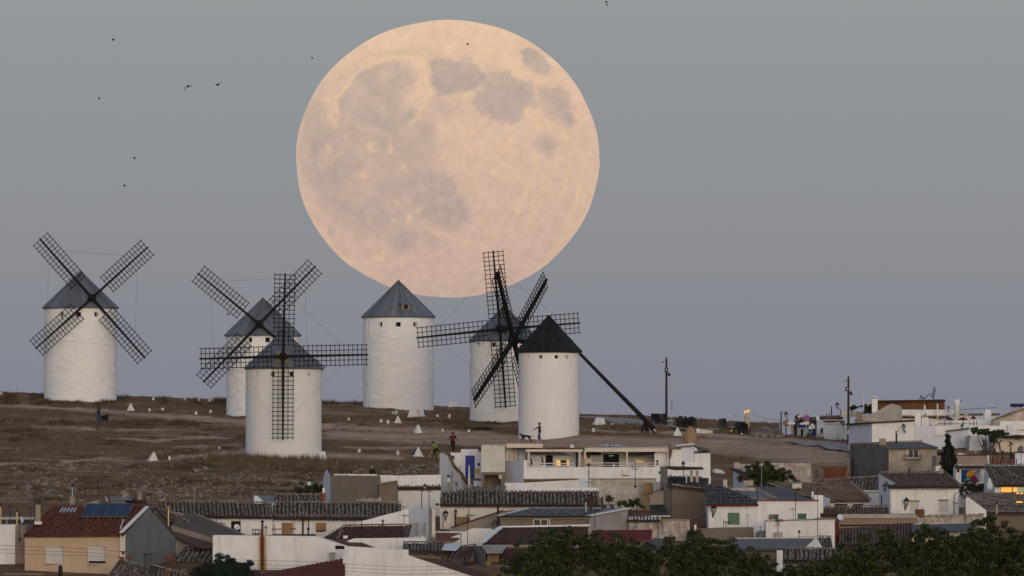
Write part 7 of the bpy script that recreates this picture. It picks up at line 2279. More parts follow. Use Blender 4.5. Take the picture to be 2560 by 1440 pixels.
# ---- grey and concrete house
h = house('tall house with a dark cement side and a stained concrete front', 2240, 657)
SWALL = (2125, 664, 2222, 656)
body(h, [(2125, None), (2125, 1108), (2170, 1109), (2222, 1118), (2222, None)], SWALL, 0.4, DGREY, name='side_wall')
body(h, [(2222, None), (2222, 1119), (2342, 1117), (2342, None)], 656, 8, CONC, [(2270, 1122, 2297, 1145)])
f = win(h, 2270, 1122, 2297, 1145, 656, WHITEP, GLASS, 'sash', fw=1.6, sill=False, deep=0.08)
for x0, x1 in ((2261, 2269), (2298, 2307)):
 sh = MB()
 sh.pbox(x0, 1119, x1, 1144, 655.85, 0.1)
 for k in range(7):
  sh.pbox(x0 + 0.8, 1120.5 + 3.3 * k, x1 - 0.8, 1122.5 + 3.3 * k, 655.82, 0.1)
 sh.build('shutter', CONC, h)
b_ = MB().pbox(2258, 1145.5, 2306, 1147.5, 655.3, 0.7).build('balcony', CONC, h)
for k in range(13):
 x = 2259 + k * 3.8
 MB().pbox(x, 1138, x + 0.7, 1145.5, 655.35, 0.04).build('baluster', IRON, b_)
MB().pbox(2258, 1137, 2306, 1138.3, 655.33, 0.06).build('rail', IRON, b_)
slab(h, [(2218, 1120, 655.5), (2346, 1118, 655.5), (2305, 1105, 662), (2222, 1106, 662)], DARKSHEET)
slab(h, [(2124, 1108, 664), (2222, 1118, 656), (2225, 1104, 662), (2160, 1106, 668)], BRTILE, name='rear_roof')
MB().bar(at(2222, 1105, 662.1), at(2304, 1102.5, 662.1), 0.4, 0.14).build('ridge', BEIGE, h)
MB().pbox(2300, 1099, 2306, 1107, 662, 0.3).build('ridge_end', LGREY, h)
chim(h, 2199, 1096, 2215, 1112, 659, BEIGE, 0.6)
flue(h, 2241, 1082, 1108, 660, 2.4, IRON, LGREY)
for x, y in ((2164, 1113), (2178, 1113.5), (2194, 1115)):
 MB().tube([at(x, y, yat(SWALL, x) - 0.08), at(x, y, yat(SWALL, x) + 0.05)], 0.09, 8).build('drain_hole', DARK, h)
body(h, [(2110, None), (2112, 1150), (2118, 1144), (2125, 1142), (2125, None)], 663, 0.8, GREY, name='buttress')
# ---- old wall with bush, brick ruin
h = house('old peeling whitewashed garden wall behind the dark bush', 1935, 656, 'wall', 'garden_wall', 'old walls')
body(h, [(1834, None), (1834, 1160), (1900, 1159), (1930, 1157), (2028, 1158), (2030, 1195), (2030, None)], 656, 0.5, PEEL)
body(h, [(1833, None), (1833, 1173), (1850, 1180), (1862, 1192), (1866, 1210), (1866, None)], (1833, 655, 1866, 650), 0.3, SKYB, name='side_wall')
pts = [at(x, y, yat((1833, 655, 1866, 650), x)) for x, y in ((1832, 1172), (1850, 1179), (1862, 1191), (1867, 1210))]
for a_, b_ in zip(pts[:-1], pts[1:]):
 MB().bar(a_, b_, 0.5, 0.1).build('coping_tile', DWOOD, h)
MB().obox(at(1842, 1165, 655.6), (0.22, 0, 0), (0, 0.15, 0), (0, 0, 0.28)).build('stone_block', OLDW, h)
h = house('ruined brick wall with stone ends below the dark cement house', 2080, 660, 'wall', 'brick_wall', 'old walls')
body(h, [(2030, None), (2030, 1166), (2126, 1163), (2126, None)], 660, 0.5, BROWN)
for r in range(11):
 for c in range(15):
  x = 2057 + c * 4.6 + (r % 2) * 2.2 + random.uniform(-.2, .2)
  y = 1196 - r * 2.6
  if x > 2120 or y < 1166 + (3 if x < 2062 else 0):
   continue
  MB().pbox(x, y - 2.1, x + 4.1, y, 659.9 - random.uniform(0, .03), 0.12).build('brick', BRICK, h)
mb = MB()
for k in range(70):
 mb.obox(at(random.gauss(2050, 4), random.uniform(1172, 1200), 659.7), (random.uniform(.06, .14), 0, 0), (0, random.uniform(0.066, 0.156), 0), (0, 0, random.uniform(.04, .1)))
mb.build('stone_end', STONE, h, kind='stuff')
MB().bar(at(2040, 1163, 660), at(2126, 1161, 660), 0.6, 0.1).build('wall_top', GREY, h)
MB().bar(at(2122, 1168, 659.6), at(2112, 1200, 659.2), 0.12).build('leaning_plank', WOODY, h)
rk = thing('white_rock', 'long white painted boulder on the bare slope beside the restaurant', 'boulder', ground_at(1797, 1184), None)
mb = MB()
c_ = ground_at(1797, 1184)
vs, fs = [], []
for i in range(9):
 a = math.pi * i / 8
 for k in range(12):
  b = 2 * math.pi * k / 12
  n_ = 1 + 0.12 * math.sin(3 * b + i) + 0.08 * math.sin(5 * a + 2 * b)
  vs.append((c_.x - 0.52 * math.cos(a) * n_, c_.y + 0.35 * math.sin(a) * math.cos(b) * n_, c_.z + 0.10 + 0.24 * math.sin(a) * math.sin(b) * n_ - 0.08 * math.cos(a) * -1))
for i in range(8):
 for k in range(12):
  fs.append((i * 12 + k, i * 12 + (k + 1) % 12, (i + 1) * 12 + (k + 1) % 12, (i + 1) * 12 + k))
mb.add(vs, fs)
mb.build('rock', WSTONE, rk, smooth=True)
# ================================================================== cafe and houses on the upper right
h = house('blue and white cave cafe with a curved parapet', 2040, 742, 'cafe', 'cave_cafe', None)
body(h, [(1953, None), (1953, 1062), (1956, 1050), (1992, 1050), (1992, None)], 744, 6, SKYB, name='corner_room')
body(h, rect(1952.5, 1086, 1992), 743.8, 0.2, BLUE, name='blue_skirting')
body(h, rect(1978, 1060, 1986, 1086), 743.85, 0.2, LGREY, name='notice')
body(h, rect(1985, 1053, 1993), 743.6, 0.2, DWOOD, name='door_post')
body(h, rect(1992, 1052, 2043), 745, 6, SKYB2 if 'SKYB2' in globals() else mat('aqua_wash', (0.50, 0.62, 0.66), (0.44, 0.55, 0.60), 0.8, streak=0.12), [(2028, 1066, 2042, 1102), (2002, 1073, 2008, 1101)], name='entrance_wall')
win(h, 2028, 1066, 2042, 1102, 745, BLUE, BLUE, 'sash', fw=1.2, sill=False, name='door', cols=2)
win(h, 2002, 1073, 2008, 1101, 745, DWOOD, DARK, 'plain', sill=False, fw=0.6)
body(h, rect(1996, 1062, 2020, 1069), 744.8, 0.15, BLUE, name='blue_sign')
tiles(h, [(1984, 1053, 743.5), (2045, 1053, 743.5), (2045, 1042, 747), (1990, 1044, 747)], 15, 3, OLDTILE, ridge=False)
tiles(h, [(1986, 1043, 747), (2004, 1043, 747), (2000, 1036, 748.5), (1990, 1037, 748.5)], 5, 2, BRTILE, ridge=False, name='gable_roof')
body(h, rect(1995, 1038, 2003, 1050), 746.9, 0.4, WHITE, name='ridge_block')
body(h, [(2043, None), (2043, 1050), (2046, 1049), (2056, 1055), (2066, 1059.5), (2084, 1059), (2095, 1056.5), (2099, 1058), (2104, 1066), (2112, 1072), (2112, None)], 741, 4, SKYB, [(2051, 1070, 2058, 1099)], name='parapet_wall')
win(h, 2051, 1070, 2058, 1099, 741, BLUE, BLUE, 'plain', sill=False, fw=0.8, name='door')
body(h, [(2112, None), (2112, 1066), (2124, 1061), (2124, None)], 740.8, 3, WHITE, name='white_pier')
ptl = [(2043, 1049.5), (2056, 1054), (2066, 1058.5), (2084, 1058), (2096, 1055.5), (2104, 1065), (2112, 1071)]
for a_, b_ in zip(ptl[:-1], ptl[1:]):
 MB().bar(at(*a_, 740.9), at(*b_, 740.9), 0.35, 0.08).build('coping', WHITEP, h)
body(h, rect(2041, 1041, 2048, 1052), 742, 0.6, WHITE, name='finial_block')
MB().pbox(2047, 1049, 2110, 1051, 744.5, 0.3).build('beam', CREAM, h)
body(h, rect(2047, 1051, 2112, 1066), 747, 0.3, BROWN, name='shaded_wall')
tiles(h, [(2048, 1046, 746), (2108, 1046, 746), (2108, 1038, 749), (2052, 1040, 749)], 14, 2, OLDTILE, ridge=False, name='rear_roof')
MB().pbox(2066, 1041, 2082, 1046, 745.8, 0.4).pbox(2062, 1040, 2065, 1048, 745.7, 0.3).build('roof_boxes', DGREY, h)
for x, y0 in ((2079, 1016), (2074, 1031), (2066, 1033)):
 MB().tube([at(x, 1044, 746.5), at(x, y0, 746.5)], 0.03 if x != 2079 else 0.06, 5).build('roof_rod', POLEW, h)
MB().pbox(2105, 1098, 2111, 1111, 740.5, 0.25).build('navy_bin_panel', NAVY, h)
mb = MB()
for k in range(34):
 mb.obox(at(1952 + k * 1.25, 1097 + k * 0.22 + random.uniform(-1, 1), 743.2), (random.uniform(.04, .08), 0, 0), (0, random.uniform(0.055, 0.130), 0), (0, 0, random.uniform(.04, .07)))
mb.build('white_stone_edge', WSTONE, h, kind='stuff')
lw = thing('road_bank', 'low earth coloured bank wall with a stone end beside the cafe', 'wall', on_ground(2040, 738), None)
body(lw, [(1992, None), (1994, 1103), (2066, 1103), (2080, 1112), (2080, None)], 739.3, 0.6, BEIGE)
MB().obox(at(2075, 1107, 738.8), (0.18, 0, 0), (0, 0.2, 0), (0, 0, 0.18)).build('end_stone', CREAM, lw)
lantern(1965, 1037, 742, 15, 'black lantern above the corner room of the cafe', foot=1062, wall_dx=3)
lantern(2093, 1014, 742, 15, 'black lantern on an elbow post above the curved parapet', foot=1042, wall_dx=8)
sgn = thing('round_sign', 'round brown sign on a blue post by the cafe corner', 'sign', on_ground(1965, 741.5), None)
MB().tube([at(1965, 1100, 741.5), at(1965, 1060, 741.5)], 0.06, 6).build('post', BLUE, sgn)
MB().tube([at(1966, 1058, 741.4), at(1966, 1058, 741.48)], 0.33, 18).build('disc', BRTILE, sgn)
MB().pbox(1969, 1055, 1988, 1061, 741.3, 0.06).build('white_board', PLAST, sgn)
sgn = thing('road_sign', 'round no parking sign, blue with a red ring and slash', 'road sign', on_ground(2016, 740), 'road signs by the cafe')
MB().tube([at(2016, 1108, 740), at(2016, 1026, 740)], 0.035, 6).build('pole', STEEL, sgn)
d_ = MB().tube([at(2016, 1045, 739.85), at(2016, 1045, 739.90)], 0.30, 22).build('disc', REDP, sgn)
MB().tube([at(2016, 1045, 739.835), at(2016, 1045, 739.86)], 0.215, 22).build('blue_face', BLUE2 if 'BLUE2' in globals() else mat('sign_blue', (0.03, 0.07, 0.42), (0.028, 0.065, 0.40), 2.0, rough=0.4), d_)
MB().bar(at(2011.8, 1041, 739.825), at(2020.2, 1049, 739.825), 0.06, 0.02, up=(0, 1, 0)).build('slash', REDP, d_)
MB().pbox(2009, 1054, 2024, 1057.5, 739.85, 0.03).build('plate', PLAST, sgn)
MB().pbox(2001, 1057, 2022, 1061.5, 739.87, 0.03).build('plate', PLAST, sgn)
sgn = thing('road_sign', 'white triangular sign with dark marks before the blue cafe door', 'road sign', on_ground(2030, 739.5), 'road signs by the cafe')
MB().tube([at(2029, 1108, 739.5), at(2030, 1060, 739.5)], 0.03, 6).build('pole', STEEL, sgn)
MB().prism([at(2020, 1071.5, 739.4), at(2038.5, 1071.5, 739.4), at(2036, 1064, 739.4), at(2031, 1057.5, 739.4)], (0, 0.03, 0)).build('triangle', PLAST, sgn)
for x, y in ((2028, 1066), (2033, 1065), (2031, 1069)):
 MB().pbox(x - 1.2, y - 1, x + 1.2, y + 1, 739.385, 0.01).build('mark', IRON, sgn)
# ---- poles
for x, yt, yb, Y, l_, g in ((1666, 894, 1056, 752, 'tall timber pole with a box and floodlight beside the bar tables', 0), (2121, 941, 1119, 725, 'tall timber pole with floodlights by the white houses', 1)):
 p_ = thing('utility_pole', l_, 'pole', at(x, yb, Y), 'timber utility poles')
 MB().tube([at(x, yb + 6, Y), at(x, yt, Y)], [0.13, 0.085], 8).build('mast', POLEW, p_)
 bx_ = x - 3 if g else x
 MB().pbox(bx_ - 4.5, yt + 26, bx_ + 4.5, yt + 37, Y - 0.3, 0.3).build('junction_box', IRON, p_)
 MB().pbox(bx_ - 1.2, yt + 29, bx_ + 1.2, yt + 33, Y - 0.32, 0.03).build('lens', PLAST, p_)
 c_ = at(x + 6.5, yt + 42, Y - 0.1)
 MB().obox(c_, Vector((0.10, 0, 0.06)), Vector((0, 0.1, 0)), Vector((-0.09, 0, 0.15))).build('floodlight', IRON, p_)
 MB().tube([at(x, yt + 46, Y), at(x + 6, yt + 45, Y - 0.1)], 0.03, 5).build('arm', IRON, p_)
 MB().tube([at(x, yt + 9, Y), at(x - 5, yt + 10, Y)], 0.02, 5).build('arm', IRON, p_)
 MB().lathe(at(x - 8, yt + 11, Y), [(0.02, -0.08), (0.12, -0.04), (0.14, 0.02), (0.05, 0.07)], 10).build('bowl_lamp', LGREY, p_)
 if g:
  MB().pbox(x - 2.2, 1076, x + 2, 1085, Y - 0.14, 0.03).build('paper_notice', PLAST, p_)
# ---- white houses on the right crest
h = house('large blank white house with a brown roof edge behind the dark cement house', 2190, 705)
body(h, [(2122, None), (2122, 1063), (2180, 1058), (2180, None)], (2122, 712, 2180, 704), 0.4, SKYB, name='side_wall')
body(h, [(2180, None), (2180, 1059), (2285, 1053), (2285, None)], 704, 8, WHITE)
MB().bar(at(2120, 1061, 712), at(2180, 1057, 703.9), 0.5, 0.14).build('roof_edge', DWOOD, h)
MB().bar(at(2180, 1057, 703.9), at(2287, 1051, 703.9), 0.5, 0.14).build('roof_edge', DWOOD, h)
slab(h, [(2120, 1061, 712), (2180, 1057, 704), (2287, 1051, 704), (2255, 1051, 714)], OLDTILE, name='roof', thick=0.08)
lantern(2259, 1068, 703, 16, 'dark lantern with a pale glass at the edge of the blank white house', wall_dx=4)
h = house('grey plastered gable with a curved shoulder below the long timber clad house', 2210, 726)
body(h, [(2142, None), (2142, 1046), (2155, 1043), (2178, 1036), (2198, 1026), (2215, 1016), (2230, 1009.5), (2252, 1015), (2255, 1020), (2255, None)], 726, 4, LGREY)
MB().bar(at(2140, 1050, 725.9), at(2190, 1048, 725.9), 0.3, 0.08).build('cornice', CREAM, h)
chim(h, 2180, 996, 2194, 1032, 727, WHITE, 0.6)
MB().lathe(at(2187, 993, 727.3), [(0.40, -0.05), (0.42, 0.0), (0.30, 0.08), (0.05, 0.12)], 12).build('chimney_cap', WHITEP, h)
MB().pbox(2182, 993, 2192, 997, 727.05, 0.4).build('chimney_throat', DARK, h)
MB().prism([at(2145, 1016, 728), at(2165, 1010, 728), at(2198, 1009, 728), at(2180, 1013, 728), at(2155, 1018, 728)], (0, 3, 0)).build('pergola_roof', IRON, h)
body(h, rect(2160, 1014, 2180, 1034), 729, 0.3, DWOOD, name='pergola_back')
MB().pbox(2158, 1012, 2163, 1036, 728.2, 0.2).build('pergola_post', IRON, h)
MB().tube([at(2169, 1014, 727), at(2178, 1003, 727), at(2167, 1003.5, 727)], 0.07, 5).build('curved_tile', CREAM, h)
antenna(2159, 984, 1024, 727, 'thin white pole left of the square white chimney', [('bar', 1, 2, 0)], m=PLAST, mast=0.035)
body(h, rect(2142, 1030, 2157, 1050), 725, 0.4, BRTILE, name='brown_pier')
body(h, rect(2104, 1028, 2145, 1042), 733, 3, CREAM, name='rear_wall')
h = house('long timber clad house with a flat dark roof and a small sail ornament', 2280, 738)
body(h, [(2193, None), (2193, 1002), (2362, 1002), (2362, None)], 737, 5, DWOOD)
for k in range(34):
 x = 2194 + k * 4.95
 MB().pbox(x, 1003, x + 4.5, 1026, 736.9 - random.uniform(0, .03), 0.1).build('plank', WOOD, h)
MB().prism([at(2190, 1001, 736), at(2362, 998.5, 736), at(2365, 1002, 736), at(2190, 1004, 736)], (0, 7, 0)).build('roof', DWOOD, h)
body(h, rect(2255, 1024, 2386), 734, 3, WHITE, name='terrace_wall')
tiles(h, [(2255, 1042, 733.6), (2386, 1042, 733.6), (2386, 1038, 734.6), (2255, 1038, 734.6)], 30, 1, BRTILE, ridge=False, single=True, name='terrace_eave')
so = thing('sail_ornament', 'small black windmill sail ornament on the timber house roof', 'ornament', at(2318, 1000, 737), None)
mb = MB()
q_ = lambda x, y: at(x, y, 737)
for a_, b_ in (((2310, 998), (2323, 984)), ((2323, 984), (2336, 999)), ((2330, 992), (2335, 968)), ((2334, 994), (2339, 974)), ((2335, 968), (2339, 974)), ((2331, 988), (2335, 989)), ((2332, 983), (2336, 984)), ((2333, 977), (2338, 979)), ((2299, 999), (2302, 989)), ((2302, 989), (2313, 998)), ((2304, 991), (2303, 998)), ((2308, 994), (2306, 999))):
 mb.tube([q_(*a_), q_(*b_)], 0.035, 5)
mb.build('frame', IRON, so)
for x, y0, y1, w in ((2312, 1013, 1026, 4), (2344, 1009, 1055, 3)):
 MB().pbox(x - w / 2, y0, x + w / 2, y1, 733, 0.2).build('white_post', PLAST, h)
h = house('white house with a tall flared round chimney on the right crest', 2400, 733)
body(h, rect(2372, 1041, 2492), 733, 4, WHITE)
MB().bar(at(2388, 1036, 733.2), at(2500, 1035, 733.2), 0.5, 0.14).build('roof_edge', DGREY, h)
body(h, rect(2398, 1036, 2500, 1046), 733.4, 2, WHITE, name='upper_wall')
k_ = 1 / PPM(731)
MB().lathe(at(2393, 1046, 731), [(6.5 * k_, 0), (6.2 * k_, 32 * k_), (8.5 * k_, 35 * k_), (9.5 * k_, 40 * k_), (9.2 * k_, 45 * k_), (7.5 * k_, 47 * k_)], 14).build('round_chimney', WHITE, h, smooth=True)
MB().obox(at(2402, 1003, 730.6), (0.06, 0, 0), (0, .06, 0), (0, 0, .07)).build('camera', IRON, h)
MB().tube([at(2388, 1024, 731), at(2430, 1022.5, 731), at(2493, 1019, 731)], 0.018, 5).build('festoon_cable', IRON, h)
for x in (2410, 2420, 2432, 2445, 2458, 2470, 2490):
 MB().obox(at(x, 1024 - (x - 2400) * 0.055, 731), (.03, 0, 0), (0, .03, 0), (0, 0, .04)).build('bulb', IRON, h)
MB().tube([at(2495, 1050, 731.2), at(2493, 1019, 731)], 0.02, 5).build('cable_post', PLAST, h)
body(h, [(2462, None), (2462, 1028), (2466, 1023), (2476, 1023.5), (2478, 1030), (2478, None)], 728, 0.6, WHITE, name='white_buttress')
body(h, [(2459, None), (2459, 1032), (2462, 1028), (2462, None)], 728.2, 0.6, SKYB, name='buttress_side')
dish(2414, 1036, 730, 6, 'round tan lamp shade like dish over the crest terrace', 30, CANVAS, 1050, tilt=0)
lantern(2371, 1020, 731, 10, 'black lantern hood left of the flared round chimney', foot=1030, wall_dx=0)
for x, yb, yt, w, l_ in ((2295, 1066, 1029, 15, 'tall white turret chimney with a pointed cap, left of a pair'), (2313, 1066, 1032, 17, 'white turret chimney with a pointed cap, right of a pair')):
 t_ = thing('turret_chimney', l_, 'chimney', at(x, yb, 716), 'pointed white chimneys')
 k = 1 / PPM(716)
 mb = MB()
 a_, z0 = w / 2 * k, 0
 ys = (yb - yt) * k
 for w_, z_, w2, z2 in ((a_, 0, a_, ys * 0.66),):
  mb.box((t_.location.x - a_, 716, t_.location.z), (t_.location.x + a_, 716 + 2 * a_, t_.location.z + z2))
 mb.build('shaft', WHITE, t_)
 b = t_.location + Vector((0, a_, ys * 0.66))
 mb = MB().add([b + Vector((-a_ * 1.05, -a_ * 1.05, 0)), b + Vector((a_ * 1.05, -a_ * 1.05, 0)), b + Vector((a_ * 1.05, a_ * 1.05, 0)), b + Vector((-a_ * 1.05, a_ * 1.05, 0)), b + Vector((0, 0, ys * 0.34))], [(0, 3, 2, 1), (0, 1, 4), (1, 2, 4), (2, 3, 4), (3, 0, 4)])
 mb.build('pointed_cap', WHITE if x < 2300 else LGREY, t_)
# ---- terrace with railing and parasols
h = house('white roof terrace with a thin red railing and dark parasols', 2400, 720)
body(h, [(2330, None), (2330, 1064), (2520, 1063), (2520, None)], 719, 6, WHITE, name='terrace_wall')
body(h, rect(2325, 1049, 2465), 727, 0.4, WHITE, name='back_wall')
mb = MB()
mb.pbox(2346, 1058.5, 2442, 1059.5, 718.8, 0.04)
for x in (2361, 2377, 2408, 2424, 2441):
 mb.pbox(x, 1050, x + 1.2, 1064, 718.8, 0.04)
mb.build('railing', RUST, h)
for x0, x1, y, c, l_ in ((2362, 2385, 1049, BLACKP, 'closed black parasol canopy left on the crest terrace'), (2394, 2420, 1049, MAROON, 'dark red parasol canopy in the middle of the crest terrace'), (2426, 2441, 1046, MAROON, 'folded dark red parasol at the right of the crest terrace')):
 u_ = thing('parasol', l_, 'parasol', at((x0 + x1) / 2, 1063, 721), 'parasols on the crest terrace')
 mb = MB()
 b = at((x0 + x1) / 2, y - 3, 721)
 w = (x1 - x0) / 2 / PPM(721)
 mb.lathe(b, [(w, -0.16), (w * 0.98, -0.10), (0.05, 0.12)], 10)
 mb.build('canopy', c, u_)
 MB().tube([at((x0 + x1) / 2, 1064, 721), b], 0.025, 5).build('pole', POLEW, u_)
MB().pbox(2344, 1043, 2354, 1049, 726.8, 0.15).build('brown_panel', BRTILE, h)
MB().prism([at(2355, 1048, 722), at(2392, 1042, 722), at(2396, 1044, 722), at(2360, 1050, 722)], (0, 3, 0)).build('canopy_slope', CREAM, h)
lantern(2405, 1066, 717, 12, 'black hooded lantern on the white band of the terrace wall', wall_dx=0)
body(h, rect(2330, 1050, 2342, 1064), 720, 0.4, CREAM, name='cream_box')
for k in range(4):
 MB().obox(at(2304 + k * 12, 1064 - random.uniform(0, 2), 718.7), (.12, 0, 0), (0, .1, 0), (0, 0, .05)).build('roof_stone', DGREY, h)
h = house('long white house with shaded blue grey front below the crest terrace', 2340, 708)
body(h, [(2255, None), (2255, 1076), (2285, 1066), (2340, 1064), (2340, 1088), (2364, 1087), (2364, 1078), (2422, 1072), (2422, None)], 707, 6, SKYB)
body(h, [(2338, 1089), (2338, 1064), (2364, 1064), (2364, 1087)], 706.8, 0.4, WHITE, name='white_panel')
MB().bar(at(2364, 1078, 706.7), at(2424, 1071, 706.7), 0.4, 0.10).build('roof_edge', DWOOD, h)
MB().bar(at(2252, 1078, 706.7), at(2280, 1064, 708), 0.6, 0.12).build('verge', DWOOD, h)
MB().pbox(2279, 1072, 2282, 1080, 706.7, 0.2).build('wall_box', BRICK, h)
MB().prism([at(2262, 1078, 706.5), at(2273, 1075, 706.5), at(2273, 1082, 706.5)], (0, 0.1, 0)).build('blue_sign', BLUE, h)
body(h, [(2422, None), (2422, 1068), (2520, 1064), (2640, 1061), (2640, None)], 710, 5, WHITE, name='upper_white_wall')
body(h, rect(2519, 1063, 2531), 709.6, 0.3, SKYB, name='shaded_pier')
body(h, rect(2422, 1090, 2482), 703, 5, SKYB, [(2455, 1098, 2466, 1119)], name='lower_front')
win(h, 2455, 1098, 2466, 1119, 703, LGREY, GREYSHEET, 'sash', fw=1.2, sill=False)
MB().pbox(2444, 1098, 2448, 1104, 702.7, 0.25).pbox(2446, 1106, 2457, 1113, 702.6, 0.35).build('air_conditioner', PLAST, h)
for x in (2417, 2421):
 MB().tube([at(x, 1138, 702.7), at(x + 1, 1105, 702.7), at(x + 4, 1088, 702.7)], 0.045, 6).build('drain_pipe', GREY, h)
body(h, [(2482, None), (2482, 1098), (2520, 1096), (2640, 1092), (2640, None)], 701, 5, CREAM, name='right_front')
MB().prism([at(2496, 1092, 700), at(2540, 1087, 700), at(2640, 1092, 700), at(2640, 1095, 700), at(2500, 1096, 700)], (0, 3, 0)).build('pergola', DWOOD, h)
for a_, b_ in (((2482, 1140), (2486, 1095)), ((2532, 1092), (2552, 1099)), ((2512, 1090), (2548, 1096))):
 MB().tube([at(*a_, 699.9), at(*b_, 699.9)], 0.05, 6).build('pergola_beam', DWOOD, h)
mb = MB()
mb.prism([at(2392, 1138, 700), at(2398, 1132, 700), at(2416, 1136, 700), at(2416, 1139, 700)], (0, 1, 0))
mb.prism([at(2440, 1138, 700), at(2438, 1129, 700), at(2458, 1136, 700), at(2460, 1139, 700)], (0, 1, 0))
mb.build('white_skylight', PLAST, h)
MB().pbox(2342, 1131, 2362, 1139, 700.5, 0.5).build('teal_strip', NAVY, h)
MB().tube([at(2545, 1075, 709), at(2640, 1074, 709)], 0.03, 5).build('bracket_rod', IRON, h)
body(h, rect(2500, 1053, 2640), 716, 4, WHITE, name='top_wall')
h = house('old cream gable with a sloping tile edge at the right border', 2550, 722)
body(h, [(2484, None), (2484, 1051), (2525, 1032), (2560, 1016), (2640, 996), (2640, None)], 722, 4, OLDW)
a_, b_ = at(2482, 1050, 721.8), at(2640, 994, 721.8)
for k in range(22):
 MB().bar(a_.lerp(b_, k / 22), a_.lerp(b_, (k + 0.92) / 22), 0.5, 0.16).build('verge_tile', BRTILE, h)
MB().pbox(2526, 1009, 2640, 1017.5, 724, 0.5).build('blue_beam', NAVY, h)
body(h, rect(2532, 1017, 2540, 1030), 725, 0.4, WHITE, name='post')
br_ = thing('wall_pipe', 'dark fallen branch shaped pipe bent over the cream right front', 'pipe', at(2500, 1120, 700.4), None)
MB().tube([at(2490, 1100, 700.8), at(2498, 1108, 700.8), at(2501, 1126, 700.8), at(2510, 1129, 700.8)], 0.06, 6).tube([at(2498, 1108, 700.8), at(2505, 1100, 700.8)], 0.04, 6).build('pipe', BARK, br_)
# ================================================================== markers on the hill
SKY_LABELS = [
 ('peaked white marker by the path left of the near windmill, right of the walking woman', 327, 1027, 27, 19, 0, 0),
 ('peaked white marker on the crest left of the half hidden windmill', 527, 1006, 28, 17, 0, 0),
 ('peaked white marker with a shaded left flank, low on the slope before the stony ground', 380, 1154, 33, 22, 9, 0),
 ('flat topped white marker touching the right foot of the near windmill', 804, 1152, 34, 23, 0, 17),
 ('peaked white marker below the pair of markers, between the near windmill and the sail tip', 995, 1058, 27, 18, 0, 0),
 ('wide flat topped white marker beside one with a dark panel', 1033, 1042, 36, 17, 0, 18),
 ('white marker with a dark panel on its right face', 1056, 1041, 26, 18, -6, 12),
 ('peaked white marker above the cyclist in red', 1043, 1082, 28, 20, 5, 0),
 ('peaked white marker with a dark left face beside the yellow bicycle', 1041, 1141, 36, 23, 8, 0),
 ('leaning white slab marker on the crest right of the sailless windmill', 1132, 1018, 26, 14, 0, 18),
 ('white marker with rounded top behind the man with the dog', 1351, 1087, 31, 24, 0, 17),
 ('long white marker like a ridge tent below the road bend', 1496, 1062, 34, 17, 8, 20),
 ('peaked white marker left of the tan tarpaulin', 1694, 1089, 31, 20, 0, 0),
 ('small square white marker at the foot of the leftmost windmill', 204, 999, 22, 15, 0, 21),
]
for lab, px, py, w, hh, dark, flat in SKY_LABELS:
 g = ground_at(px, py)
 k = 1 / PPM(g.y)
 t_ = thing('vent_marker', lab, 'marker', g, 'white vent markers on the hill')
 W, H, T_ = w * k / 2, hh * k, flat * k / 2
 D = W * 0.75
 sh = -W * 0.12 if dark else 0
 z0 = -0.35
 vs = [(-W, -D, z0), (W, -D, z0), (W, D, z0), (-W, D, z0)]
 tw = max(T_, 0.035)
 td = 0.10
 dx = dark * k * 0.5
 vs += [(-tw + dx, -td, H), (tw + dx, -td, H), (tw + dx, td, H), (-tw + dx, td, H)]
 if dark:      # turned a little so that one flank shows
  a = R(24 if dark > 0 else -24)
  vs = [(x * math.cos(a) - y * math.sin(a), x * math.sin(a) + y * math.cos(a), z) for x, y, z in vs]
 vs = [g + Vector(v) for v in vs]
 MB().add(vs, [(0, 3, 2, 1), (4, 5, 6, 7), (0, 1, 5, 4), (1, 2, 6, 5), (2, 3, 7, 6), (3, 0, 4, 7)]).build('body', WSTONE, t_)
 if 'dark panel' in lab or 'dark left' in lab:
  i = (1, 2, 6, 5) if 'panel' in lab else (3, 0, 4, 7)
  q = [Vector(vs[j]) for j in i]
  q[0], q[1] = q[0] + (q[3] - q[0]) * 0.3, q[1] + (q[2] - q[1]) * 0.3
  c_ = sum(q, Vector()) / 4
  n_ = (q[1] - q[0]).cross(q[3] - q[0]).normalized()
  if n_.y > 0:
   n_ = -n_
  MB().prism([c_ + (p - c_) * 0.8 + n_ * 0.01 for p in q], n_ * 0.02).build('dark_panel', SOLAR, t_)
POSTS = [(3, 989, 9), (383, 1002, 9), (462, 1001, 6), (498, 1004, 9), (374, 1029, 8), (407, 1026, 6), (490, 1037, 8), (526, 1033, 7), (424, 1150, 10), (514, 1151, 7), (548, 1124, 7),
  (814, 1006, 9), (872, 1051, 6), (953, 1057, 9), (970, 1059, 9), (983, 1037, 8), (990, 1035, 9), (1094, 1043, 7), (1123, 1044, 9), (1107, 1081, 8), (1172, 1080, 6), (898, 1131, 9), (995, 1138, 10),
  (1309, 1079, 8), (1484, 1082, 11), (1530, 1063, 5), (1636, 1082, 7)]
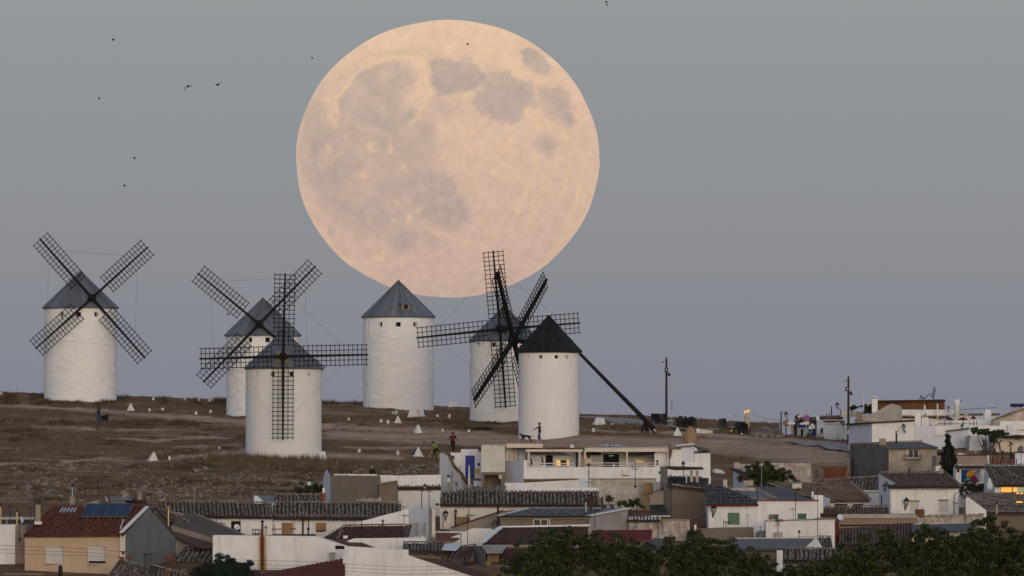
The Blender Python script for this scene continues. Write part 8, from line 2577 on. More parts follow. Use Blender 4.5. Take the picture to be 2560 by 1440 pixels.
NEARW = ['at the left edge of the photo', 'on the crest right of the leftmost windmill', 'small, on the crest weeds', 'on the crest left of the peaked marker', 'below the crest, left of two by the path',
  'right of two by the path', 'left of two beside the half hidden windmill', 'right of two beside the half hidden windmill', 'right of the low peaked marker', 'short, left of the weeds by the near windmill',
  'up the bare patch left of the near windmill', 'on the skyline right of the near windmill', 'alone on the bare slope right of the near windmill', 'left of a pair beside a peaked marker', 'right of a pair beside a peaked marker',
  'left of a touching pair below the sailless windmill', 'right of a touching pair below the sailless windmill', 'below the leaning slab, left of two', 'below the leaning slab, right of two', 'left of the cyclist in red, by the path',
  'round, near the black roofed windmill', 'low on the slope behind the grey building', 'left of the marker with the dark left face', 'at the left foot of the black roofed windmill', 'right of the black roofed windmill', 'ball shaped, below the long marker', 'under the tail pole stand']
for (px, py, hh), w_ in zip(POSTS, NEARW):
 g = ground_at(px, py)
 k = 1 / PPM(g.y)
 t_ = MB()
 r = (2.6 if hh > 5 else 3.0) * k
 a = random.uniform(-.06, .06)
 b = random.uniform(0.85, 1.15)
 t_.box((-r * b, -r, -0.25), (r * b, r, hh * k * 0.82))
 t_.add([(-r * b, -r, hh * k * 0.82), (r * b, -r, hh * k * 0.82), (r * b, r, hh * k * 0.82), (-r * b, r, hh * k * 0.82), (-r * 0.5, -r * 0.5, hh * k), (r * 0.5, -r * 0.5, hh * k), (r * 0.5, r * 0.5, hh * k), (-r * 0.5, r * 0.5, hh * k)],
  [(4, 5, 6, 7), (0, 1, 5, 4), (1, 2, 6, 5), (2, 3, 7, 6), (3, 0, 4, 7)])
 o = t_.build('marker_post', WSTONE)
 o.location = g
 o.rotation_euler = (0, a, random.uniform(-.5, .5))
 tag(o, 'short white stone post ' + w_, 'post', 'short white posts on the hill')
for px, py, l_ in ((966, 1083, 'pale dry shrub beside the short post, above the path'), (1141, 1093, 'pale dry shrub just above the cyclist in red')):
 g = ground_at(px, py)
 t_ = thing('dry_shrub', l_, 'shrub', g, 'pale dry shrubs')
 mb = MB()
 for k in range(26):
  a, e = random.uniform(0, 6.28), random.uniform(0.2, 1.3)
  d = Vector((math.cos(a) * math.cos(e), math.sin(a) * math.cos(e), math.sin(e)))
  p1 = g + d * random.uniform(.25, .45)
  mb.tube([g, p1, p1 + Vector((random.uniform(-.15, .15), 0, random.uniform(.02, .22)))], [0.016, 0.010, 0.005], 4)
 mb.build('twigs', LGREY, t_)
bp_ = thing('board_pile', 'low pile of charred black boards left of the black roofed windmill', 'board pile', ground_at(1205, 1074), None)
g = ground_at(1205, 1075)
for k in range(9):
 a = random.uniform(-.12, .12)
 c_ = g + Vector((random.uniform(-.5, .5), random.uniform(-.2, .3), 0.05 + 0.05 * (k // 2)))
 MB().obox(c_, Vector((random.uniform(.5, .8) * math.cos(a), .3 * math.sin(a), 0.01 * k)), Vector((0, .09, 0)), Vector((0, 0, .03))).build('board', BLACKW, bp_)
# ================================================================== bar furniture on the right hill
def make_chair(g, turn, label):
 t_ = thing('stacking_chair', label, 'chair', g, 'black chairs of the hill bar')
 c, s = math.cos(turn), math.sin(turn)
 X, Y = Vector((c, s, 0)), Vector((-s, c, 0))
 Z = Vector((0, 0, 1))
 MB().obox(g + Z * 0.45, X * .22, Y * .22, Z * .03).build('seat', BLACKP, t_)
 MB().obox(g + Z * 0.72 + Y * .22, X * .22, Y * .025 + Z * 0.0, Z * .20 + Y * .04).build('backrest', BLACKP, t_)
 for sx in (-1, 1):
  for sy in (-1, 1):
   MB().tube([g + X * .20 * sx + Y * .20 * sy + Z * .45, g + X * .23 * sx + Y * .23 * sy - Z * .05], 0.02, 5).build('leg', BLACKP, t_)
 return t_
n_ = 0
ORD = ['first', 'second', 'third', 'fourth', 'fifth', 'sixth', 'seventh']
for grp, xs, py in (('left group beside the tall pole', (1635, 1644, 1652, 1660), 1066), ('crowded row behind the peaked marker', (1698, 1704, 1711, 1718, 1725, 1733), 1074), ('pair beside the small dark table', (1804, 1811), 1076), ('group under the lit lamp', (1841, 1850, 1858, 1865), 1089)):
 for i, x in enumerate(xs):
  g = ground_at(x, py + random.uniform(-3, 1))
  for s_ in range(3 if len(xs) > 3 else 2):
   make_chair(g + Vector((0.02 * s_, -0.04 * s_, 0.11 * s_)), random.uniform(-.7, .7) + (2.6 if i % 2 else 0),
     '%s chair of the %s black stack, %s' % (('bottom', 'middle' if len(xs) > 3 else 'top', 'top')[s_], ORD[i], grp))
for x, py, w, hh, l_ in ((1676, 1071, 16, 19, 'white topped tall bar table beside the tall pole'), (1830, 1087, 22, 20, 'dark bar table with small lights left of the folded cream parasol')):
 g = ground_at(x, py)
 k = 1 / PPM(g.y)
 t_ = thing('bar_table', l_, 'table', g, 'bar tables on the hill')
 MB().lathe(g + Vector((0, 0, hh * k)), [(w / 2 * k, -0.05), (w / 2 * k, 0.0)], 16).build('table_top', PLAST if x < 1700 else STEEL, t_)
 for q in range(4):
  a = q * math.pi / 2 + .4
  d = Vector((math.cos(a), math.sin(a), 0)) * w * 0.38 * k
  MB().tube([g + d * 1.05 - Vector((0, 0, .1)), g + d + Vector((0, 0, hh * k - .04))], 0.022, 5).build('leg', STEEL if x < 1700 else IRON, t_)
for x, y, l_ in ((1828, 1078, 'small lit lamp on the dark bar table'), (1855, 1087, 'small lit lamp low among the chairs under the parasol')):
 g = ground_at(x, y + 6)
 t_ = thing('table_lamp', l_, 'lamp', g, None)
 MB().lathe(g + Vector((0, 0, 6 / PPM(g.y))), [(.02, -.05), (.06, 0), (.02, .07)], 8).build('bulb', LIT2, t_)
 MB().tube([g, g + Vector((0, 0, 5 / PPM(g.y)))], .015, 5).build('stem', IRON, t_)
g = ground_at(1727, 1107)
t_ = thing('covered_stack', 'tall tan tarpaulin draped over stacked furniture', 'tarpaulin', g, None)
k = 1 / PPM(g.y)
vs, fs = [], []
prof = [(17, 0), (15.5, 8), (16, 16), (14.5, 24), (13, 31), (9.5, 37), (5, 40), (0.5, 41)]
for i, (r, z) in enumerate(prof):
 for q in range(36):
  a = 2 * math.pi * q / 36
  f = 1 + 0.10 * math.sin(a * 9 + 0.3 * i) + 0.09 * math.sin(a * 3 + i * .8) + random.uniform(-.03, .03)
  lop = 1 - 0.30 * max(0, math.cos(a - .2)) ** 2 * min(1, z / 30) + (0.06 * math.sin(a * 5) if z > 20 else 0)
  vs.append(g + Vector((r * k * f * math.cos(a) + z * .06 * k * math.sin(z * .2), r * k * .7 * f * math.sin(a), z * k * lop - 0.05)))
for i in range(len(prof) - 1):
 for q in range(36):
  fs.append((i * 36 + q, i * 36 + (q + 1) % 36, (i + 1) * 36 + (q + 1) % 36, (i + 1) * 36 + q))
MB().add(vs, fs).build('cover', TARP, t_, smooth=True)
g = ground_at(1868, 1078)
k = 1 / PPM(g.y)
t_ = thing('parasol', 'folded cream parasol standing under the lit globe lamps', 'parasol', g, None)
MB().lathe(g, [(4 * k, 3 * k), (5.5 * k, 10 * k), (6.5 * k, 24 * k), (6.5 * k, 36 * k), (3.5 * k, 43 * k), (.6 * k, 47 * k)], 10).build('canopy', CANVAS, t_, smooth=True)
MB().tube([g - Vector((0, 0, .1)), g + Vector((0, 0, 48 * k))], .03, 6).build('pole', POLEW, t_)
MB().lathe(g, [(.3, -.1), (.3, .08), (.06, .1)], 10).build('foot', GREY, t_)
t_ = thing('globe_lamps', 'pair of glowing yellow globe lamps above the folded parasol', 'lamp', g + Vector((0, .5, 0)), None)
for x, y in ((1863, 1030), (1870, 1028)):
 c_ = at(x, y, g.y + .5)
 MB().lathe(c_, [(.01, -.15), (.10, -.10), (.15, 0), (.10, .10), (.01, .15)], 12).build('globe', LIT2, t_, smooth=True)
MB().tube([at(1866.5, 1078, g.y + .5), at(1866.5, 1024, g.y + .5)], .035, 6).build('post', IRON, t_)
for x, yb, yt, w, l_ in ((1678.5, 1056, 998, 2.5, 'thin post with a sign seen edge on, right of the tall pole'), (1839, 1056, 1034, 2, 'short post with a small sign near the skyline')):
 g = ground_at(x, yb)
 t_ = thing('sign_post', l_, 'sign', g, None)
 MB().tube([g - Vector((0, 0, .2)), at(x + 1, yt, g.y)], .03, 6).build('post', STEEL, t_)
 MB().obox(at(x + 1, yt + (yb - yt) * .22, g.y), (.05, .3, 0), (0, .02, 0), (0, 0, (yb - yt) * .2 / PPM(g.y))).build('plate', GREY, t_)
g = ground_at(1761, 1084)
t_ = thing('low_board', 'long low whitish board with a white end beside the tan tarpaulin', 'board', g, None)
MB().obox(at(1764, 1079.5, g.y), Vector((.68, .25, -.08)), Vector((0, .04, 0)), Vector((0, 0, .18))).build('panel', CREAM, t_)
MB().obox(at(1745, 1077, g.y - .3), Vector((.14, .05, -.01)), Vector((0, .05, 0)), Vector((0, 0, .2))).build('end_panel', PLAST, t_)
for i, (x, y, r) in enumerate(((1910, 1092, .26), (1925, 1090, .32), (1940, 1093, .22), (1898, 1088, .2))):
 g = ground_at(x, y)
 mb = MB().lathe((0, 0, 0), [(.05, -r * .5), (r, -r * .2), (r * 1.05, r * .25), (r * .6, r * .6), (.03, r * .68)], 9)
 o = mb.build('boulder', LGREY)
 o.location = g
 o.scale = (1.4, .9, .8)
 tag(o, 'pale boulder on the road bank left of the cafe, %s from the left' % ORD[(1, 2, 3, 0)[i]], 'boulder', 'pale boulders left of the cafe')
t_ = thing('power_cable', 'thin sagging cable running from the cafe pole to the left', 'cable', at(1953, 1046, 743), None)
MB().tube([at(1880, 1035, 756), at(1905, 1043, 752), at(1930, 1048, 748), at(1953, 1050, 743.5)], .014, 4).build('wire', IRON, t_)
MB().tube([at(1953, 1098, 743.5), at(1953, 1030, 743.5)], .05, 6).build('post', POLEW, t_)
MB().pbox(1950, 1030, 1956, 1032, 743.4, .15).build('cap', POLEW, t_)
# ================================================================== people, dogs, bicycles
def skinned(name, parent, base, joints, bones, mats_of, mats, rot=0.0, sub=1):
 """one continuous body grown over a skeleton; joints = {name: (x, y, z, radius)}"""
 names = list(joints)
 idx = {n: i for i, n in enumerate(names)}
 me = bpy.data.meshes.new(name + '_skeleton')
 cr_, sr_ = math.cos(rot), math.sin(rot)
 co = [Vector((joints[n][0] * cr_ - joints[n][1] * sr_, joints[n][0] * sr_ + joints[n][1] * cr_, joints[n][2])) for n in names]
 me.from_pydata([tuple(c) for c in co], [(idx[a], idx[b]) for a, b in bones], [])
 o = bpy.data.objects.new(name + '_skeleton', me)
 COL.objects.link(o)
 md = o.modifiers.new('skin', 'SKIN')
 if not me.skin_vertices:
  bm = bmesh.new()
  bm.from_mesh(me)
  bm.verts.layers.skin.verify()
  bm.to_mesh(me)
  bm.free()
 sl = me.skin_vertices[0].data
 for n in names:
  r = joints[n][3]
  sl[idx[n]].radius = (r * 1.22, r * 1.22)
  sl[idx[n]].use_root = (n == names[0])
 ss = o.modifiers.new('sub', 'SUBSURF')
 ss.levels = sub
 dg = bpy.context.evaluated_depsgraph_get()
 me2 = bpy.data.meshes.new_from_object(o.evaluated_get(dg))
 bpy.data.objects.remove(o)
 for m in mats:
  me2.materials.append(m)
 if len(mats) > 1:
  seg = [(co[idx[a]], co[idx[b]], mats_of(a, b)) for a, b in bones]
  for p in me2.polygons:
   c = p.center
   best = min(seg, key=lambda s: (c - (s[0] + (s[1] - s[0]) * max(0, min(1, (c - s[0]).dot(s[1] - s[0]) / max((s[1] - s[0]).length_squared, 1e-9))))).length)
   p.material_index = best[2]
 me2.polygons.foreach_set('use_smooth', [True] * len(me2.polygons))
 me2.name = name
 ob = bpy.data.objects.new(name, me2)
 COL.objects.link(ob)
 ob.parent = parent
 ob.location = base - Vector(parent['loc'])
 return ob
BONES = [('pelvis', 'spine'), ('spine', 'chest'), ('chest', 'neck'), ('neck', 'head'), ('head', 'crown'),
  ('chest', 'sho_l'), ('sho_l', 'elb_l'), ('elb_l', 'wri_l'), ('wri_l', 'han_l'), ('chest', 'sho_r'), ('sho_r', 'elb_r'), ('elb_r', 'wri_r'), ('wri_r', 'han_r'),
  ('pelvis', 'hip_l'), ('hip_l', 'kne_l'), ('kne_l', 'ank_l'), ('ank_l', 'toe_l'), ('pelvis', 'hip_r'), ('hip_r', 'kne_r'), ('kne_r', 'ank_r'), ('ank_r', 'toe_r')]
def person(label, g, pose, mats, h=1.72, rot=0.0, hair=HAIR, long_hair=False, cap_=None, bare_arms=True):
 """mats = (skin, top, trousers, shoes); pose overrides joints of a 1.72 m standing figure that faces -y"""
 J = {'pelvis': (0, 0, .95, .14), 'spine': (0, 0, 1.14, .12), 'chest': (0, 0, 1.34, .14), 'neck': (0, 0, 1.48, .055), 'head': (0, -.01, 1.58, .095), 'crown': (0, 0, 1.67, .08),
  'sho_l': (.18, 0, 1.40, .07), 'elb_l': (.24, .02, 1.12, .045), 'wri_l': (.25, -.06, .88, .032), 'han_l': (.25, -.08, .79, .034),
  'sho_r': (-.18, 0, 1.40, .07), 'elb_r': (-.24, .02, 1.12, .045), 'wri_r': (-.25, -.06, .88, .032), 'han_r': (-.25, -.08, .79, .034),
  'hip_l': (.10, 0, .90, .105), 'kne_l': (.11, -.02, .48, .07), 'ank_l': (.11, .02, .08, .045), 'toe_l': (.12, -.14, .03, .04),
  'hip_r': (-.10, 0, .90, .105), 'kne_r': (-.11, -.02, .48, .07), 'ank_r': (-.11, .02, .08, .045), 'toe_r': (-.12, -.14, .03, .04)}
 for k, v in pose.items():
  J[k] = (*v, J[k][3])
 s = h / 1.72
 J = {k: tuple(x * s for x in v) for k, v in J.items()}
 t_ = thing('person', label, 'person', g, None)
 def mo(a, b):
  if b in ('head', 'crown', 'neck') or b[:3] == 'han':
   return 0
  if b[:3] == 'wri' or (b[:3] == 'elb' and bare_arms == 'full'):
   return 0 if bare_arms else 1
  if b[:3] == 'toe':
   return 3
  if b[:3] in ('hip', 'kne', 'ank'):
   return 2
  return 1
 skinned('body', t_, Vector(g), J, BONES, mo, mats, rot)
 cr_, sr_ = math.cos(rot), math.sin(rot)
 hd = J['head']
 c_ = Vector(g) + Vector((hd[0] * cr_ - (hd[1] + .02) * sr_, hd[0] * sr_ + (hd[1] + .02) * cr_, hd[2] + .03))
 mb = MB().lathe(c_, [(.10 * s, -.02), (.115 * s, .03), (.105 * s, .09), (.06 * s, .13), (.01, .14)], 12)
 if long_hair:
  d = Vector((-sr_, cr_, 0))
  mb.tube([c_ + d * .04 + Vector((0, 0, .05)), c_ + d * .09 + Vector((0, 0, -.12)), c_ + d * .08 + Vector((0, 0, -.32)), c_ + d * .07 + Vector((0, 0, -.45))], [.10, .12, .12, .06], 10)
  for q in (-.10, .10):
   mb.tube([c_ + Vector((q * .8, 0, .06)), c_ + Vector((q, -.03, -.12)), c_ + Vector((q * 1.1, -.04, -.30))], [.05, .05, .02], 8)
 mb.build('hair', hair, t_, smooth=True)
 if cap_:
  cm = MB().lathe(c_ + Vector((0, 0, .035)), [(.118 * s, 0), (.118 * s, .05), (.08 * s, .11), (.01, .125)], 12)
  cm.obox(c_ + Vector((sr_ * .15, -cr_ * .15, .045)), (.08, 0, 0), (0, .08, 0), (0, 0, .012))
  cm.build('cap', cap_, t_, smooth=True)
 return t_
g = ground_at(1349, 1106.5)
man = person('man in a dark patterned jacket and jeans, arm held out to a lead', g,
   {'elb_r': (-.05, -.34, 1.22), 'wri_r': (-.03, -.56, 1.10), 'han_r': (-.02, -.64, 1.06), 'kne_l': (.10, -.14, .50), 'ank_l': (.10, -.10, .09), 'toe_l': (.10, -.27, .04),
   'kne_r': (-.10, .02, .49), 'ank_r': (-.10, .14, .10), 'toe_r': (-.10, .0, .03), 'head': (0, -.03, 1.58)},
   (SKIN, DBLUEC, DENIM, PLAST), 1.74, rot=-1.35, cap_=NAVY, bare_arms=False)
DB = [('rump', 'loin'), ('loin', 'chest'), ('chest', 'neck'), ('neck', 'skull'), ('skull', 'nose'), ('skull', 'ear'), ('rump', 'tail1'), ('tail1', 'tail2'), ('tail2', 'tail3'),
 ('rump', 'knee_a'), ('knee_a', 'hock_a'), ('hock_a', 'paw_a'), ('rump', 'knee_b'), ('knee_b', 'hock_b'), ('hock_b', 'paw_b'),
 ('chest', 'elb_a'), ('elb_a', 'wri_a'), ('wri_a', 'fpaw_a'), ('chest', 'elb_b'), ('elb_b', 'wri_b'), ('wri_b', 'fpaw_b')]
g = ground_at(1315, 1106)
dg_ = thing('dog', 'slender black dog walking left with its thin tail stretched out', 'dog', g, None)
skinned('body', dg_, g, {'rump': (.30, 0, .52, .10), 'loin': (.05, 0, .56, .075), 'chest': (-.26, 0, .50, .125), 'neck': (-.40, 0, .64, .055), 'skull': (-.48, 0, .74, .055), 'nose': (-.62, 0, .69, .025), 'ear': (-.44, 0, .80, .02),
      'tail1': (.42, 0, .50, .025), 'tail2': (.58, 0, .48, .018), 'tail3': (.76, 0, .56, .010),
      'knee_a': (.22, .07, .36, .055), 'hock_a': (.42, .07, .22, .026), 'paw_a': (.40, .07, .02, .025), 'knee_b': (.32, -.07, .34, .055), 'hock_b': (.48, -.07, .20, .026), 'paw_b': (.52, -.07, .02, .025),
      'elb_a': (-.22, .07, .36, .04), 'wri_a': (-.16, .07, .18, .024), 'fpaw_a': (-.10, .07, .02, .025), 'elb_b': (-.30, -.07, .36, .04), 'wri_b': (-.40, -.07, .18, .024), 'fpaw_b': (-.50, -.07, .03, .025)},
  DB, None, [FUR])
g = ground_at(246.5, 1060)
person('woman with long dark hair, black top and blue jeans, one hand raised', g,
 {'elb_r': (-.30, -.10, 1.20), 'wri_r': (-.38, -.22, 1.36), 'han_r': (-.39, -.24, 1.45), 'elb_l': (.27, .04, 1.14), 'wri_l': (.33, -.04, .92), 'han_l': (.34, -.05, .83),
  'kne_l': (.10, -.10, .49), 'ank_l': (.08, -.06, .09), 'toe_l': (.09, -.2, .03), 'kne_r': (-.08, .02, .49), 'ank_r': (-.06, .14, .12), 'toe_r': (-.06, .02, .03)},
 (SKIN, BLACKC, DENIM, BLACKC), 1.68, rot=0.15, long_hair=True, bare_arms='full')
g = ground_at(262, 1056.5)
dg_ = thing('dog', 'big shaggy black dog standing beside the walking woman', 'dog', g, None)
skinned('body', dg_, g, {'rump': (-.22, .06, .44, .16), 'loin': (-.06, .03, .46, .16), 'chest': (.14, -.04, .46, .19), 'neck': (.20, -.10, .60, .12), 'skull': (.22, -.16, .70, .11), 'nose': (.22, -.30, .64, .05), 'ear': (.30, -.12, .70, .05),
      'tail1': (-.34, .08, .50, .05), 'tail2': (-.42, .08, .42, .05), 'tail3': (-.46, .08, .30, .03),
      'knee_a': (-.18, .14, .30, .08), 'hock_a': (-.27, .15, .18, .05), 'paw_a': (-.24, .13, .03, .05), 'knee_b': (-.16, -.04, .30, .08), 'hock_b': (-.26, -.04, .18, .05), 'paw_b': (-.22, -.08, .03, .05),
      'elb_a': (.20, .06, .30, .07), 'wri_a': (.20, .05, .16, .05), 'fpaw_a': (.20, .0, .03, .05), 'elb_b': (.08, -.12, .30, .07), 'wri_b': (.08, -.13, .16, .05), 'fpaw_b': (.08, -.18, .03, .05)},
  DB, None, [FUR])
def bicycle(g, rot, label, colr, turn=0.0):
 t_ = thing('bicycle', label, 'bicycle', g, 'bicycles on the hill')
 cr_, sr_ = math.cos(rot), math.sin(rot)
 def W(x, y, z):
  return Vector(g) + Vector((x * cr_ - y * sr_, x * sr_ + y * cr_, z))
 for x in (-.53, .53):
  mb = MB()
  ring = [W(x + .33 * math.cos(a), 0, .35 + .33 * math.sin(a)) for a in [2 * math.pi * k / 24 for k in range(25)]]
  mb.tube(ring, .028, 6, caps=False)
  w = mb.build('wheel', IRON, t_)
  sp = MB()
  for k in range(8):
   a = math.pi * k / 8
   sp.tube([W(x + .32 * math.cos(a), 0, .35 + .32 * math.sin(a)), W(x - .32 * math.cos(a), 0, .35 - .32 * math.sin(a))], .004, 3)
  sp.build('spokes', STEEL, w, kind='stuff')
 f = MB()
 bb, st, hd, rw, fw = (-.08, 0, .32), (-.22, 0, .82), (.38, 0, .78), (-.53, 0, .35), (.53, 0, .35)
 for a, b in ((bb, st), (bb, hd), (st, hd), (rw, bb), (rw, (-.20, 0, .72)), (hd, fw), (hd, (.36, 0, .95))):
  f.tube([W(*a), W(*b)], .026, 6)
 f.build('frame', colr, t_)
 MB().tube([W(.38, -.32, .98), W(.36, 0, .95), W(.38, .32, .98)], .018, 6).build('handlebar', IRON, t_)
 MB().tube([W(-.36, 0, .93), W(-.24, 0, .94), W(-.10, 0, .92)], [.07, .06, .03], 6).tube([W(-.22, 0, .82), W(-.23, 0, .92)], .018, 6).build('saddle', IRON, t_)
 for y, z in ((-.10, .17), (.10, .47)):
  MB().obox(W(-.08, y * 1.6, z), (.06, 0, 0), (0, .05, 0), (0, 0, .015)).tube([W(-.08, 0, .32), W(-.08, y, z)], .015, 5).build('pedal', IRON, t_)
 return t_
g = ground_at(1132, 1131)
bicycle(g, math.pi / 2 + .05, 'bicycle seen from behind under the rider in crimson', IRON)
person('cyclist in a crimson jersey and dark helmet, riding away up the hill', g + Vector((0, 0, 0)),
 {'pelvis': (0, .26, 1.00), 'spine': (0, .16, 1.16), 'chest': (0, -.02, 1.32), 'neck': (0, -.10, 1.45), 'head': (0, -.16, 1.56), 'crown': (0, -.16, 1.66),
  'sho_l': (.19, -.05, 1.37), 'elb_l': (.30, -.18, 1.16), 'wri_l': (.31, -.34, 1.02), 'han_l': (.31, -.40, 1.0), 'sho_r': (-.19, -.05, 1.37), 'elb_r': (-.30, -.18, 1.16), 'wri_r': (-.31, -.34, 1.02), 'han_r': (-.31, -.40, 1.0),
  'hip_l': (.09, .24, .96), 'kne_l': (.13, -.10, .78), 'ank_l': (.13, .12, .50), 'toe_l': (.14, -.04, .46), 'hip_r': (-.09, .24, .96), 'kne_r': (-.13, -.02, .58), 'ank_r': (-.13, .12, .22), 'toe_r': (-.14, -.04, .17)},
 (SKIN, CRIMSON, BLACKC, BLACKC), 1.72, rot=math.pi, cap_=BLACKP)
g = ground_at(1087, 1152)
bicycle(g, math.pi - .5, 'yellow mountain bicycle turned left below the dark faced marker', YELLOW)
person('cyclist in a lime jersey and black shorts, riding left on a yellow bicycle', g,
 {'pelvis': (0, .26, 1.00), 'spine': (0, .16, 1.16), 'chest': (0, -.02, 1.30), 'neck': (0, -.12, 1.42), 'head': (0, -.18, 1.53), 'crown': (0, -.18, 1.63),
  'sho_l': (.18, -.05, 1.35), 'elb_l': (.26, -.22, 1.16), 'wri_l': (.29, -.36, 1.02), 'han_l': (.30, -.42, 1.0), 'sho_r': (-.18, -.05, 1.35), 'elb_r': (-.26, -.22, 1.16), 'wri_r': (-.29, -.36, 1.02), 'han_r': (-.30, -.42, 1.0),
  'hip_l': (.09, .24, .96), 'kne_l': (.13, -.10, .78), 'ank_l': (.13, .12, .50), 'toe_l': (.14, -.04, .46), 'hip_r': (-.09, .24, .96), 'kne_r': (-.13, -.02, .58), 'ank_r': (-.13, .12, .22), 'toe_r': (-.14, -.04, .17)},
 (SKIN, LIME, BLACKC, BLACKC), 1.70, rot=-math.pi / 2 - .5 + 0.0, cap_=BLACKP)
SIT = {'pelvis': (0, 0, .50), 'spine': (0, .03, .68), 'chest': (0, .02, .88), 'neck': (0, 0, 1.03), 'head': (0, -.02, 1.13), 'crown': (0, -.01, 1.22),
 'sho_l': (.18, .01, .94), 'elb_l': (.26, -.10, .70), 'wri_l': (.18, -.30, .62), 'han_l': (.14, -.38, .62), 'sho_r': (-.18, .01, .94), 'elb_r': (-.26, -.10, .70), 'wri_r': (-.18, -.30, .62), 'han_r': (-.14, -.38, .62),
 'hip_l': (.10, -.02, .50), 'kne_l': (.13, -.44, .52), 'ank_l': (.13, -.42, .10), 'toe_l': (.13, -.56, .04), 'hip_r': (-.10, -.02, .50), 'kne_r': (-.13, -.44, .52), 'ank_r': (-.13, -.42, .10), 'toe_r': (-.13, -.56, .04)}
for x, y, Y, l_, mt, hr in ((2025, 1109, 739.5, 'person in dark clothes sitting by the blue cafe door', (SKIN, DBLUEC, BLACKC, BLACKC), HAIR), (2053, 1110, 739.6, 'person in a pale checked shirt sitting by the curved parapet wall', (SKIN, LGREY, DENIM, BLACKC), HAIR)):
 q = at(x, y, Y)
 b_ = thing('bench_seat', ('wooden stool under the person by the blue door' if x < 2040 else 'wooden stool under the person by the curved parapet'), 'stool', q, None)
 MB().obox(q + Vector((0, 0, .38)), (.22, 0, 0), (0, .2, 0), (0, 0, .03)).build('seat', DWOOD, b_)
 for sx in (-1, 1):
  for sy in (-1, 1):
   MB().tube([q + Vector((.18 * sx, .16 * sy, .38)), q + Vector((.2 * sx, .18 * sy, -.1))], .02, 5).build('leg', DWOOD, b_)
 person(l_, q, SIT, mt, 1.7, rot=.2 if x < 2040 else -.4, bare_arms=False)
q = ground_at(930, 1192)
person('person in dark clothes and grey hair sitting on the slope behind the crumbling parapet', q + Vector((0, 0, -.38)), SIT, (SKIN, BLACKC, BLACKC, BLACKC), 1.7, rot=math.pi - .5, hair=LGREY, bare_arms=False)
# ================================================================== birds
def bird(px, py, Y, span, label, up, yaw, roll):
 c = P(px, py, Y)
 k = span / PPM(Y)
 ca, sa = math.cos(yaw), math.sin(yaw)
 def W(x, y, z):
  x, z = x * math.cos(roll) - z * math.sin(roll), x * math.sin(roll) + z * math.cos(roll)
  return c + Vector((x * ca - y * sa, x * sa + y * ca, z)) * k
 mb = MB()
 mb.tube([W(0, -.26, .0), W(0, -.20, .02), W(0, -.05, .0), W(0, .12, 0), W(0, .26, .01)], [.015, .05, .085, .06, .02], 8)
 mb.add([W(-.03, .18, .01), W(.03, .18, .01), W(.07, .40, .01), W(-.07, .40, .01)], [(0, 1, 2, 3)])
 for s in (-1, 1):
  e, t = up
  pts = [W(s * .04, -.10, .03), W(s * .04, .10, .03), W(s * .27, .12, .03 + e), W(s * .27, -.16, .03 + e), W(s * .52, .10, .03 + t), W(s * .50, -.04, .03 + t)]
  mb.add(pts, [(0, 1, 2, 3), (3, 2, 4, 5)])
  mb.add([p - Vector((0, 0, .02 * k)) for p in pts], [(0, 3, 2, 1), (3, 5, 4, 2)])
 o = mb.build('bird', BLACKC)
 tag(o, label, 'bird', 'dark birds in the evening sky')
for a in ((470, 216, 520, 22, 'dark bird with wings drooping in an arch, left of two large birds', (.05, -.35), .35, .3),
  (544, 212, 520, 25, 'dark bird gliding with outstretched wings, right of two large birds', (.05, .08), .5, .28),
  (283, 99, 560, 10, 'tiny dark bird high in the upper left sky', (.0, .0), .2, -.25),
  (248, 246, 560, 9, 'tiny dark bird below left of the two large birds', (.16, .30), .9, 0),
  (336, 395, 600, 6, 'tiny bird midway down the left sky', (.1, .1), .3, .2),
  (780, 145, 600, 6, 'speck of a bird just left of the moon', (.1, .1), .8, .1),
  (1169, 110, 600, 7, 'tiny bird silhouetted on the upper part of the moon', (.05, .12), .2, .1),
  (1516, 5, 600, 6, 'speck of a bird at the top edge, upper of two', (.1, .1), .2, -.2),
  (1518, 12, 600, 6, 'speck of a bird at the top edge, lower of two', (.1, .1), 1.0, .2),
  (570, 785, 640, 9, 'tiny bird beside the cap of the half hidden windmill', (.12, .05), .3, .1),
  (311, 464, 620, 4, 'faintest speck of a bird low in the left sky', (.1, .1), .3, .1)):
 bird(a[0], a[1], a[2], a[3] * (1 if a[3] > 20 else .75), *a[4:])
# ================================================================== trees and plants
tree('dark broadleaf tree at the bottom edge in front of the two red roofs', 1385, 559, [(1290, 1425, 55, 30), (1340, 1385, 50, 40), (1400, 1370, 55, 42), (1450, 1375, 45, 40), (1380, 1420, 90, 40), (1425, 1340, 26, 18), (1460, 1345, 20, 14)], 21888, .125, LEAFD, 101, group='dark trees along the bottom edge')
tree('dark broadleaf tree at the bottom edge in front of the maroon awning', 1560, 560, [(1510, 1375, 50, 40), (1570, 1390, 55, 36), (1620, 1395, 50, 36), (1560, 1425, 90, 34), (1494, 1338, 20, 14), (1585, 1358, 26, 14)], 18528, .125, LEAFD, 102, group='dark trees along the bottom edge')
tree('dark broadleaf tree at the bottom edge below the brown yard wall', 1735, 558, [(1680, 1385, 50, 40), (1745, 1370, 50, 38), (1800, 1385, 45, 36), (1740, 1420, 90, 38), (1700, 1352, 22, 16), (1755, 1338, 18, 14), (1830, 1392, 40, 34)], 20160, .125, LEAFD, 103, group='dark trees along the bottom edge')
tree('dark broadleaf tree at the bottom edge left of the striped tile house', 1890, 560, [(1870, 1410, 50, 32), (1915, 1425, 40, 24), (1860, 1385, 30, 20), (1900, 1440, 70, 20)], 11712, .125, LEAFD, 104, group='dark trees along the bottom edge')
tree('low dark tree top at the bottom edge below the striped tile house', 2030, 557, [(2000, 1440, 40, 22), (2060, 1430, 45, 26), (1985, 1425, 14, 10)], 7488, .125, LEAFD, 105, group='dark trees along the bottom edge')
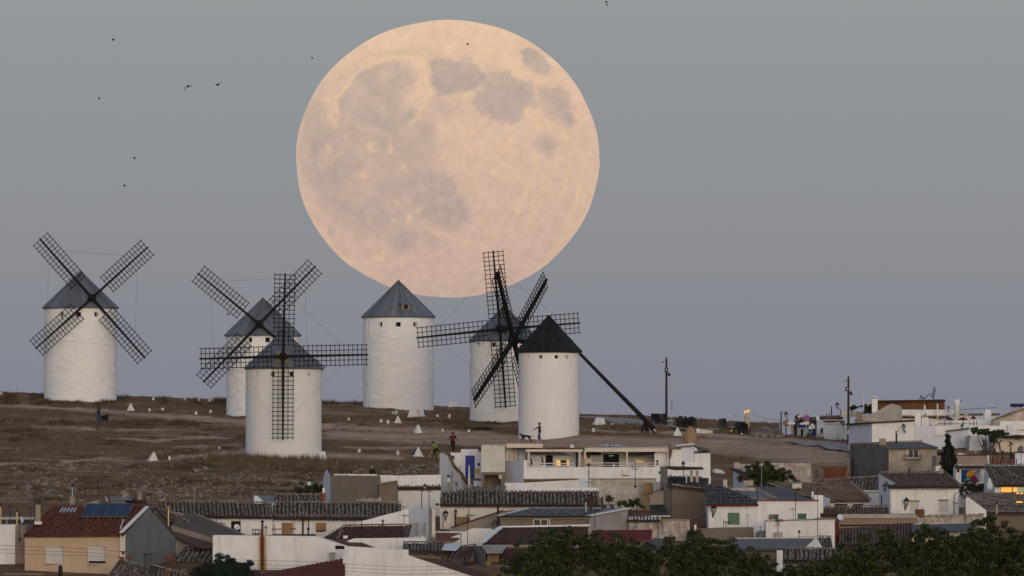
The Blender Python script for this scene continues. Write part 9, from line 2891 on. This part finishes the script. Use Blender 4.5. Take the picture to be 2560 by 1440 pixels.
tree('dark broadleaf tree right of the white terrace block', 2150, 559, [(2100, 1410, 45, 32), (2150, 1385, 50, 40), (2205, 1375, 45, 40), (2160, 1425, 90, 32), (2155, 1340, 14, 12), (2215, 1335, 20, 14)], 18528, .125, LEAFD, 106, group='dark trees along the bottom edge')
tree('dark broadleaf tree below the crumbling cream topped ruin wall', 2310, 557, [(2270, 1375, 50, 38), (2330, 1355, 50, 40), (2385, 1360, 45, 40), (2320, 1415, 95, 40), (2300, 1335, 24, 14)], 21024, .125, LEAFD, 107, group='dark trees along the bottom edge')
tree('tallest dark broadleaf tree at the lower right before the skylight house', 2460, 560, [(2440, 1345, 45, 38), (2490, 1325, 42, 36), (2530, 1365, 40, 40), (2470, 1405, 90, 44), (2480, 1296, 16, 12), (2420, 1375, 40, 36)], 21888, .125, LEAFD, 108, group='dark trees along the bottom edge')
tree('dark broadleaf tree cut by the right edge of the photo', 2580, 558, [(2560, 1375, 40, 40), (2600, 1390, 50, 50), (2560, 1425, 50, 30)], 11712, .125, LEAFD, 109, group='dark trees along the bottom edge')
tree('bushy young pine in front of the white wall with the rust stain', 562, 566, [(560, 1408, 26, 20), (525, 1428, 30, 18), (600, 1420, 28, 18), (560, 1440, 70, 26), (580, 1402, 14, 14), (540, 1404, 12, 12), (612, 1434, 24, 18)], 30000, .15, LEAFP, 110, name='pine_tree', shape=.22)
tree('large dark round bush before the peeling whitewashed garden wall', 1925, 652, [(1890, 1180, 24, 20), (1915, 1170, 26, 16), (1945, 1185, 34, 22), (1975, 1195, 22, 16), (1910, 1195, 50, 18)], 10080, .125, LEAFD, 111, cat='bush', name='bush')
tree('dark bush behind the small dark tile roof on the left', 770, 628, [(758, 1226, 24, 16), (785, 1222, 22, 18), (800, 1232, 16, 12), (740, 1234, 14, 8)], 6000, .09, LEAFD, 112, cat='bush', name='bush')
tree('tall narrow cypress beside the stained concrete house', 2372, 640, [(2371, 1104, 5, 15), (2371, 1120, 9, 16), (2371, 1138, 13, 18), (2371, 1158, 16, 20), (2372, 1178, 17, 22), (2374, 1198, 18, 20), (2369, 1093, 3, 10)], 44000, .12, CYPR, 113, name='cypress_tree', shape=.4)
tree('rounded shrubs growing under the colourful mural', 2425, 629, [(2415, 1213, 22, 10), (2445, 1222, 30, 14), (2470, 1218, 16, 12), (2405, 1228, 14, 12)], 8000, .08, LEAFD, 114, cat='shrub', name='shrub', base_py=1245)
tree('leafy vine spreading over the pergola on the upper right', 2465, 699.5, [(2440, 1078, 14, 7), (2460, 1080, 18, 7), (2485, 1084, 18, 7), (2505, 1084, 14, 6), (2441, 1072, 7, 5)], 7000, .09, LEAFG, 115, cat='vine', name='vine', base_py=1135)
tree('spiky palm like plant hanging from the pergola end', 2487, 699.2, [(2482, 1098, 8, 10), (2488, 1090, 14, 6), (2500, 1082, 12, 6)], 3000, .14, LEAFG, 116, cat='plant', name='palm_plant', base_py=1130, shape=.2)
tree('small grey green bush on the roof left of the white chimney', 2130, 729, [(2131, 1020, 7, 6), (2137, 1018, 5, 5)], 900, .09, LEAFP, 117, cat='bush', name='bush', base_py=1032)
tree('dark potted plants behind the coping of the long grey roof', 1575, 614, [(1545, 1262, 10, 8), (1565, 1262, 14, 8), (1588, 1258, 16, 9), (1600, 1268, 10, 7)], 4000, .09, LEAFD, 118, cat='plant', name='potted_plant', base_py=1285)
tree('small bare leaved tree before the rough stone wall', 1524, 616, [(1524, 1248, 9, 7), (1520, 1244, 5, 5)], 700, .08, SCRUB, 119, cat='tree', name='small_tree', base_py=1275)
for x, c, l_ in ((1512, CRIMSON, 'crimson flower pot beside the small bare tree'), (1531, BLUE, 'blue flower pot left of the dark potted plants')):
 q = at(x, 1272, 613.5)
 t_ = thing('flower_pot', l_, 'flower pot', q, None)
 MB().lathe(q, [(.10, -.1), (.16, .18), (.17, .2), (.14, .2)], 10).build('pot', c, t_)
 leaves('leaves', [(q + Vector((0, 0, .28)), .14, .14, .10)], 200, .05, LEAFG, t_, 7)
tree('dark shrub at the corner of the brown canopy house', 1744, 604, [(1735, 1338, 16, 14), (1752, 1345, 12, 12)], 2500, .09, LEAFD, 120, cat='shrub', name='shrub', base_py=1375)
cl = thing('laundry', 'white cloth hung above the dark bush on the left', 'cloth', at(773, 1208, 627), None)
MB().obox(at(773, 1208, 627), (.12, 0, .04), (0, .05, .02), (-.03, 0, .12)).build('cloth', PLAST, cl)
MB().tube([at(773, 1230, 627), at(773, 1200, 627)], .02, 5).build('pole', IRON, cl)
